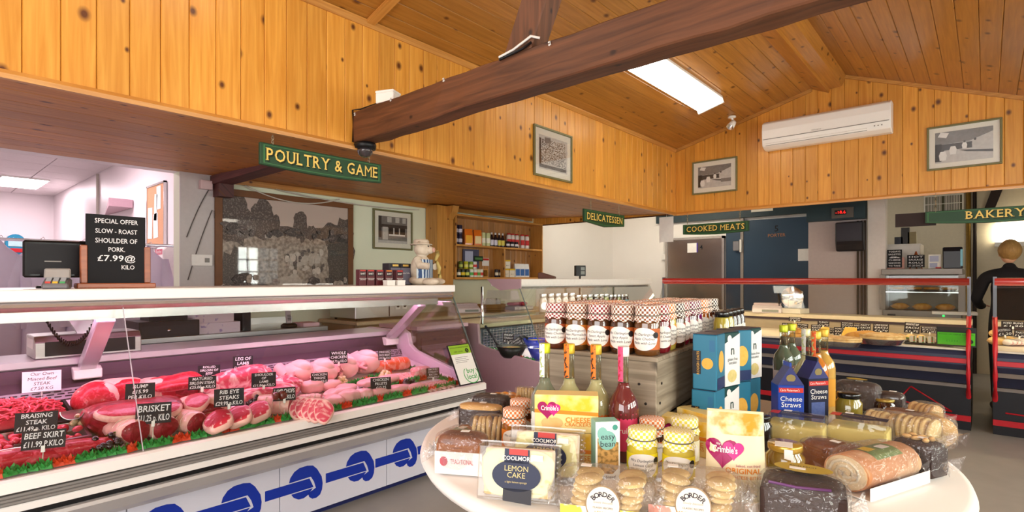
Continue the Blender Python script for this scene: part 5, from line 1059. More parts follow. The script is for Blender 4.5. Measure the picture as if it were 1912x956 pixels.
# deli bowls
def on_d2(u, v): 
    d = ray(u, v); k = (.625-.1027*2.77-EYE)/(d.z+.1027*d.x); return Vector((d.x*k, d.y*k, EYE+d.z*k))
def bowl(label, u, v, r, h, m, food, group='deli salad bowls'):
    t = thing('serving_bowl', label, 'bowl', on_d2(u, v), 0, group); MB().lathe([(0, 0), (r*.55, 0), (r*.7, h*.2), (r, h), (r*.96, h), (r*.66, h*.25), (0, h*.2)], 24).build('bowl', m, t)
    MB().lathe([(r*.86, h*.7), (r*.6, h*.86), (r*.3, h*.9), (0, h*.92)], 20).build('salad', food, t); return t
coleslaw = mat('salad_mix', '#8a9a4a', .6, col2='#b86a40', scale=60, thr=(.45, .55), bump=.5); bl_b = mat('blue_bowl', '#2c3fc0', .25, coat=.6); bk_b = mat('black_bowl', '#22241f', .35)
bowl('black salad bowl with a long spoon in the deli counter', 955, 667, .135, .10, bk_b, coleslaw); bowl('front blue salad bowl in the deli counter', 1010, 672, .12, .11, bl_b, mat('salad_pale', '#c9cdb8', .6, bump=.4)); bowl('rear blue salad bowl in the deli counter', 1000, 648, .13, .08, bl_b, coleslaw); bowl('far blue salad bowl nearest the glass', 1036, 662, .11, .09, bl_b, coleslaw)
for i, (u0, v0, u1, v1, lb) in enumerate(((906, 608, 932, 648, 'long dark spoon standing in the black salad bowl'), (957, 617, 972, 632, 'dark spoon handle behind the deli tickets'), (966, 620, 985, 632, 'dark serving tongs handle behind the deli tickets'))):
    b_ = on_d2(u1, v1+12); b_.z += .06; a_ = on(u0, v0, x=b_.x-.12)
    o = MB().tube([a_, (a_+b_)/2, b_], [.011, .010, .016], 8).build('serving_spoon', mat('spoon_black', '#2a2c34', .35)); tag(o, lb, 'serving spoon', 'deli spoons')
def ticket2(label, u0, u1, v0, v1, lines, p, rz, roll=0, group='deli counter tickets', tilt=-.2):
    k = px(p); w = (u1-u0)*k; h = (v1-v0)*k; t = thing('price_ticket', label, 'price ticket', p, rot=(tilt, roll, rz), group=group)
    MB().box(-w/2, w/2, 0, .0015, 0, h).build('card', tick, t); MB().box(-.006, .006, -.003, .004, -.012, .012).build('clip', white, t); MB().tube([(0, .003, -.01), (0, .003, -.06)], .0018, 5).build('pin', stringm, t); n = len(lines)
    for i, s in enumerate(lines): text(t, s, h/(n+.3)*.9, chalk, (0, -.0006, h*(1-(i+.62)/(n+.2))), shear=.1, width=w*.82)
ticket2('chalk ticket above the black salad bowl', 938, 960, 622, 640, ['BEEF', 'COLESLAW', '£1.20'], on(949, 640, x=-3.30), PI/2-.5, .12); ticket2('chalk ticket leaning on the black salad bowl', 958, 982, 632, 648, ['HOME MADE', 'POTATO SALAD', '£1.25'], on(968, 648, x=-3.2), PI/2-.5, -.5)
ticket2('chalk ticket at the right of the blue bowls', 1018, 1034, 620, 636, ['CHUTNEY', '£1.45'], on(1027, 640, x=-3.2), PI/2-.5, .1)
garland('parsley strip along the deli counter front', [on_d2(915, 655), on_d2(960, 668), on_d2(1002, 678)], .036)
t = thing('knife_roll', 'brown leather knife roll lying on the deli canopy', 'knife roll', (-3.2, 4.05, 1.353), .5); MB().prism([(0, 0), (.15, 0), (.15, .02), (.02, .06), (0, .055)], 'y', -.08, .08).build('roll', mat('brown_leather', '#5a3020', .5), t, bevel=.004)
t = thing('till_display', 'black customer display on a pole behind the deli counter', 'display', (-3.75, 5.55, .936), PI/2-.6); MB().lathe([(.05, 0), (.05, .015), (.015, .02), (.012, .46), (0, .46)], 12).build('pole', alu, t); MB().box(-.065, .065, -.03, .03, .45, .58).build('case', black, t, bevel=.004); MB().box(.0, .05, -.032, -.03, .47, .51).build('screen', mat('lcd_grey', '#8a8f88', .3), t); MB().box(.0, .05, -.032, -.03, .52, .56).build('screen', mat('lcd_grey', '#8a8f88', .3), t)
# green certificate at the end of the meat counter
lime = mat('lime_green', '#9ac83c', .4); paper = mat('paper_white', '#f4f5f2', .6, var=.02); 
gd = Vector((GB[0]-GT[0], 0, GB[1]-GT[1])).normalized(); lean = math.atan2(GT[0]-GB[0], GT[1]-GB[1])
t = thing('hygiene_certificate', 'green and white hygiene certificate propped at the end of the meat counter', 'certificate', (-2.605+.006, 2.55, .646), rot=(lean, 0, PI/2)); t.rotation_euler = (-abs(lean), 0, PI/2)
MB().box(-.10, .10, -.004, .004, 0, .285).build('frame', black, t); MB().box(-.094, .094, -.0052, -.004, .006, .279).build('sheet', paper, t); flat([(-.094, .215), (.094, .215), (.094, .279), (-.094, .279)], -.0056).build('heading', lime, t)
text(t, 'FOOD HYGIENE RATING', .014, mat('lab_181818', '#181818', .5), (0, -.006, .262), width=.17); flat(ell(.06, .235, .016, .016), -.006).build('rating_dot', mat('lab_181818', '#181818', .5), t); text(t, '5', .026, lime, (.06, -.0064, .235)); text(t, 'VERY GOOD', .014, mat('lab_181818', '#181818', .5), (-.02, -.006, .232))
for i in range(4): flat([(-.07, .19-.012*i), (.05-.02*(i % 2), .19-.012*i), (.05-.02*(i % 2), .193-.012*i), (-.07, .193-.012*i)], -.006).build('text_line', mat('grey_print', '#9a9a9a', .5), t)
grn = mat('leaf_green_print', '#3fae5a', .5); text(t, 'buy\nlocal', .05, grn, (.03, -.006, .07), bold=.01); 
mb = MB(); ri = ell(.03, .065, .062, .058, 24, PI*.75, PI*2.2); ro = ell(.03, .065, .068, .064, 24, PI*.75, PI*2.2); mb.add([(a, -.006, b) for a, b in ri+ro], [(i, i+1, 25+i+1, 25+i) for i in range(24)]); mb.build('ring', grn, t)
t = thing('gap_block', 'mauve bracket box standing between the two counters', 'box', (-3.75, 3.1, 0)); MB().box(-.25, .25, -.28, .28, 0, .93).build('cabinet', mat('dark_gap', '#4a3a3c', .5), t, bevel=.005); MB().box(-.26, .26, -.29, .29, .93, .96).build('lid', mauve, t); MB().box(.25, .262, -.24, .24, .1, .86).build('door', mat('dark_gap_door', '#5a4648', .5), t)
tag(t, 'dark cabinet with a mauve top standing between the two counters', 'cabinet')  # added block, stands in for the dark shaded gap between the counters
# ------------------------------------------------------------------ red railed counters
cnavy = mat('dark_blue_panel', '#343850', .35, var=.05); cblack = mat('black_panel', '#121119', .35); cred = mat('signal_red', '#c8202c', .35); railred = mat('rail_red', '#b0302a', .25, coat=.6, var=.04); cgrey = mat('grey_strip', '#9a9088', .4)
def red_counter(label, x0, x1, tri):
    t = thing('red_rail_counter', label, 'display counter', ((x0+x1)/2, 6.5, 0)); Y = 'w'
    def pr(poly, name, m, a=x0, b=x1, **k): return MB().prism(poly, 'x', a, b).build(name, m, t, Y, **k)
    pr([(6.31, 0), (7.15, 0), (7.15, .1), (6.31, .1)], 'plinth', cblack); pr([(6.27, .085), (6.3, .085), (6.3, .135), (6.27, .135)], 'red_kick_strip', cred)
    pr([(6.28, .1351), (7.2, .1351), (7.2, .55), (6.28, .55)], 'lower_panel', cblack); pr([(6.255, .385), (6.2795, .385), (6.2795, .415), (6.255, .415)], 'grey_strip', cgrey); pr([(6.20, .43), (6.2795, .415), (6.2795, .53), (6.14, .53)], 'step_panel', cnavy); pr([(6.05, .531), (6.28, .531), (6.28, .57), (6.03, .57)], 'grey_strip', cgrey)
    pr([(6.02, .571), (6.9, .571), (6.9, .74), (6.02, .74), (5.99, .70), (5.985, .62)], 'bumper', cnavy, bevel=.004); pr([(5.981, .635), (5.99, .63), (5.99, .675), (5.983, .67)], 'red_stripe', cred)
    pr([(6.0, .741), (6.9, .741), (6.9, .765), (6.0, .755)], 'deck', mat('deck_cream', '#e6dccb', .4)); pr([(6.9, .72), (6.92, .72), (6.92, .90), (6.9, .90)], 'back_panel', mat('back_tan', '#a89a84', .4)); pr([(6.88, .9005), (7.25, .9005), (7.25, .945), (6.88, .945)], 'rear_worktop', mat('worktop_cream', '#d8cbb0', .4), bevel=.003); pr([(6.885, .875), (6.899, .875), (6.899, .9), (6.885, .9)], 'lip', dark_i); pr([(7.1, .1), (7.2, .1), (7.2, .9), (7.1, .9)], 'rear_panel', cgrey)
    MB().tube([(x0+.01, 6.25, 1.325), (x1-.01, 6.25, 1.325)], .034, 16).build('red_rail', railred, t, Y)
    MB().box(x0+.05, x1-.05, 6.31, 6.36, 1.302, 1.314).build('lamp_tube', glow('warm_tube', '#ffe2b0', 26.0), t, Y); MB().box(x0+.05, x1-.05, 6.30, 6.37, 1.3145, 1.33).build('lamp_housing', alu, t, Y)
    crv = [(6.25, 1.30), (6.19, 1.20), (6.12, 1.05), (6.06, .90), (6.03, .76)]
    pr(crv+[(a+.006, b) for a, b in crv[::-1]], 'glass_pane', cglass, x0+.012, (x0+x1)/2-.002); pr(crv+[(a+.006, b) for a, b in crv[::-1]], 'glass_pane', cglass, (x0+x1)/2+.002, x1-.012)
    for x_ in (x0, x1-.025):
        MB().box(x_, x_+.025, 6.235, 6.275, .75, 1.37).build('chrome_post', mat('post_steel', '#6e6e74', .4, .6), t, Y); MB().prism([(6.0, .57), (6.3, .57), (6.3, 1.30), (6.25, 1.30), (6.12, 1.05), (6.04, .86)], 'x', x_+.004, x_+.01).build('end_glass', cglass, t, Y)
        pts = [(6.30, 1.02), (6.2, 1.0), (6.08, .90), (5.99, .75), (5.965, .55), (6.0, .38), (6.1, .33)]
        MB().tube([(x_+.0125, a, b) for a, b in pts], .017, 8).build('red_end_trim', cred, t, Y)
    if tri:
        xs, w = x1-.13, .007
        for q in (((xs-.38, .20), (xs, .155)), ((xs, .155), (xs-.30, .345)), ((xs-.30, .345), (xs-.36, .26)), ((xs-.36, .26), (xs-.46, .21))):
            MB().tube([(q[0][0], 6.278, q[0][1]), (q[1][0], 6.278, q[1][1])], w, 4).build('red_line', cred, t, Y)
    else: MB().tube([(x0+.08, 6.278, .20), (x0+.9, 6.278, .175)], .007, 4).build('red_line', cred, t, Y)
    return t
red_counter('long cooked meats counter with a round red rail', -3.0, -.10, True); red_counter('bakery counter with a round red rail at the far right', .045, 1.95, False)
# food in the cooked meats counter
DK = .762
def on3(u, v): return on(u, v, z=DK)
crust = mat('pie_crust', '#e0a650', .5, col2='#c47c2c', scale=24, thr=(.4, .7), bump=.3); crust_l = mat('pale_pastry', '#ecc98a', .55, col2='#d8a45a', scale=24, thr=(.4, .7), bump=.3); foil = mat('foil_tray', '#c8c8ca', .25, .9, bump=.3, scale=60); ham = mat('ham_pink', '#d88a80', .4, col2='#c0645c', scale=20); cheese = mat('cheese_yellow', '#f0c458', .4)
def pie(label, u, v, r, h, m=crust, tin=True, sq=(1, 1), group='pies in the cooked meats counter', base=None):
    p = on3(u, v) if base is None else base
    if base is None: r *= 1.15; h *= 1.7
    t = thing('pie', label, 'pie', p, random.random(), group)
    if tin: MB().lathe([(0, 0), (r*.8, 0), (r*1.02, h*.5), (r*1.05, h*.52), (r, h*.5), (0, h*.45)], 20, sq=sq).build('foil_tray', foil, t)
    b0 = h*.45 if tin else 0
    MB().lathe([(r*(.98 if tin else .92), b0), (r, b0+h*.15), (r*.97, b0+h*.35), (r*.7, h*.9), (r*.3, h), (0, h)], 20, sq=sq).build('crust', m, t); MB().tube([(r*.96*math.cos(2*PI*k/20)*sq[0], r*.96*math.sin(2*PI*k/20)*sq[1], b0+h*.33+.004*(k % 2)) for k in range(21)], .01, 6).build('crimped_edge', m, t); return t
def pasty(label, u, v, L_, m=crust, rz=0, base=None, group='pasties in the cooked meats counter'):
    p = on3(u, v) if base is None else base; t = thing('pasty', label, 'pasty', p, rz, group); t.scale = (1.4, 1.4, 1.4) if base is None else (1, 1, 1); MB().ball((0, 0, .035), (L_/2, .055, .042), 18, 10, noise=.02).build('pastry', m, t); MB().tube([(-L_/2+L_*k/10, .05*math.sin(PI*k/10)+.005*(k % 2), .035) for k in range(11)], .009, 6).build('crimp', m, t); return t
far = mat('slaw', '#e8e0c8', .5, col2='#8a9a40', scale=40)
for i, (u, v, r, h, m, lb) in enumerate(((1484, 652, .10, .09, crust, 'deep pie behind the purple gingham jar'), (1512, 650, .11, .05, crust_l, 'flat pale pie behind the amber bottle'), (1545, 652, .12, .05, crust_l, 'wide flat pastry pie left of the glass seam'), (1575, 654, .12, .05, crust_l, 'wide flat pastry pie right of the glass seam'))): pie(lb, u, v-8, r, h, m)
for u, v, lb in ((1604, 640, 'left golden round pasty'), (1618, 638, 'right golden round pasty')): pasty(lb, u, v, .17, crust, .3)
for i, (u, v, lb) in enumerate(((1645, 642, 'large lattice quiche in a foil tray'),)): pie(lb, u, v, .16, .06, crust_l)
def tray3(label, u, v, w, d, m, items, group='trays in the red railed counters'):
    p = on3(u, v); t = thing('food_tray', label, 'tray', p, 0, group); MB().box(-w/2, w/2, -d/2, d/2, 0, .012).build('tray', m, t, bevel=.004); return p
p = tray3('silver tray of filled rolls in the cooked meats counter', 1690, 638, .34, .2, foil, 0)
for i in range(4):
    o = MB().ball((0, 0, .03), (.04, .085, .03), 14, 8).build('filled_roll', crust_l, None, p+Vector((-.12+.08*i, 0, .014)), (0, 0, .05*i)); tag(o, ords[i]+' filled roll from the left on the silver tray', 'filled roll', 'filled rolls'); MB().box(-.035, .035, -.088, .08, .026, .034).build('filling', mat('salad_green', '#4a9a3a', .5, col2='#d83a30', scale=40, thr=(.5, .6)), o)
p = tray3('black tray of sandwiches beside the green label', 1733, 642, .34, .2, black, 0)
for i in range(5):
    o = MB().prism([(-.08, 0), (.08, 0), (-.08, .06)], 'x', -.012, .012).build('sandwich', mat('bread_white', '#efe0c4', .6), None, p+Vector((-.13+.065*i, 0, .014)), (0, 0, .2)); tag(o, ords[i]+' cut sandwich from the left on the black tray', 'sandwich', 'sandwiches'); MB().prism([(-.08, .002), (.078, .002), (-.08, .058)], 'x', .012, .024).build('filling', mat('salad_green', '#4a9a3a', .5), o); MB().prism([(-.08, 0), (.08, 0), (-.08, .06)], 'x', .024, .036).build('slice', mat('bread_white', '#efe0c4', .6), o)
for i, (u, v, s, lb) in enumerate(((1476, 628, .06, 'block of yellow cheese at the left of the pies'), (1512, 622, .05, 'wedge of pale cheese behind the flat pies'), (1537, 632, .05, 'wedge of pale cheese beside the glass seam'), (1585, 636, .06, 'block of orange cheese before the tickets'))):
    o = MB().prism([(-s, 0), (s, 0), (s, s*1.5), (-s*.4, s*1.5)], 'y', -s*.8, s*.8).build('cheese_block', cheese, None, on3(u, v-8), (0, 0, .4)); tag(o, lb, 'cheese', 'cheeses')
t = thing('green_label', 'bright green rating label standing in the cooked meats counter', 'label', (*on(1785, 655, y=6.08).xy, .7635), 0); k = px(Vector(t.location)); w, h = 58*k, 36*k
MB().box(-w/2, w/2, 0, .003, 0, h).build('card', black, t); flat([(-w*.47, h*.08), (w*.47, h*.08), (w*.47, h*.72), (-w*.47, h*.72)], -.0006).build('green_field', mat('vivid_green', '#5ad020', .5), t); text(t, 'FOOD HYGIENE RATING', .014, black, (0, -.001, h*.62), width=w*.85); text(t, '0 1 2 3 4', .022, mat('mid_green', '#2f8a18', .5), (-w*.1, -.001, h*.28)); flat(ell(w*.36, h*.28, .018, .018), -.001).build('rating_dot', black, t); text(t, '5', .025, MT['vivid_green'], (w*.36, -.0014, h*.28))
o = bowl('blue bowl of ham behind the bright green label', 1000, 660, .12, .07, bl_b, ham); o.location = on(1785, 640, y=6.45); o.location.z = DK
T3 = [(1460, 1478, 603, 622, 'POTATO'), (1473, 1495, 592, 600, 'SANDWICH HAM'), (1487, 1507, 604, 618, 'STUFFED'), (1515, 1534, 606, 618, 'HONEY ROAST'), (1527, 1547, 599, 609, 'TURKEY'), (1543, 1560, 612, 625, 'STEAK PIE'), (1558, 1580, 611, 626, 'PORK PIE'), (1571, 1592, 601, 613, 'ROAST HAM'), (1591, 1612, 605, 620, 'SAUSAGE ROLL'), (1606, 1624, 604, 620, 'PASTY'), (1632, 1657, 604, 620, 'LARGE QUICHE'), (1690, 1714, 602, 622, 'BREAKFAST BAP'), (1722, 1750, 610, 622, 'PLOUGHMANS')]
for i, (a, b, c, d, s) in enumerate(T3): ticket2('chalk ticket reading '+s.lower()+' in the cooked meats counter', a, b, c, d, [s, 'EACH', '£1.%02d' % (20+5*i)] if d-c > 10 else [s, '£1.70'], on(((a+b)/2), d, y=6.5+.05*(i % 3)), -.1, .04*((i % 3)-1), 'chalk tickets in the cooked meats counter')
for i, (u, v, lb) in enumerate(((1863, 640, 'left pile of pastries in the bakery counter'),)):
    for j in range(5): pasty(ords[j]+' pastry of the left bakery pile', 0, 0, .13, crust_l, j*1.3, on3(1862+10*(j % 3), 644-4*(j//3))+Vector((0, 0, .0 if j < 3 else .05)), 'pastries in the bakery counter')
for j in range(5):
    o = MB().ball((0, 0, .03), (.045, .10, .03), 14, 8).build('iced_bun', mat('iced_white', '#f4e8e4', .4, col2='#d88a88', scale=12, thr=(.55, .6)), None, on3(1880+8*j, 645), (0, 0, .2)); tag(o, ords[j]+' iced bun from the left in the bakery counter', 'iced bun', 'iced buns')
for i, (a, b, c, d, s) in enumerate(((1866, 1888, 612, 628, 'SHORTBREAD'), (1875, 1908, 600, 612, 'ICED BUNS'), (1895, 1912, 618, 630, 'TARTS'))): ticket2('chalk ticket reading '+s.lower()+' in the bakery counter', a, b, c, d, [s, '£1.20'], on((a+b)/2, d, y=6.45), 0, .15*(i-1), 'bakery counter tickets')
o = MB().box(-.20, .20, -.12, .12, 0, .035).build('paper_stack', wht, None, on(1780, 588, z=.946)+Vector((0, .1, 0)), (0, 0, .1), bevel=.004); tag(o, 'stack of white paper on the rear worktop at the counter end', 'paper')
t = weigh('cream bench scale on the cooked meats worktop', 900, 580); t.location = (-2.0, 7.0, .9455); t.rotation_euler = (0, 0, .2); 
t = thing('meat_slicer', 'steel slicing machine with a bright blade behind the red rail', 'slicer', (-1.72, 7.02, .9455), -.3); MB().box(-.14, .14, -.1, .1, 0, .06).build('base', cream, t, bevel=.006); MB().lathe([(0, 0), (.12, 0), (.125, .006), (.12, .012), (0, .014)], 26).build('blade', chrome, t, (.02, -.05, .19), (PI/2, 0, .3)); MB().prism([(-.06, .06), (.06, .06), (.08, .26), (-.02, .28)], 'y', .0, .08).build('motor_housing', cream, t, bevel=.008); MB().tube([(-.12, -.08, .06), (-.13, -.09, .26)], .012, 8).build('handle', black, t)
# ------------------------------------------------------------------ cold room doors

dsteel = mat('door_steel', '#b8b0ae', .22, 1.0, var=.15, scale=2.5); dblue = mat('cold_blue', '#31475c', .4, var=.06, scale=3)
d1 = structure(MB().box(-4.20, -3.255, 8.94, 8.99, 0, 2.02).build('door_1', dsteel, bevel=.004), 'brushed steel cold room door numbered four')
for a, b, c, d in ((-4.24, -4.20, 0, 2.06), (-3.255, -3.215, 0, 2.06), (-4.24, -3.215, 2.02, 2.06)): MB().box(a, b, 8.93, 8.995, c, d).build('frame', alu, d1)
text(d1, '4', .10, black, (-3.60, 8.936, 1.88), bold=.01); flat([(-3.84, 1.80), (-3.68, 1.80), (-3.68, 1.96), (-3.84, 1.96)], 8.936).build('notice', wht, d1); flat([(-3.68, 1.80), (-3.66, 1.80), (-3.66, 1.96), (-3.68, 1.96)], 8.936).build('notice_edge', mat('purple_print', '#5a3fa8', .5), d1)
structure(MB().box(-3.2, -2.95, 8.97, 9.0, 0, 2.2).build('trim_17', dblue), 'blue-grey panel between the cold room doors')
d2 = structure(MB().box(-2.91, -1.90+.0, 8.93, 8.99, 0, 2.28).build('door_2', dblue, bevel=.004), 'dark blue cold room door numbered five')
for a, b in ((-2.955, -2.91),): MB().box(a, b, 8.92, 8.995, 0, 2.32).build('frame', mat('frame_grey', '#9a9088', .5), d2)
text(d2, '5', .13, black, (-2.42, 8.926, 2.12), bold=.012); text(d2, 'PORTER', .07, mat('copper_print', '#b07850', .4), (-2.42, 8.926, 2.02), bold=.01)
flat([(-2.12, 1.62), (-1.96, 1.62), (-1.96, 1.80), (-2.12, 1.80)], 8.926).build('notice', wht, d2); flat([(-1.96, 1.62), (-1.94, 1.62), (-1.94, 1.80), (-1.96, 1.80)], 8.926).build('notice_edge', MT['purple_print'], d2)
structure(MB().box(-4.4, -1.4, 8.9, 8.995, 2.33, 2.74).build('trim_18', mat('dark_teal', '#26383f', .5)), 'dark teal panel over the cold room doors')
q = thing('label_plate', 'small cream plate above the cold room doors', 'plate', (-2.62, 8.895, 2.40)); MB().box(-.16, .16, -.008, 0, 0, .1).build('plate', cream, q); flat([(-.13, .04), (.13, .04), (.13, .07), (-.13, .07)], -.0086).build('lettering', black, q)
q = thing('door_latch', 'grey latch between the two cold room doors', 'latch', (-3.02, 8.96, 1.80)); MB().box(-.05, .05, -.06, 0, 0, .16).build('body', mat('latch_grey', '#8a8a90', .4, .5), q, bevel=.01); MB().box(.06, .09, -.07, -.02, -.02, .18).build('bolt', wht, q)
structure(MB().box(-1.895, -1.78, 8.94, 8.998, 0, 2.3).build('trim_19', mat('frame_cream', '#d8cfc2', .5)), 'cream door frame right of the blue door'); structure(MB().box(-1.775, -1.12, 8.0, 8.05, 0, 2.1).build('wall_partition', mat('partition_mauve', '#b8a8a4', .5)), 'dull mauve partition beside the cold room')
structure(MB().box(-1.775, -1.12, 7.9, 8.06, 2.101, 2.70).build('trim_20', mat('dark_teal', '#26383f', .5)), 'dark recess panel above the partition')
structure(MB().box(-1.10, -.92, 7.95, 8.12, 0, 2.75).build('trim_21', mat('pillar_white', '#d9d0cc', .5)), 'white pillar left of the bakery')
t = thing('switch_box', 'small grey isolator switch on the cream door frame', 'switch', (-1.84, 8.938, 1.20)); MB().box(-.05, .05, -.04, 0, 0, .12).build('case', mat('switch_grey', '#8a857c', .5), t, bevel=.005); MB().lathe([(0, 0), (.03, 0), (.03, .012), (0, .012)], 14).build('dial', black, t, (0, -.042, .06), (PI/2, 0, 0))
t = thing('temperature_display', 'cold room controller showing red digits', 'controller', (-1.36, 7.895, 2.12)); MB().box(-.12, .12, -.03, 0, 0, .13).build('case', mat('controller_grey', '#5a5450', .5), t); MB().box(-.085, .045, -.033, -.03, .04, .10).build('window', black, t); text(t, '-18.6', .05, glow('led_red', '#ff2018', 3.0), (-.02, -.034, .07), width=.11)
t = thing('towel_dispenser', 'black paper towel dispenser on the partition', 'dispenser', (-1.28, 7.995, 1.70)); dsp = mat('smoked_black', '#1c181f', .4, coat=.1); MB().prism([(0, 0), (-.14, 0), (-.17, .08), (-.19, .12), (-.19, .36), (0, .36)], 'x', -.15, .15).build('body', dsp, t, bevel=.012); MB().box(-.13, .13, -.193, -.189, .14, .34).build('cover', mat('smoked_cover', '#241f2a', .35, coat=.15), t)
t = thing('wall_pipes', 'dull steel pipe run down the partition', 'pipe', (-1.19, 7.99, 0)); 
for dx in (0, .04, .075): MB().tube([(dx-.02, -.02, .02), (dx-.02, -.02, 2.08)], .012, 8).build('pipe', mat('pipe_brown', '#4a3c30', .5), t)
# hanging paper
t = thing('hanging_paper', 'blank white paper sheet hanging under the pine corner', 'paper', on(1244, 405, y=YG-.06)); k = px(Vector(t.location)); MB().box(-14*k, 14*k, 0, .002, -47*k, 0).build('sheet', wht, t); MB().tube([(0, .001, -.01), (0, .03, .10)], .002, 5).build('string', stringm, t)
t = thing('pull_switch', 'white pull-cord switch on the white wall', 'switch', on(1239, 480, y=8.95)); MB().box(-.04, .04, 0, .04, -.05, .05).build('box', wht, t, bevel=.006); MB().tube([(-.01, .02, .05), (-.01, .02, .42)], .006, 6).build('conduit', wht, t); MB().tube([(.01, .02, .05), (.01, .02, .42)], .006, 6).build('conduit', wht, t)
t = thing('wall_lamp', 'pair of glowing bulkhead lamps beyond the pine corner', 'lamp', (-3.75, 8.2, 2.55)); MB().lathe([(.05, .2), (.05, .10), (.09, .06), (.09, .0), (0, 0)], 16).build('shade', cream, t); MB().ball((0, 0, 0), .06, 12, 8).build('bulb', glow('warm_bulb', '#ffe8b8', 25.0), t)
# ------------------------------------------------------------------ bakery
wallc = MT['bakery_wall']
t = thing('pie_warmer', 'stainless heated display cabinet in the bakery', 'heated cabinet', (-.575, 8.2, 0)); W2 = .37; steel_ = steel; steel = mat('dull_steel', '#77716c', .4, .6)
MB().box(-W2, W2, -.3, .3, 0, .88).build('stand', steel, t); MB().box(-W2, W2, -.3, .3, .88, .98).build('base', steel, t, bevel=.004); MB().box(-W2-.01, W2+.01, -.32, .3, 1.40, 1.47).build('roof', steel, t, bevel=.004)
for s in (-1, 1): MB().box(s*W2-.03, s*W2+.03, -.3, -.24, .98, 1.40).build('corner_post', steel, t); MB().box(s*W2-.01, s*W2+.01, -.24, .28, .98, 1.40).build('side_glass', cglass, t)
MB().box(-W2, W2, .27, .29, .98, 1.40).build('back', mat('cabinet_back', '#6a645c', .4, .5), t); MB().box(-W2+.03, W2-.03, -.28, .26, 1.19, 1.20).build('shelf', chrome, t); MB().box(-W2+.03, W2-.03, -.29, -.284, .99, 1.39).build('front_glass', cglass, t); MB().box(.2, .22, -.304, -.3, .92, .94).build('indicator', glow('led_green', '#30ff60', 2.0), t); MB().box(-.32, -.24, -.303, -.3, .9, .93).build('badge', black, t)
for i in range(4): pie(['left', 'second', 'third', 'right'][i]+' pie keeping warm in the heated cabinet', 0, 0, .075, .05, crust, True, (1, 1), 'pies in the heated cabinet', Vector((-.83+.17*i, 8.18, 1.2005)))
for i in range(3): pasty(['left', 'middle', 'right'][i]+' pasty on the floor of the heated cabinet', 0, 0, .18, crust, .2, Vector((-.80+.22*i, 8.18, .981)), 'pasties in the heated cabinet')
steel = steel_
def cboard(label, x, z, w, h, lines, easel=False):
    t = thing('chalkboard', label, 'chalkboard', (x, 8.1, z), 0, 'small bakery chalkboards'); MB().box(-w/2-.03, w/2+.03, -.03, .03, 0, .02).build('base', woodr, t) if not easel else None
    b = MB().box(-w/2, w/2, -.006, .006, .02, h).build('board', slate, t)
    if easel:
        for s in (-1, 1): MB().tube([(s*w*.35, .0, 0), (0, .02, h*1.25)], .008, 6).build('easel_leg', woodr, t)
        MB().tube([(0, .09, 0), (0, .02, h*1.2)], .008, 6).build('easel_leg', woodr, t)
    else:
        for s in (-1, 1): MB().box(s*(w/2+.012)-.012, s*(w/2+.012)+.012, -.012, .012, .02, h*.6).build('post', woodr, t)
    for i, s in enumerate(lines): text(b, s, h/len(lines)*.7, chalk, (0, -.0066, h-(i+.7)*(h-.03)/len(lines)), width=w*.8)
cboard('chalkboard listing sandwich fillings on the heated cabinet', -.845, 1.47, .15, .24, ['TODAYS', 'BAGUETTES', '&', 'CHEESE', 'SANDWICHES', 'TO TAKE']); cboard('chalkboard on an easel offering hot sausage rolls', -.635, 1.47, .17, .17, ['HOT', 'SAUSAGE', 'ROLLS', '£1.20 EACH'], True)
t = carton('leaflet_stand', 'white and blue leaflet stand on the heated cabinet', (-.455, 8.1, 1.47), 0, .12, .03, .17, wht, 'leaflet stand', None, [([(-.4, .5), (.3, .5), (.3, .9), (-.4, .9)], mat('pale_blue_print', '#b8bcd8', .5)), ([(-.4, .1), (.2, .1), (.2, .4), (-.4, .4)], mat('pale_blue_print', '#b8bcd8', .5))]); MB().prism([(-.06, 0), (.03, 0), (.03, .02), (-.06, .02)], 'x', .01, .06).build('foot', mat('red_print', '#c8322c', .4), t)
t = thing('towel_dispenser', 'black towel dispenser standing on the heated cabinet', 'dispenser', (-.29, 8.12, 1.47)); MB().prism([(-.1, 0), (.1, 0), (.1, .25), (-.08, .25), (-.1, .2)], 'x', -.09, .09).build('body', dsp, t, bevel=.01); MB().box(.07, .09, -.104, -.1, .03, .22).build('reflector', mat('cyan_edge', '#7ac8e0', .3), t)
t = thing('white_cupboard', 'white upright cupboard behind the heated cabinet', 'cupboard', (-.82, 8.75, 0)); MB().box(-.2, .2, -.22, .25, 0, 1.80).build('body', mat('fridge_white', '#dcd4cc', .4), t, bevel=.006); MB().box(-.195, .195, -.24, -.222, .02, 1.78).build('door', mat('fridge_white', '#dcd4cc', .4), t, bevel=.004); MB().box(.15, .17, -.27, -.24, .9, 1.2).build('handle', acg, t)
for i, (x, h, c, lb) in enumerate(((-.86, .10, '#20202a', 'black pot on the white cupboard'), (-.72, .16, '#8a7a50', 'gold framed card on the white cupboard'), (-.79, .22, '#2a241e', 'dark bottle box on the white cupboard'))): carton('cupboard_box', lb, (x, 8.7, 1.80), 0, .09, .08, h, mat('pack_'+c.strip('#'), c, .4), 'box', 'things on the white cupboard')
t = thing('air_vent', 'cream slatted air vent high on the bakery wall', 'vent', (-.47, 10.19, 2.31)); MB().box(-.23, .23, -.03, 0, 0, .29).build('frame', cream, t, bevel=.004); MB().box(-.21, .21, -.032, -.03, .03, .26).build('recess', mat('vent_dark', '#5a5844', .6), t)
for s in (-1, 1):
    for i in range(10): MB().box(s*.105-.09+.018*i, s*.105-.082+.018*i, -.045, -.032, .03, .26).build('slat', cream, t)
MB().box(-.21, .21, -.046, -.044, .14, .15).build('rail', cream, t)
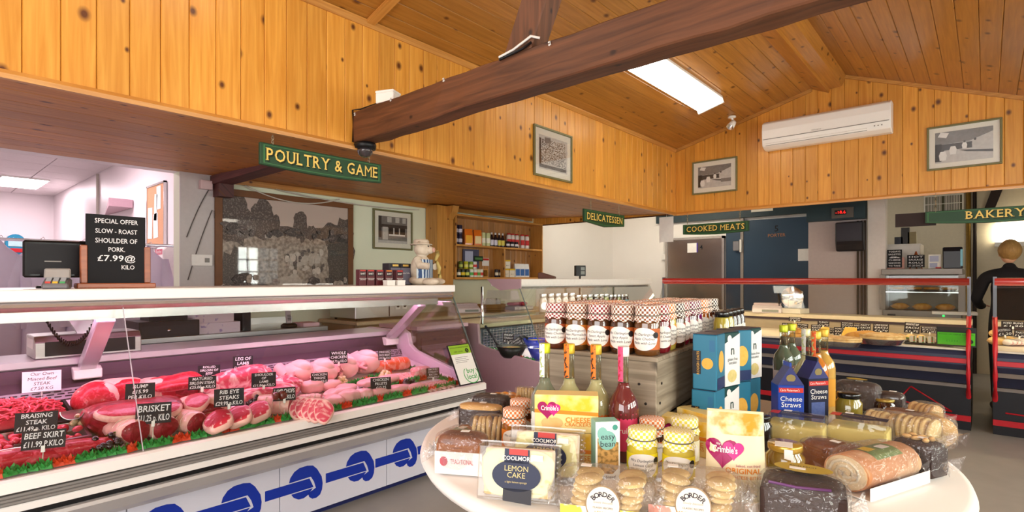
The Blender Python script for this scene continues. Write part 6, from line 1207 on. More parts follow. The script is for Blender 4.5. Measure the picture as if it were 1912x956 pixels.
structure(MB().tube([(-.19, 10.17, 0), (-.19, 10.17, 2.74)], .03, 10).build('trim_22', mat('brass_pipe', '#8a6a2c', .4, .5)), 'brass coloured pipe down the bakery wall'); structure(MB().tube([(-.12, 10.17, 0), (-.12, 10.17, 2.74)], .022, 10).build('trim_23', mat('dark_pipe', '#2a201c', .5)), 'dark pipe down the bakery wall')
structure(MB().prism([(-.06, 2.2), (.05, 2.2), (.22, 2.74), (.10, 2.74)], 'y', 10.1, 10.19).build('trim_24', mat('dark_timber', '#2c1e1a', .6)), 'dark slanting timber on the bakery wall')
t = thing('wall_light', 'lit rectangular light box on the bakery wall behind the person', 'light box', (.75, 10.19, 1.72)); t.location = (.47, 10.19, 1.80); MB().box(-.38, .38, -.10, 0, 0, .06).build('tray', wht, t); MB().box(-.37, .37, -.09, -.01, .0601, .33).build('diffuser', glow('bakery_box', '#fff0d0', 9.0), t)
# ------------------------------------------------------------------ preparation room things
t = thing('coat_rail', 'steel coat rail across the preparation room opening', 'rail', (-6.0, 1.35, 1.674)); MB().tube([(0, -.95, 0), (0, .648, 0)], .013, 8).build('rail', chrome, t); MB().lathe([(.03, 0), (.03, .01), (0, .01)], 12).build('flange', chrome, t, (0, .648, 0), (PI/2, 0, 0))
lilc = mat('lilac_coat', '#e2d0ea', .8, var=.12, scale=5); 
def coat(label, y_, w, L_, m, lean=0):
    t = thing('hanging_coat', label, 'coat', (-6.0, y_, 1.66), 0, 'coats on the rail'); mb = MB(); n = 26
    V_ = []; H = [(0, .10, .03), (-.05, .34, .06), (-.12, .9, .09), (-.3, .95, .10), (-.7, 1.0, .12), (-L_, 1.08, .14)]
    for z_, a_, b_ in H:
        for k in range(n):
            a = 2*PI*k/n; f = 1+.10*math.sin(5*a+z_*3)*min(1, -z_*2)
            V_.append((b_*math.sin(a)*f, w/2*a_*math.cos(a)*f, z_))
    mb.add(V_, [(i*n+k, (i+1)*n+k, (i+1)*n+(k+1) % n, i*n+(k+1) % n) for i in range(len(H)-1) for k in range(n)], 0, True).build('body', m, t)
    for s in (-1, 1): MB().tube([(0, s*w*.42, -.13), (.04, s*w*.54, -.35), (.05, s*w*.52, -.72)], [.06, .065, .055], 10).build('sleeve', m, t)
    MB().tube([(0, 0, -.02), (0, 0, .03), (0, .015, .045), (0, .025, .03)], .003, 5).build('hook', chrome, t)
coat('lilac work coat at the far left of the rail', .56, .30, 1.2, lilc); coat('lilac work coat second from the left on the rail', .82, .34, 1.15, lilc); coat('lilac work coat in the middle of the rail', 1.10, .30, 1.15, lilc); coat('pale lilac coat behind the chalkboard', 1.40, .30, 1.1, lilc); coat('pale lilac coat beside the soap dispenser', 1.60, .26, 1.1, lilc)
t = thing('noticeboard', 'cork noticeboard with papers in the preparation room', 'noticeboard', (-7.15, 1.995, 1.72)); MB().box(-.31, .31, -.02, 0, 0, .71).build('cork', mat('cork', '#d9a680', .8, var=.1, scale=60), t); 
for a, b, c, d in ((-.32, -.30, -.01, .72), (.30, .32, -.01, .72), (-.32, .32, -.01, .01), (-.32, .32, .70, .72)): MB().box(a, b, -.028, 0, c, d).build('frame', alu, t)
for x, z, w, h, rz in ((.12, .42, .14, .26, 0), (-.2, .1, .16, .36, .05), (.02, .1, .16, .28, -.06), (.0, .3, .10, .3, .1)): MB().box(-w/2, w/2, -.024, -.021, 0, h).build('paper', paper, t, (x, 0, z), (0, rz, 0))
t = thing('soap_dispenser', 'white soap dispenser with a red push bar', 'dispenser', on(320, 520, y=1.99)); t.location.z = 1.36; MB().prism([(0, 0), (-.10, 0), (-.12, .10), (-.12, .30), (-.08, .34), (0, .34)], 'x', -.14, .14).build('body', wht, t, bevel=.012); MB().box(-.10, .10, -.135, -.10, .01, .09).build('push_bar', mat('soap_red', '#c01c28', .35), t, bevel=.01); flat([(-.12, .25), (.12, .25), (.12, .31), (-.12, .31)], -.1206).build('brand_flash', mat('soap_pink', '#c85a70', .4), t); text(t, 'Florafree', .05, wht, (0, -.122, .28), shear=.2); text(t, '633', .05, mat('soap_pink', '#c85a70', .4), (0, -.1212, .20))
for i, (u, v, c, lb) in enumerate(((-6, 490, '#1fa89a', 'teal dispenser at the far left of the preparation room'), (28, 475, '#2a8ab0', 'blue-teal dispenser beside the lilac coat'))):
    p = on(u, v, x=-9.0); t = thing('wipe_dispenser', lb, 'dispenser', p, PI/2, 'round wall dispensers'); t.scale = (.62, .8, .8); m = mat('disp_'+c.strip('#'), c, .35); MB().prism([(-.15, 0), (.15, 0), (.15, .18)]+ell(0, .18, .15, .13, 10, 0, PI)[1:-1]+[(-.15, .18)], 'y', -.08, .08).build('body', m, t, bevel=.01); MB().box(-.11, .11, -.09, -.08, .12, .2).build('label', mat('disp_label', '#b8dce0', .5), t); MB().box(-.08, .10, -.091, -.08, .03, .09).build('flash', mat('soap_red', '#c01c28', .35), t) if i else None
    MB().box(-.02, .02, .08, .16, -.48, .3).build('bracket', alu, t)
structure(MB().box(-9.2, -9.14, -.9, 1.2, 0, 1.9).build('wall_prep_screen', wall_prep), 'low white screen wall in the preparation room')
o = MB().tube([(-9.86, 1.985, 2.9), (-9.86, 1.985, 2.0), (-9.84, 1.985, 1.2)], .02, 6).build('wall_conduit', mat('cable_grey', '#cfc8bc', .6)); tag(o, 'grey cable running down the preparation room wall', 'cable')
t = thing('recess_triangle', 'mauve sloping extract hood on the preparation room wall', 'hood', (-8.7, 1.99, 2.25)); MB().add([(-.7, 0, 0), (.6, 0, 0), (.6, -.25, 0), (.6, 0, .10), (.6, -.25, .10), (-.7, -.02, .0)], [(0, 1, 2, 5), (1, 3, 4, 2), (0, 5, 4, 3), (5, 2, 4), (0, 3, 1)]).build('canopy', mat('recess_shade_mauve', '#c8a4b0', .5), t)  # mauve wedge puts the shade of a wall recess into colour and shape
# ------------------------------------------------------------------ person at the bakery
cloth = mat('black_jersey', '#17151a', .85, var=.15, scale=12); skin = mat('skin', '#d8a68c', .5, sub=.1); hair = mat('sandy_hair', '#a8834e', .6, col2='#7a5a30', scale=60, stretch=(1, 1, .2), bump=.4); trou = mat('dark_trousers', '#2a2830', .8); shoe_m = mat('black_shoe', '#101012', .4)
pp = on(1886, 521, y=7.45); PXc, PYc = pp.x, pp.y
t = thing('person', 'person in a black top seen from behind at the bakery counter', 'person', (PXc, PYc, 0), .15)
def skinned(name, joints, edges, m, parent, sub=2):
    me = bpy.data.meshes.new(name); me.from_pydata([j[0] for j in joints], edges, []); o = put(name, me, parent); me.materials.append(m)
    md = o.modifiers.new('skin', 'SKIN'); md.use_smooth_shade = True; sv = me.skin_vertices[0].data if me.skin_vertices else None
    if sv is None:
        bm = bmesh.new(); bm.from_mesh(me); ly = bm.verts.layers.skin.verify(); bm.to_mesh(me); bm.free(); sv = me.skin_vertices[0].data
    for i, j in enumerate(joints):
        r = j[1]; sv[i].radius = r if isinstance(r, tuple) else (r, r)
    sv[0].use_root = True; s = o.modifiers.new('sub', 'SUBSURF'); s.levels = sub; s.render_levels = sub
    return o
J = [((0, 0, .95), (.16, .12)), ((0, 0, 1.12), (.15, .11)), ((0, .02, 1.28), (.17, .12)), ((0, .03, 1.40), (.12, .09)), ((0, .03, 1.46), (.055, .055)), ((0, .03, 1.52), .052),
     ((.19, .03, 1.37), .068), ((.25, .10, 1.14), .052), ((.19, .30, 1.06), .042), ((-.19, .03, 1.37), .068), ((-.25, .10, 1.14), .052), ((-.19, .30, 1.06), .042), ((.15, .39, 1.06), .035), ((-.15, .39, 1.06), .035),
     ((.09, 0, .85), .095), ((.10, -.01, .48), .065), ((.10, .02, .10), .045), ((-.09, 0, .85), .095), ((-.10, -.01, .48), .065), ((-.10, .02, .10), .045)]
E = [(0, 1), (1, 2), (2, 3), (3, 4), (4, 5), (3, 6), (6, 7), (7, 8), (3, 9), (9, 10), (10, 11), (8, 12), (11, 13), (0, 14), (14, 15), (15, 16), (0, 17), (17, 18), (18, 19)]
skinned('body', J, E, cloth, t)
mb = MB(); mb.ball((0, .04, 1.62), (.072, .092, .112), 20, 14); mb.ball((0, .13, 1.60), (.014, .022, .02), 8, 6); mb.ball((0, .108, 1.56), (.026, .012, .009), 8, 5)
for s in (-1, 1): mb.ball((s*.073, .035, 1.61), (.012, .02, .032), 8, 6)
hd = mb.build('head', skin, t)
for s in (-1, 1): MB().ball((s*.028, .122, 1.632), .010, 8, 5).build('eye', black, hd)
MB().ball((0, .015, 1.645), (.092, .105, .108), 22, 14, noise=.03).build('hair', hair, t)
for s in (-1, 1):
    h_ = MB(); h_.ball((0, .04, 0), (.036, .05, .016), 10, 6)
    for k in range(4): h_.tube([(-.027+.018*k, .08, 0), (-.028+.019*k, .11+.008*(k in (1, 2)), -.006), (-.028+.019*k, .13+.012*(k in (1, 2)), -.018)], [.009, .0085, .007], 6)
    h_.tube([(s*-.03, .03, 0), (s*-.055, .055, -.004), (s*-.06, .08, -.01)], [.010, .009, .008], 6); h_.build('hand', skin, t, (s*.15, .38, 1.06))
    MB().ball((s*.10, .06, .045), (.045, .13, .045), 12, 8).build('shoe', shoe_m, t)
# ------------------------------------------------------------------ round table
TZ = .85; TC = Vector((-.78, 1.627, 0)); TR = .769
tcloth = mat('table_white', '#f1ece6', .45, var=.02, scale=4)
t = thing('round_table', 'white round display table with a thick rounded edge', 'table', TC)
MB().lathe([(0, TZ-.05), (TR-.05, TZ-.05), (TR-.01, TZ-.04), (TR, TZ-.022), (TR-.006, TZ-.006), (TR-.02, TZ), (0, TZ)], 96).build('tabletop', tcloth, t); MB().lathe([(0, .0), (.32, 0), (.32, .03), (.08, .06), (.06, .1), (.06, TZ-.08), (.2, TZ-.052), (0, TZ-.051)], 28).build('pedestal', mat('table_leg_grey', '#8a8580', .4), t)
def tp(u, v): return on(u, v, z=TZ)
def fc(u): return YAW-math.atan((u-CX)/F)
film = clear('cellophane', tint='#ffffff', base=.035, edge=.38, rough=.07, crinkle=.9, body=.04, bodycol='#f4f0f4'); film2 = clear('clear_plastic', tint='#ffffff', base=.035, edge=.4, rough=.05, crinkle=.25, body=.03, cs=14)
coated = mat('white_board_sleeve', '#f3ede8', .5)
def wrap(parent, w, d, h, m=film, ends='x', flare=.03, noise=.02, zc=None):
    """crinkled film round a w x d x h block with gathered ends"""
    mb = MB(); mb.ball((0, 0, h/2 if zc is None else zc), (w/2*1.12, d/2*1.14, h/2*1.12), 20, 14, noise=noise, power=.45); o = mb.build('film', m, parent)
    for s in (-1, 1):
        mb = MB()
        n = 9; V_ = []
        for i in range(n):
            q = -1+2*i/(n-1); j = random.uniform(-.006, .006)
            if ends == 'x': V_ += [(s*w*.54, q*d*.42, h*.45+q*.2*h*((-1)**i)*.3), (s*(w*.54+flare)+j, q*d*.62, h*.45+((-1)**i)*h*.22)]
            else: V_ += [(q*w*.42, s*d*.55, h*.45+((-1)**i)*h*.06), (q*w*.6, s*(d*.55+flare)+j, h*.45+((-1)**i)*h*.22)]
        mb.add(V_, [(2*i, 2*i+2, 2*i+3, 2*i+1) for i in range(n-1)]).build('film_end', m, parent)
    return o
def sticker(parent, x, y, z, w=.022, h=.016, rot=(0, 0, 0)):
    MB().box(-w/2, w/2, -h/2, h/2, 0, .0008).build('price_sticker', wht, parent, (x, y, z), rot)
# ---- crate
e1 = RT*.833-FW*.553; e2 = RT*.553+FW*.833; cz = math.atan2(e1.y, e1.x); FRc = RT*.4117+FW*1.547
CT = 1.125; CW, CLN = .385, .86
grey_w = wood('weathered_crate', '#a89a86', '#7d705e', 'X', knots=.15, rough=.8, knotcol='#4a4036', coat=0, gs=1.2, var=.2); grey_wy = wood('weathered_crate_side', '#a89a86', '#7d705e', 'Y', knots=.2, rough=.8, knotcol='#4a4036', coat=0, gs=1.2, var=.2)
for ci in range(2):
    L0 = CLN/2-.004; org = FRc+e2*(ci*CLN/2)-e1*CW
    t = thing('wooden_crate', ['front weathered wooden crate carrying chutney jars', 'rear weathered wooden crate behind the blue boxes'][ci], 'crate', (org.x, org.y, TZ), cz, 'crates on the table'); H = CT-TZ
    for a, b in ((.0, .085), (.095, H-.014)):
        MB().box(0, CW, 0, .012, a, b).build('end_plank', grey_w, t, bevel=.002); MB().box(0, CW, L0-.012, L0, a, b).build('end_plank', grey_w, t, bevel=.002)
        MB().box(0, .012, .0125, L0-.0125, a, b).build('side_plank', grey_wy, t, bevel=.002); MB().box(CW-.012, CW, .0125, L0-.0125, a, b).build('side_plank', grey_wy, t, bevel=.002)
    for i in range(4): MB().box(-.004, CW+.004, i*L0/4+.002-.004*(i == 0), (i+1)*L0/4-.002, H-.0135, H).build('top_plank', grey_w, t, bevel=.002)
    for x_ in (.02, CW-.045):
        for y_ in (.02, L0-.045): MB().box(x_, x_+.025, y_, y_+.025, .001, H-.015).build('corner_post', grey_w, t)
    for k in range(4): MB().lathe([(0, 0), (.004, 0), (.004, .002), (0, .002)], 8).build('nail', mat('nail', '#2a2420', .6), t, (CW-.03-.02*(k % 2), -.001, .03+.055*k), (PI/2, 0, 0))
    for k in range(4): MB().lathe([(0, 0), (.004, 0), (.004, .002), (0, .002)], 8).build('nail', mat('nail', '#2a2420', .6), t, (CW+.001, .03+.015*(k % 2), .03+.055*k), (0, PI/2, 0))
# ---- jars with gingham covers
GH = {k: gingham('gingham_'+k, c) for k, c in (('red', '#8e2c36'), ('brown', '#8a5038'), ('orange', '#e07c3a'), ('plum', '#74244a'), ('yellow', '#e0d24a'), ('black', '#4a3434'), ('purple', '#6a4a8a'))}
def jar_meshes(r, h, content, bandc, gh):
    k = ('jar', r, h, content, bandc, gh)
    if k in TXT: return TXT[k]
    cm = mat('fill_'+content.strip('#'), content, .12, coat=1.0, var=.15, scale=40); bm = mat('band_'+bandc.strip('#'), bandc, .45, var=.03)
    a = MB().lathe([(r*.85, 0), (r*.97, .006), (r, .016), (r, h*.62), (r*.94, h*.70), (r*.8, h*.76), (r*.8, h*.8), (0, h*.8)], 22).mesh('glass', cm)
    n = 44; V_ = []; R_ = r*.93
    prof = [(R_*.9, h), (R_*.99, h*.985), (R_, h*.96), (R_, h*.84), (R_*.955, h*.80), (R_*1.02, h*.765), (R_*1.12, h*.70)]
    for i, (rr, z) in enumerate(prof):
        for q in range(n):
            ang = 2*PI*q/n; f = 1+(.05*math.sin(9*ang) if i == 6 else .02*math.sin(9*ang) if i == 5 else 0); zz = z-(h*.045*(math.sin(4*ang)**2) if i == 6 else 0)
            V_.append((rr*f*math.cos(ang), rr*f*math.sin(ang), zz))
    mb = MB().add(V_, [(i*n+q, (i+1)*n+q, (i+1)*n+(q+1) % n, i*n+(q+1) % n) for i in range(6) for q in range(n)]+[tuple(range(n))], 0, True); b = mb.mesh('gingham_cover', GH[gh])
    c = MB().tube([(R_*.97*math.cos(2*PI*q/24), R_*.97*math.sin(2*PI*q/24), h*.80) for q in range(25)], .0018, 5).mesh('elastic', mat('elastic_grey', '#6a6458', .5))
    d = cyl_patch(r+.0007, h*.34, 1.5, h*.21, 'rect', 16).mesh('label_band', bm); e = cyl_patch(r+.0012, h*.34, 1.12, h*.225, 'ellipse', 20).mesh('label', mat('label_cream', '#f4eee6', .5))
    TXT[k] = (a, b, c, d, e); return TXT[k]
SEAL = mat('award_black', '#201c1e', .5)
def gjar(label, p, rz, r, h, content, bandc, gh, group, words=('Mrs Darlington\'s', 'Chutney', 'Made with Love'), seal=False, name='preserve_jar', cat='jar'):
    t = thing(name, label, cat, p, rz, group); a, b, c, d, e = jar_meshes(r, h, content, bandc, gh)
    put('glass', a, t); put('gingham_cover', b, t); put('elastic', c, t); bd = put('label_band', d, t); lb = put('label', e, t)
    for i, s in enumerate(words): text(lb, s, h*.075, inkm, (0, 0, h*(.43-.085*i)), rot=(0, 0, 0), bend=r+.0017, shear=.2)
    if seal: cyl_patch(r+.0018, h*.42, .24, .24*r, 'ellipse', 12, -PI/2+.95).build('award_seal', SEAL, lb)
    return t
JR, JH = .0375, .147; GJ = 'gingham-topped jars on the crate'
fl = [('#5a2a14', '#a8502c', 'red', 'dark red-brown chutney'), ('#6a4418', '#c87a28', 'brown', 'amber chutney'), ('#523018', '#b8602c', 'red', 'brown chutney'), ('#4a2a14', '#b8602c', 'brown', 'dark brown chutney'), ('#6a3f18', '#b8602c', 'brown', 'honey-brown chutney')]
def jp(i, j): return FRc+e1*(-CW+.038+.0765*i+(.006 if j % 2 else 0))+e2*(.042+.0785*j)
for i in range(5):
    p = jp(i, 0); gjar(ords[i]+' jar from the left in the front row on the crate', (p.x, p.y, CT), cz+.22-.04*i, JR, JH, fl[i][0], fl[i][1], fl[i][2], GJ, ('Mrs Darlington\'s', ['Tomato Chutney', 'Onion Marmalade', 'Sweet Apple', 'Spicy Apple', 'Apple Chutney'][i], 'Made with Love'), i != 1)
right = [('#7a1420', '#a82834', 'red'), ('#d8c050', '#e88c28', 'orange'), ('#4a2414', '#a83a28', 'black'), ('#8a1838', '#9a2c48', 'red'), ('#5a1c24', '#8a2c38', 'plum'), ('#7a1860', '#8a2870', 'plum'), ('#c06a20', '#d8802c', 'orange'), ('#6a3414', '#b8602c', 'brown'), ('#4a2414', '#b06028', 'black')]
for j in range(1, 10):
    c_, b_, g_ = right[j-1]; p = jp(4, j)
    gjar(ords[j]+' jar back along the right edge of the crates', (p.x, p.y, CT), cz+.75, JR, JH, c_, b_, g_, GJ, ('Mrs Darlington\'s', 'Spiced Chutney', 'Made with Love'))
for j in range(1, 5):
    for i in range(4):
        p = jp(i, j); c_, b_, g_ = random.choice(right)
        gjar(ords[j]+' row jar on the crate, '+['leftmost', 'second from left', 'third from left', 'fourth from left'][i], (p.x, p.y, CT), cz+.3, JR, JH, c_, b_, random.choice(['red', 'orange', 'brown', 'plum', 'orange']), GJ, ())
for j in range(5, 10):
    for i in (2, 3):
        p = jp(i, j); gjar(ords[j]+' row jar on the crates, '+('second' if i == 3 else 'third')+' from the right edge', (p.x, p.y, CT), cz+.3, JR, JH, '#6a3a18', '#b8602c', ['orange', 'brown'][j % 2], GJ, ())
def ljar(label, p, r, h, content, lidc, rz=0, lab='#efeae2', group=None, name='lidded_jar', lab_h=.2, txt=None):
    t = thing(name, label, 'jar', p, rz, group); MB().lathe([(r*.9, 0), (r, .008), (r, h*.72), (r*.8, h*.82), (r*.8, h*.86), (0, h*.86)], 20).build('glass', mat('fill_'+content.strip('#'), content, .1, coat=1.0, var=.12), t)
    MB().lathe([(r*.86, h*.85), (r*.9, h*.86), (r*.9, h*.98), (r*.86, h), (0, h)], 22).build('lid', mat('lidc_'+lidc.strip('#'), lidc, .25, .5 if lidc != '#141414' else 0, coat=.4), t)
    if lab: lb = cyl_patch(r+.001, h*.36, .95, h*lab_h, 'rect', 12).build('label', mat('lab_'+lab.strip('#'), lab, .5), t)
    if txt: text(lb, txt, h*.09, inkm, (0, 0, h*.36), rot=(0, 0, 0), bend=r+.0018)
    return t
for i, (u, v, lb) in enumerate(((1398, 585, 'left small black-lidded jar beyond the gingham jars'), (1410, 585, 'right small black-lidded jar beyond the gingham jars'), (1435, 585, 'left of three dark jars beyond the gingham jars'), (1447, 585, 'middle of three dark jars beyond the gingham jars'), (1458, 586, 'right of three dark jars beyond the gingham jars'))):
    p = FRc+e1*(.035+.0)+e2*(.62+.062*i); ljar(lb, (p.x, p.y, TZ+.18 if False else TZ), .027, .30 if False else .0, '#000000', '#141414') if False else None
# raised stand behind the blue boxes for the small jars
org = FRc+e1*.012+e2*.52; t = thing('wooden_riser', 'plain wooden riser behind the blue oatcake boxes', 'riser', (org.x, org.y, TZ), cz); MB().box(0, .09, 0, .36, .235, .25).build('top', grey_wy, t); MB().box(0, .09, 0, .012, 0, .235).build('end', grey_w, t); MB().box(0, .09, .348, .36, 0, .235).build('end', grey_w, t)
for i, (c, lb) in enumerate((('#b8a840', 'first small black-lidded jar on the riser'), ('#b8a840', 'second small black-lidded jar on the riser'), ('#2a1418', 'third dark jar on the riser'), ('#2a1418', 'fourth dark jar on the riser'), ('#2a1418', 'fifth dark jar on the riser'))):
    p = org+e1*.045+e2*(.035+.07*i); ljar(lb, (p.x, p.y, TZ+.2505), .029, .13, c, '#141414', cz+.9, group='jars on the riser')
# ---- bottles
def bottle(label, u, v, kind, liquid, capc, seal, sealc, labc=None, words=None, yaw=0, group='pressed drink bottles'):
    t = thing('glass_bottle', label, 'bottle', tp(u, v), fc(u)+yaw, group); gm = mat('liquid_'+liquid.strip('#'), liquid, .06, coat=1.0, var=.06, sub=.25, scale=9); nk = clear('bottle_neck', tint='#eef2e6', base=.08, edge=.6)
    if kind == 'bulb':
        P_ = [(.030, 0), (.036, .004), (.037, .02), (.0395, .09), (.043, .125), (.0425, .145), (.038, .165), (.030, .181), (.021, .194), (.0165, .205), (.0150, .214)]
    else: P_ = [(.034, 0), (.039, .006), (.039, .17), (.034, .195), (.02, .215), (.0145, .23), (.0145, .235)]
    MB().lathe(P_+[(0, P_[-1][1]+.001)], 24).build('body', gm, t); MB().lathe([(.0149, P_[-1][1]+.001), (.0142, .288), (.0142, .292)], 18).build('neck', nk, t); MB().lathe([(.0155, .286), (.016, .29), (.016, .312), (.0145, .314), (0, .314)], 18).build('cap', mat('capc_'+capc.strip('#'), capc, .35, .3), t)
    if seal:
        V_ = []; 
        mb = cyl_patch(.0170, .266, .5, .048, 'rect', 8, -PI/2-.55).build('seal_strip', mat('seal_'+sealc.strip('#'), sealc, .45, scale=110, col2='#3a2a1c' if sealc == '#e87820' else '#b8304a' if sealc == '#e84a78' else '#a8b878', thr=(.56, .6)), t)
        flat([(-.008, .004), (.004, .004), (.004, .0), (-.008, .0)], 0)
    if labc:
        lb = cyl_patch(.0425, .085, 1.1, .05, 'rect', 14).build('label', mat('labc_'+labc.strip('#'), labc, .45), t)
        if words: text(lb, words, .022, wht, (0, 0, .09), rot=(0, 0, 0), bend=.0432)
    return t
bottle('clear bottle with a white seal and lime cap behind the crackers', 1017, 843, 'bulb', '#767c68', '#d2e030', True, '#f4f4ee', '#eef0e8', 'Elderflower')
bottle('left cloudy lemon bottle with an orange seal', 1063, 845, 'bulb', '#aeaa7c', '#e0c040', True, '#e87820', '#f0e0a0', 'Ginger'); bottle('right cloudy lemon bottle with an orange seal', 1113, 849, 'bulb', '#aeaa7c', '#e0c040', True, '#e87820', '#d86a20', 'Ginger')
bottle('dark pink bottle with a pink seal', 1164, 858, 'bulb', '#6a2a2c', '#f4ece8', True, '#e84a78', '#e0406c', 'fruit')
bottle('amber and green bottle on the right of the cheese straws', 1524, 782, 'str', '#c8782c', '#d8b040', True, '#d8602c', '#c8802c'); bottle('pale green bottle behind the cheese straws carton', 1505, 770, 'bulb', '#b8b88a', '#d8d0a0', True, '#c8c8c0'); bottle('amber bottle at the far edge of the table', 1538, 772, 'str', '#c8a050', '#d8b040', False, '#d8602c', '#d89a30')
bottle('left small bottle with a lime cap behind the blue boxes', 1463, 752, 'str', '#5a6a58', '#c8d838', False, '#ffffff', '#d8d8e0'); bottle('right small bottle with a lime cap behind the blue boxes', 1478, 746, 'str', '#5a6a58', '#c8d838', False, '#ffffff', '#d8d8e0')
gjar('purple gingham jar behind the cheese straws carton', tp(1494, 762)+Vector((0, 0, 0)), fc(1494), .042, .16, '#2c1424', '#3a2030', 'purple', 'gingham jars standing on the table', ('Mrs Darlington\'s', 'Jelly')); COL.objects[-1]
for o in [o for o in COL.objects if o.get('label') == 'purple gingham jar behind the cheese straws carton']: pass
# ---- cartons on the table
def panel(t, poly, y, m, name='print_panel'): return flat(poly, y).build(name, m, t)
def heart(cx, cz_, s):
    pts = []
    for i in range(28):
        a = 2*PI*i/28; pts.append((cx+s*.0625*16*math.sin(a)**3, cz_+s*.0625*(13*math.cos(a)-5*math.cos(2*a)-2*math.cos(3*a)-math.cos(4*a))))
    return pts
cr_y = mat('crimble_yellow', '#f6dc92', .45, var=.03); cr_o = mat('crimble_orange', '#f08a24', .45); cr_m = mat('crimble_magenta', '#a3145a', .4); cr_p = mat('crimble_pink', '#cf2a86', .4); cr_ch = mat('cheese_print', '#f4c030', .45, col2='#fbe6a0', scale=22, thr=(.4, .65)); cr_t = mat('crimble_text', '#e88a28', .45); biscp = mat('biscuit_print', '#e8c488', .5, col2='#d8a860', scale=50)
def crackers(label, u, v, yaw, h=.125):
    w, d = .165, .06; t = thing('cracker_box', label, 'cracker box', tp(u, v), fc(u)+yaw, 'yellow cracker boxes'); y = -d/2-.0006
    MB().box(-w/2, w/2, -d/2, d/2, 0, h).build('carton', cr_y, t, bevel=.0015); panel(t, [(-w/2, h*.58), (w/2, h*.58), (w/2, h*.99), (-w/2, h*.99)], y, cr_ch); panel(t, [(-w/2, h*.52), (w/2, h*.46), (w/2, h*.56), (-w/2, h*.62)], y-.0003, cr_o)
    panel(t, heart(-w*.30, h*.62, .026), y-.0006, cr_m, 'heart'); panel(t, heart(-w*.20, h*.62, .018), y-.0008, cr_p, 'heart'); text(t, "Crimble's", .017, wht, (-w*.26, y-.0012, h*.64), width=.046, bold=.02); text(t, 'CHEESE', .019, cr_t, (w*.18, y-.0008, h*.34), bold=.012); text(t, 'CRACKERS', .014, cr_t, (w*.18, y-.0008, h*.22))
    for a in (-.28, -.17): panel(t, ell(w*a, h*.25, .019, .015, 14), y-.0005-.0003*(a > -.2), biscp, 'biscuit_picture')
    MB().add([(-w/2, -d/2+.002, h+.0004), (w/2, -d/2+.002, h+.0004), (w/2, d*.1, h+.0004), (-w/2, d*.1, h+.0004)], [(0, 1, 2, 3)]).build('top_flap', cr_y, t)
    return t
crackers('lower yellow cheese cracker box in front of the bottles', 1058, 872, .0, .098); crackers('upper yellow cheese cracker box stacked before the bottles', 1058, 872, -.03, .098).location.z += .0995
crackers('second yellow cheese cracker box beneath the first', 1064, 874, .12, .02) if False else None
crackers('yellow cheese cracker box against the crate corner', 1280, 842, -.35, .10)
crackers('yellow cheese cracker box behind the pouch', 1318, 838, -.7, .11)
t = thing('bean_box', 'white and teal bean crispbread box with a window', 'box', tp(1130, 890), fc(1130)+.28); w, d, h = .062, .045, .145; bteal = mat('bean_teal', '#8cc4b8', .45); bwhite = mat('bean_white', '#eef0ec', .45)
MB().box(-w/2, w/2, -d/2, d/2, 0, h).build('carton', bteal, t, bevel=.0015); y = -d/2-.0006; panel(t, [(-w/2, 0), (w/2, 0), (w/2, h), (-w/2, h)], y, bwhite); panel(t, [(-w*.42, h*.12), (w*.2, h*.1), (w*.44, h*.2), (w*.44, h*.64), (-w*.42, h*.72)], y-.0003, mat('crisp_print', '#c89a58', .5, col2='#8a6a38', scale=90, thr=(.45, .6)), 'window_picture')
panel(t, ell(-w*.02, h*.68, .023, .024, 18), y-.0006, bteal, 'bean_shape'); panel(t, ell(-w*.22, h*.80, .013, .016, 14), y-.0007, bteal, 'bean_shape'); text(t, 'easy\nbean', .021, inkm, (0, y-.001, h*.68)); panel(t, ell(w*.3, h*.90, .007, .007, 12), y-.0006, mat('bean_dark', '#4a9a8a', .5), 'badge'); panel(t, ell(-w*.36, h*.14, .007, .008, 12), y-.0008, SEAL, 'award_seal'); text(t, 'Crispbread', .011, inkm, (-w*.1, y-.0008, h*.05), shear=.3)
# crimble pouch
t = thing('snack_pouch', 'cream snack pouch with a magenta heart', 'pouch', tp(1372, 926), fc(1372)+.05); w, h = .128, .185; pouch_m = mat('pouch_cream', '#f0dfb6', .4, coat=.2, var=.03); h = .198
n = 14; V_ = []; prof = [(0, .033), (.02, .038), (.09, .034), (.15, .020), (.178, .009), (h, .003)]
for z_, dd in prof:
    for k in range(n+1):
        q = -1+2*k/n; V_.append((q*w/2*(1-.06*(z_/h)), -dd*math.sqrt(max(0, 1-q*q*.92)), z_))
    for k in range(n+1):
        q = 1-2*k/n; V_.append((q*w/2*(1-.06*(z_/h)), dd*math.sqrt(max(0, 1-q*q*.92)), z_))
m2 = 2*(n+1); fs = [(i*m2+k, i*m2+(k+1) % m2, (i+1)*m2+(k+1) % m2, (i+1)*m2+k) for i in range(len(prof)-1) for k in range(m2)]+[tuple(range(m2))[::-1], tuple(range((len(prof)-1)*m2, len(prof)*m2))]
MB().add(V_, fs, 0, True).build('pouch', pouch_m, t)
def pouch_y(x, z):
    for (z0_, d0), (z1_, d1) in zip(prof, prof[1:]):
        if z0_ <= z <= z1_: dd = d0+(d1-d0)*(z-z0_)/(z1_-z0_); break
    q = x/(w/2*(1-.06*(z/h))); return -dd*math.sqrt(max(0, 1-min(1, q*q)*.92))
def on_pouch(poly, m, name, off=.0012):
    cx_ = sum(p[0] for p in poly)/len(poly); cz2 = sum(p[1] for p in poly)/len(poly); V_ = [(cx_, pouch_y(cx_, cz2)-off, cz2)]+[(p[0], pouch_y(p[0], p[1])-off, p[1]) for p in poly]
    k = len(poly); return MB().add(V_, [(0, i+1, (i+1) % k+1) for i in range(k)]).build(name, m, t)
band = [(-.06+.12*k/12, .120) for k in range(13)]; top_ = [(.058-.116*k/12, .176) for k in range(13)]
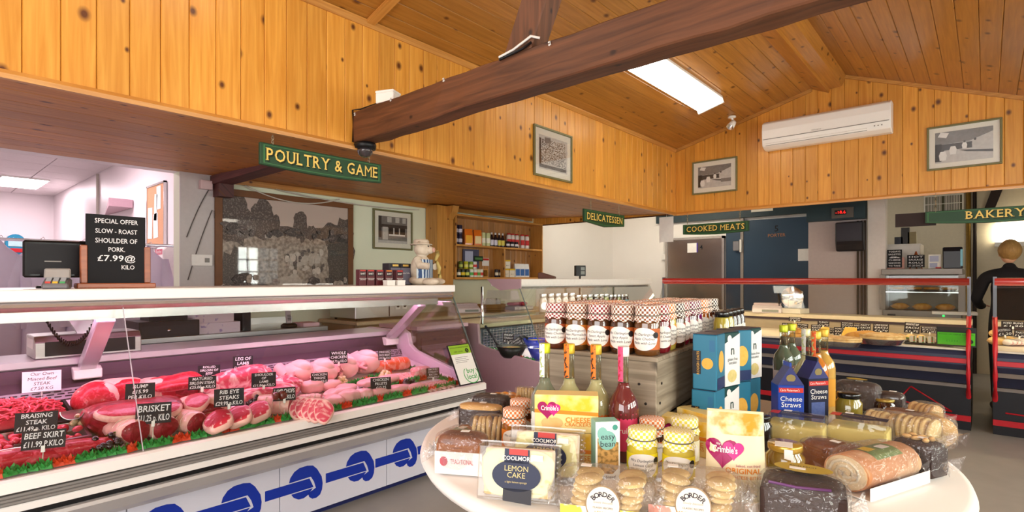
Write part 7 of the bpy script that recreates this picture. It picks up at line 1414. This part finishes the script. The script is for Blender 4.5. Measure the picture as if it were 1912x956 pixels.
nseg = 12; V_ = []; 
for zz in (.146, .155, .165, .175, .185, .193):
    for k in range(nseg+1): x_ = (-.97+1.94*k/nseg)*w/2*(1-.06*(zz/h)); V_.append((x_, pouch_y(x_, zz)-.0008, zz))
MB().add(V_, [(i*(nseg+1)+k, i*(nseg+1)+k+1, (i+1)*(nseg+1)+k+1, (i+1)*(nseg+1)+k) for i in range(5) for k in range(nseg)], 0, True).build('cheese_picture', mat('pouch_cheese', '#e09628', .35, col2='#f4dcaa', scale=22, thr=(.45, .6), coat=.4), t)
on_pouch(heart(-.028, .108, .036), cr_m, 'heart', .002); on_pouch(heart(-.004, .114, .022), cr_p, 'heart', .0028)
def ptext(s, sz, m, x, z, **k):
    me = text_mesh(s, sz, **k).copy(); me.materials.clear(); me.materials.append(m)
    for v_ in me.vertices: X, Z = v_.co.x+x, v_.co.y+z; v_.co = Vector((X, pouch_y(X, Z)-.0040, Z))
    put('lettering', me, t)
ptext("Crimble's", .019, wht, -.022, .113, width=.052, bold=.02); ptext('mrs', .009, wht, -.034, .125); ptext('ORIGINAL', .0165, cr_t, .016, .070, bold=.012); ptext('CHEESE BITES', .0105, cr_t, .022, .056); ptext('baked, not fried', .008, cr_m, .026, .082)
# oatcake boxes
nteal = mat('oat_teal', '#2a728f', .4, var=.04); ngreen = mat('oat_green', '#0f3f3c', .4); nwhite = mat('oat_white', '#e9e4e2', .4); nblue = mat('oat_blue', '#2a6a92', .4)
oatp = mat('oat_picture', '#d8992c', .5, col2='#e8b858', scale=70)
def oat(label, p, rz, style, w=.072, d=.085, h=.166):
    t = thing('oatcake_box', label, 'oatcake box', p, rz, 'blue and green oatcake boxes'); y = -d/2-.0006; x = w/2+.0006
    MB().box(-w/2, w/2, -d/2, d/2, 0, h).build('carton', nteal if style == 'teal' else ngreen, t, bevel=.003)
    MB().box(-w/2+.001, w/2-.001, -d/2+.001, d/2-.001, h, h+.0015).build('top_edge', mat('oat_top', '#252338', .4), t)
    def side(poly, m, nm, off=0): return MB().add([(x+off, a, b) for a, b in poly], [tuple(range(len(poly)))]).build(nm, m, t)
    if style == 'teal':
        panel(t, [(-w/2, h*.28), (-w*.15, h*.28), (-w*.15, h*.70), (-w/2, h*.70)], y, mat('oat_black', '#16161c', .4)); panel(t, ell(w*.12, h*.48, .017, .017, 18), y-.0004, oatp, 'oatcake_picture'); panel(t, [(w*.2, h*.7), (w*.42, h*.7), (w*.42, h*.9), (w*.2, h*.9)], y, nblue)
        text(t, 'ROUGH OATS', .011, oatp, (-w*.26, y-.0004, h*.48), rot=(PI/2, -PI/2, 0)); side(ell(0, h*.5, .026, .033, 18), oatp, 'oatcake_picture'); side([(-d*.45, h*.02), (d*.45, h*.02), (d*.45, h*.22), (-d*.45, h*.22)], mat('oat_navy', '#27345e', .4), 'print_panel')
    else:
        for i in range(9): panel(t, [(-w*.4, h*(.2+.06*i)), (w*.35-.006*(i % 3), h*(.2+.06*i)), (w*.35-.006*(i % 3), h*(.215+.06*i)), (-w*.4, h*(.215+.06*i))], y, mat('oat_smalltext', '#8fb0a8', .5), 'text_line')
        text(t, "Nairn's", .016, nwhite, (-w*.02, y-.0004, h*.87)); side([(-d/2, 0), (d/2, 0), (d/2, h*.97), (-d/2, h*.80)], nwhite, 'print_panel'); side(ell(-d*.2, h*.88, .012, .012, 14), nwhite, 'badge', .0006); text(t, 'n', .045, ngreen, (x+.0012, 0, h*.66), rot=(PI/2, 0, PI/2)); text(t, 'gluten free\noatcakes', .013, ngreen, (x+.0012, 0, h*.46), rot=(PI/2, 0, PI/2)); side(ell(-.002, h*.18, .026, .02, 14), mat('oat_food', '#b8a858', .5, col2='#e0cc90', scale=60), 'food_picture', .0006)
    return t
NB = [(1344, 835, 'teal'), (1388, 820, 'green'), (1424, 806, 'teal'), (1452, 796, 'green')]
rzN = fc(1340)+.55
base0 = tp(1340, 838); dirN = e2
for i in range(4):
    p = RT*.60+FW*1.655+(RT*.70+FW*.71)*(.092*i); fq = YAW-math.atan2(p.dot(RT), p.dot(FW))
    oat(ords[i]+' box from the front in the lower oatcake row', (p.x, p.y, TZ), fq-[.35, .55, .8, .55][i], ['teal', 'green', 'teal', 'teal'][i], d=.085); oat(ords[i]+' box from the front in the upper oatcake row', (p.x+.002, p.y, TZ+.168), fq-[.3, .55, .8, .55][i], ['teal', 'green', 'teal', 'green'][i], d=.085)
# cheese straws carton with a gable top
def straws(label, u, v, yaw, dark):
    t = thing('straws_carton', label, 'carton', tp(u, v), fc(u)+yaw, 'cheese straws cartons'); w, d, h = .078, .062, .165; nb = mat('straw_blue', '#1f3f9a', .4, var=.04) if not dark else mat('straw_dark', '#20243c', .4)
    MB().box(-w/2, w/2, -d/2, d/2, 0, h).build('carton', nb, t, bevel=.0015); MB().add([(-w/2, -d/2, h), (w/2, -d/2, h), (w/2, d/2, h), (-w/2, d/2, h), (0, -d/2+.004, h+.06), (0, d/2-.004, h+.06)], [(0, 4, 5, 3), (1, 2, 5, 4), (0, 1, 4), (2, 3, 5)]).build('gable_top', mat('straw_top', '#2a2f6a', .4), t); MB().box(-.003, .003, -d/2+.004, d/2-.004, h+.057, h+.07).build('top_seal', nb, t); y = -d/2-.0006
    panel(t, ell(0, h+.022, .014, .012, 14), -d/2+.0008, mat('straw_gold', '#8a7a4a', .4), 'crest'); panel(t, [(-w*.47, h*.86), (w*.47, h*.86), (w*.47, h*.95), (-w*.47, h*.95)], y, mat('straw_red', '#c8342c', .4)); text(t, 'Cara Peterson\'s', .011, wht, (-w*.06, y-.0004, h*.905), width=w*.75, shear=.2); text(t, 'Cheese\nStraws', .022, wht, (0, y-.0004, h*.68)); panel(t, [(-w*.36, h*.06), (w*.3, h*.06), (w*.3, h*.52), (-w*.36, h*.52)], y, mat('straw_text', '#5a6a9a', .5, col2='#3a4a86', scale=150)); 
    MB().add([(w/2+.0006, a, b) for a, b in ((-d*.4, h*.86), (d*.45, h*.86), (d*.45, h*.95), (-d*.4, h*.95))], [(0, 1, 2, 3)]).build('side_flash', mat('straw_red', '#c8342c', .4), t); MB().tube([(w/2+.001, -d*.2, h*.1), (w/2+.001, d*.05, h*.5)], .003, 5).build('straw_picture', biscp, t); MB().tube([(w/2+.001, d*.05, h*.08), (w/2+.001, d*.2, h*.6)], .003, 5).build('straw_picture', biscp, t)
straws('blue cheese straws carton with a gable top', 1470, 812, .35, False); straws('dark carton with a gable top behind the cheese straws', 1516, 794, .7, True)
# ---- gingham jars on the table
GT_ = 'gingham jars standing on the table'
gjar('left lemon curd jar with a yellow gingham cover', tp(1199, 893), fc(1199)+.05, .0375, .128, '#e0c838', '#f2dc20', 'yellow', GT_, ('Mrs Darlington\'s', 'Lemon Curd', 'Made with Love'), True); gjar('right lemon curd jar with a yellow gingham cover', tp(1267, 899), fc(1267)-.05, .0385, .128, '#d8c048', '#f2dc20', 'yellow', GT_, ('Mrs Darlington\'s', 'Luxury Curd', 'Made with Love'), True)
gjar('orange gingham jar behind the left lemon curd', tp(1217, 866), fc(1217), .036, .125, '#4a2414', '#c86a28', 'orange', GT_, ('Mrs Darlington\'s', 'Curd')); gjar('pale gingham jar behind the right lemon curd', tp(1278, 866), fc(1278), .038, .128, '#c8a868', '#e8e2c0', 'yellow', GT_, ())
gjar('front orange gingham jar beside the biscuits', tp(960, 842), fc(960), .0355, .125, '#a8641c', '#e8842c', 'orange', GT_, ('Mrs Darlington\'s', 'Honey')); gjar('rear orange gingham jar beside the cracker box', tp(972, 820), fc(972), .0355, .125, '#6a3414', '#c86a28', 'orange', GT_, ())
ljar('mustard-coloured jar with a gold lid and white seal', tp(1466, 908), .043, .105, '#8a6a24', '#c8a040', fc(1466), '#8a7a3a', 'lidded jars on the table', txt='NORFOLK'); t = [o for o in COL.objects if o.get('label', '').startswith('mustard-coloured')][0]; MB().box(-.002, .016, -.041, -.0395, .05, .1).build('paper_seal', wht, t); MB().box(-.022, .016, -.038, .005, .1052, .106).build('paper_seal', wht, t)
ljar('olive jar with a black lid at the back of the cakes', tp(1585, 796), .040, .115, '#8a7a2c', '#141414', fc(1585), None, 'lidded jars on the table'); ljar('small jar with a gold lid among the cakes', tp(1652, 775), .034, .06, '#3a1c10', '#b89a4a', fc(1652), None, 'lidded jars on the table'); ljar('dark glossy jar behind the cream pouch', tp(1420, 838), .032, .10, '#1c1a18', '#141414', fc(1420), None, 'lidded jars on the table')
# ---- boxed cakes
spg = mat('sponge', '#e8c890', .7, col2='#d0a860', scale=60, bump=.3); icing = mat('lemon_icing', '#f3e9a0', .5, var=.05, scale=12, bump=.2); cnav = mat('cake_navy', '#1b2140', .4); cred2 = mat('cake_red', '#c8342c', .4); cmadeira = mat('madeira_yellow', '#ecd680', .6, var=.05)
def clam(label, u, v, yaw, tilt, dz=0, w=.178, h=.125, d=.07):
    t = thing('boxed_cake', label, 'boxed cake', tp(u, v)+Vector((0, 0, dz)), rot=(tilt, 0, fc(u)+yaw), group='clear boxes of lemon cake'); 
    MB().box(-w*.44, w*.44, -d*.30, d*.36, h*.09, h*.91).build('sponge', spg, t, bevel=.008, seg=2); mb = MB(); mb.ball((0, -d*.30, h*.5), (w*.43, d*.10, h*.40), 20, 12, noise=.05, power=.5); mb.build('icing', icing, t)
    MB().prism([(-d/2, h*.06), (-d*.42, h*.02), (d*.45, .0), (d/2, h*.04), (d/2, h*.96), (d*.45, h), (-d*.42, h*.98), (-d/2, h*.94)], 'x', -w/2, w/2).build('clear_box', film2, t, bevel=.006, seg=2)
    for z_ in (.0, h): MB().box(-w*.53, w*.53, -d*.05, d*.05, z_-.002, z_+.002).build('box_flange', film2, t)
    for k in range(9): MB().box(w/2-.001, w/2+.003, -d*.4, d*.4, h*(.1+.09*k), h*(.12+.09*k)).build('box_rib', film2, t)
    y = -d/2-.001; panel(t, ell(w*.0, h*.47, w*.31, h*.27, 26), y, cnav, 'label'); panel(t, [(-w*.16, h*.68), (w*.16, h*.68), (w*.16, h*.92), (-w*.16, h*.92)], y, cnav, 'label'); panel(t, [(-w*.16, h*.04), (w*.2, h*.0), (w*.2, h*.25), (-w*.16, h*.25)], y, mat('cake_black', '#26222a', .4), 'label'); panel(t, [(-w*.10, h*.82), (w*.14, h*.82), (w*.14, h*.92), (-w*.10, h*.92)], y-.0004, cred2, 'label'); text(t, 'COOLMORE', .0125, wht, (w*.01, y-.001, h*.76), bold=.015); text(t, 'LEMON\nCAKE', .0165, mat('cake_gold', '#d8c48a', .5), (0, y-.001, h*.53)); text(t, 'a light lemon sponge', .006, MT['cake_gold'], (0, y-.001, h*.36)); MB().box(w*.18, w*.33, y-.0005, y, h*.74, h*.84).build('price_sticker', wht, t)
    return t
clam('clear boxed lemon cake standing at the front of the table', 968, 936, -.22, -.20, .001); clam('clear boxed lemon cake behind the front one', 1020, 896, -.22, -.20, .001)
def madeira(label, u, v, yaw):
    t = thing('boxed_cake', label, 'boxed cake', tp(u, v), fc(u)+yaw, 'clear boxes of madeira cake'); w, d, h = .18, .12, .088; MB().box(-w*.42, w*.42, -d*.42, d*.42, .005, h*.72).build('sponge', cmadeira, t, bevel=.008, seg=2); mb = MB(); a, b = w/2, d/2
    V_ = [(-a, -b, 0), (a, -b, 0), (a, b, 0), (-a, b, 0), (-a*.85, -b*.8, h), (a*.85, -b*.8, h), (a*.85, b*.8, h), (-a*.85, b*.8, h)]; mb.add(V_, [(3, 2, 1, 0), (4, 5, 6, 7), (0, 1, 5, 4), (1, 2, 6, 5), (2, 3, 7, 6), (3, 0, 4, 7)]).build('clear_box', film2, t, bevel=.006, seg=2)
    MB().box(-a*1.05, a*1.05, -b*1.06, b*1.06, h*.22, h*.25).build('box_flange', film2, t); MB().add([(p[0], p[1], h+.001) for p in ell(.0, 0, w*.30, d*.30, 22)], [tuple(range(22))]).build('label', cnav, t); MB().add([(q[0], q[1], h+.0014) for q in ((-w*.40, -.018), (-w*.26, -.022), (-w*.26, .022), (-w*.40, .018))], [(0, 1, 2, 3)]).build('label_flash', cred2, t); MB().add([(q[0], q[1], h+.0012) for q in ((w*.2, -.02), (w*.40, -.02), (w*.40, .02), (w*.2, .02))], [(0, 1, 2, 3)]).build('label', cnav, t); text(t, 'MADEIRA CAKE', .012, MT['cake_gold'], (0, 0, h+.0018), rot=(0, 0, 0)); sticker(t, -.03, .035, h+.001)
madeira('clear boxed madeira cake behind the gold-lidded jar', 1488, 828, -.15); madeira('clear boxed madeira cake to the right, beside the swiss roll', 1604, 834, -.15)
# ---- wrapped cakes and biscuits
choc = mat('dark_cake', '#3a2218', .6, col2='#241410', scale=40, bump=.4); brownc = mat('brown_cake', '#8a4a1c', .5, col2='#6a3414', scale=24, thr=(.4, .65), bump=.3, coat=.3); ginger = mat('ginger_sponge', '#a8642c', .6, col2='#7a4018', scale=40, bump=.3); biscm = mat('biscuit', '#d8b074', .7, col2='#b88a4c', scale=60, bump=.3); pale_b = mat('pale_biscuit', '#e2c890', .7, col2='#cda86a', scale=50, bump=.3)
def loaf(label, u, v, yaw, w, d, h, m, mtop, band=None, film_m=film, ends='x', group='film-wrapped cakes', words=None, stick=True, name='wrapped_cake'):
    t = thing(name, label, 'wrapped cake', tp(u, v)+Vector((0, 0, h*.05)), fc(u)+yaw, group); MB().box(-w/2, w/2, -d/2, d/2, 0, h*.82).build('cake', m, t, bevel=.006, seg=2); mb = MB(); mb.ball((0, 0, h*.8), (w*.5, d*.5, h*.2), 20, 10, noise=.04, power=.5); mb.build('crust', mtop, t)
    if band:
        MB().box(-w*.52, w*.52, -d*.53, d*.53, 0, h*.6).build('sleeve', band, t); 
        if words: text(t, words, h*.18, mat('sleeve_pink', '#c8606a', .5), (w*.08, -d*.53-.0008, h*.34), width=w*.5); panel(t, ell(-w*.32, h*.34, h*.11, h*.13, 12), -d*.53-.0008, mat('sleeve_pink', '#c8606a', .5), 'emblem')
    wrap(t, w, d, h, film_m, ends)
    if stick: sticker(t, .01, -d*.1, h*1.08)
    return t
loaf('ginger cake in film with a white printed sleeve at the left edge', 864, 880, -.30, .12, .075, .095, ginger, brownc, coated, words='TRADITIONAL')
loaf('dark fruit cake in film with a gold oval label at the front', 1499, 972, -.02, .155, .10, .085, choc, choc, group='film-wrapped cakes', stick=False); t = COL.objects[-1]
fr_ = [o for o in COL.objects if o.get('label') == 'dark fruit cake in film with a gold oval label at the front'][0]; gl_ = mat('oval_gold', '#c8b04a', .35, .3); MB().add([(p[0], p[1]+.02, .0985) for p in ell(0, 0, .055, .030, 24)], [tuple(range(24))]).build('gold_label', gl_, fr_); MB().tube([(-.06, -.058, .085), (-.01, -.060, .083), (.05, -.058, .087)], .003, 5).build('purple_ribbon', mat('ribbon_purple', '#6a3f6e', .4), fr_); sticker(fr_, -.01, .012, .099, .03, .012); text(fr_, 'RICH FRUIT', .010, inkm, (0, .028, .099), rot=(0, 0, 0))
loaf('sticky brown cake in film between the madeira boxes', 1556, 878, -.5, .14, .09, .07, ginger, brownc)
loaf('dark nut-topped cake in film at the right edge of the table', 1716, 884, -.5, .095, .075, .085, choc, choc)
q = [o for o in COL.objects if o.get('label') == 'dark nut-topped cake in film at the right edge of the table'][0]
for k in range(6): MB().ball((-.022+.022*(k % 3), -.012+.026*(k//3), .088), (.013, .008, .006), 8, 5, rot=(0, 0, k)).build('nut', mat('cashew', '#d8b078', .6), q)
loaf('wrapped dark cake with a gold label at the back of the table', 1600, 765, -.2, .14, .08, .10, choc, choc); q = [o for o in COL.objects if o.get('label') == 'wrapped dark cake with a gold label at the back of the table'][0]; MB().add([(p[0], p[1], .113) for p in ell(0, 0, .035, .022, 18)], [tuple(range(18))]).build('gold_label', gl_, q)
loaf('clear box of dark cake behind the gold-lidded jar', 1662, 772, -.2, .085, .06, .075, choc, choc, film_m=film2); loaf('wrapped brown cake at the back right of the table', 1694, 795, -.3, .12, .08, .05, ginger, brownc); loaf('chocolate-topped loaf in film at the back left of the table', 918, 774, -.35, .13, .07, .07, choc, choc); loaf('pale loaf with a yellow crust in film at the back left', 898, 801, -.3, .14, .055, .08, choc, mat('golden_crust', '#e8b468', .6, bump=.2)); loaf('pale wrapped loaf behind the orange gingham jars', 985, 790, -.3, .09, .06, .06, pale_b, mat('grey_wrap', '#c8b8a8', .5))
# swiss roll
def swiss(label, u, v, yaw, w, d, h, sleeve=True):
    t = thing('swiss_roll', label, 'swiss roll', tp(u, v)+Vector((0, 0, .004)), fc(u)+yaw, 'swiss rolls'); roll = mat('roll_sponge', '#c98a5c', .6, col2='#e0b48c', scale=14, thr=(.5, .65)); cream_ = mat('roll_cream', '#f2e4c8', .6)
    pf = ell(0, h*.5, d*.5, h*.47, 22); MB().prism(pf, 'x', -w/2+.002, w/2-.002, sm=True).build('sponge', roll, t)
    for s in (-1, 1):
        pts = [(s*(w/2-.001), (.40-.05*k/3.2)*d*math.cos(k*.62)*.9, h*.5+(.40-.05*k/3.2)*h*math.sin(k*.62)*.9) for k in range(24)]; MB().tube(pts, .004, 5).build('cream_spiral', cream_, t); MB().prism(ell(0, h*.5, d*.46, h*.44, 20), 'x', s*(w/2-.002)-.001, s*(w/2-.002)+.001).build('end_face', mat('roll_pale', '#ecd2a8', .6), t)
    MB().prism([(-d*.60, 0), (d*.60, 0), (d*.60, h*.34), (d*.59, h*.34), (d*.59, .002), (-d*.59, .002), (-d*.59, h*.34), (-d*.60, h*.34)], 'x', -w*.56, w*.56).build('tray', coated, t)
    V_ = []; 
    for k in range(7):
        a = PI*(.25+.5*k/6)
        for x_ in (-w*.22, w*.26): V_.append((x_, -d*.50*math.cos(a), h*.5+h*.485*math.sin(a)))
    MB().add(V_, [(2*k, 2*k+1, 2*k+3, 2*k+2) for k in range(6)]).build('label', mat('roll_green', '#5a7a40', .45, col2='#8a9a60', scale=70), t); MB().add([(-w*.22, d*.1, h*1.0), (-w*.08, d*.12, h*1.0), (-w*.05, -.012, h*.995), (-w*.2, -.014, h*.992)], [(0, 1, 2, 3)]).build('label_flower', mat('roll_yellow', '#e8c020', .45), t); sticker(t, .02, -.008, h*1.0, .03, .02)
    wrap(t, w, d, h, film, 'x', .015); return t
swiss('large swiss roll in film with a green label', 1632, 918, 1.074, .225, .105, .088); [o for o in COL.objects if o.get('label') == 'large swiss roll in film with a green label'][0].location = (-.2065, 1.5685, TZ+.004); swiss('small swiss roll in film with a sunflower label at the left edge', 853, 838, 1.0, .12, .075, .055)
def biscuits(label, u, v, yaw, n, w, r, m=pale_b, group='film packs of biscuits', sleeve=None, words=None, zoff=.006, film_m=film):
    t = thing('biscuit_pack', label, 'biscuit pack', tp(u, v), fc(u)+yaw, group); me = MB().lathe([(0, 0), (r*.96, 0), (r, .003), (r, .007), (r*.96, .010), (0, .0105)], 16).mesh('biscuit', m)
    for k in range(n): put('biscuit', me, t, (-w/2+w*(k+.2)/n, random.uniform(-.002, .002), r+zoff), (0, PI/2+random.uniform(-.12, .12), 0))
    if sleeve: MB().box(-w*.54, w*.54, -r*1.04, r*1.04, 0, zoff+.012).build('tray', sleeve, t)
    if words: text(t, words, .010, mat('sleeve_pink', '#c8606a', .5), (0, -r*1.04-.0006, .010), width=w*.6)
    wrap(t, w*1.06, r*2.0, r*2+zoff, film_m, 'x'); return t
biscuits('upright biscuits in film beside the orange gingham jar', 910, 830, -.15, 6, .09, .040, sleeve=coated, words='BISCUITS'); biscuits('small film pack of biscuits behind the clear bottle', 980, 748, -.1, 6, .07, .024); biscuits('tall film pack of shortbread at the right of the table', 1713, 838, -.35, 6, .09, .045, sleeve=mat('sleeve_red', '#a83a3a', .5)); biscuits('film pack of chocolate chip cookies at the right edge', 1748, 832, -1.1, 5, .07, .042, biscm); biscuits('film pack of oat biscuits behind the madeira boxes', 1655, 824, -.35, 7, .10, .042, sleeve=coated, words='OAT'); biscuits('film pack of nut cookies at the back right edge', 1728, 796, -.5, 5, .08, .036, biscm)
# border biscuit packs
def border(label, u, v, yaw, flav, tint, m):
    t = thing('biscuit_pack', label, 'biscuit pack', tp(u, v), fc(u)+yaw, 'printed film packs of biscuits'); w, d, h = .185, .085, .09; me = MB().ball((0, 0, 0), (.030, .030, .0085), 16, 6).mesh('biscuit', m)
    for r_ in range(2):
        for k in range(5):
            for l_ in range(2): put('biscuit', me, t, (-.045+.09*r_+.003*k, -.018+.036*l_, .014+.0155*k), (random.uniform(-.15, .15), random.uniform(-.15, .15), 0))
    MB().box(-w*.47, w*.47, -d*.47, d*.47, 0, .006).build('tray', coated, t); wrap(t, w, d, h, film, 'x', .02, .015)
    y = -d*.575; P2 = lambda poly, m_, nm, off=0: flat([(a, b*1.12) for a, b in poly], y-off).build(nm, m_, t)
    P2([(-w*.48, .004), (w*.48, .004), (w*.48, .026), (-w*.48, .026)], mat('border_'+tint.strip('#'), tint, .45, col2='#f4f0e0', scale=40, thr=(.5, .6)), 'printed_band'); P2(ell(0, .032, .036, .036, 28), mat('border_rim', '#a58a6a', .45), 'label', .0006); P2(ell(0, .032, .0335, .0335, 28), mat('border_cream', '#efe6d6', .5), 'label', .0012)
    for i, ch in enumerate('BORDER'):
        a = PI/2+.85-1.7*i/5; text(t, ch, .0145, inkm, (.0255*math.cos(a), y-.0018, .032+.0255*math.sin(a)), rot=(PI/2, -(a-PI/2), 0), bold=.02)
    text(t, 'CLASSIC RECIPES', .0055, inkm, (0, y-.0018, .030)); text(t, flav, .010, cr_t, (0, y-.0018, .019)); text(t, 'lovely biscuits', .007, mat('grey_print', '#9a9a9a', .5), (0, y-.0018, .041), shear=.3)
    sticker(t, -.04, 0, h*1.09); return t
border('lemon biscuit pack in printed film at the front left', 1130, 957, -.1, 'LEMON', '#e0d050', pale_b); border('white chocolate biscuit pack in printed film at the front middle', 1293, 959, .02, 'WHITE CHOC', '#e89a8a', pale_b)
pie('flat lattice tart at the back left of the table', 0, 0, .058, .022, mat('tart_orange', '#d88a30', .4, col2='#f0d090', scale=40, thr=(.5, .6)), True, (1, 1), 'tarts on the table', tp(943, 750)); 
t = thing('plastic_tub', 'empty clear plastic tub behind the madeira boxes', 'tub', tp(1602, 806), fc(1602)-.1); MB().prism([(-.035, 0), (.035, 0), (.03, .05), (-.03, .05)], 'x', -.042, .042).build('tub', clear('tub_plastic', tint='#d8dce6', base=.08, edge=.6, body=.08), t, bevel=.005, seg=2); MB().box(-.046, .046, -.038, .038, 0, .003).build('rim', film2, t)
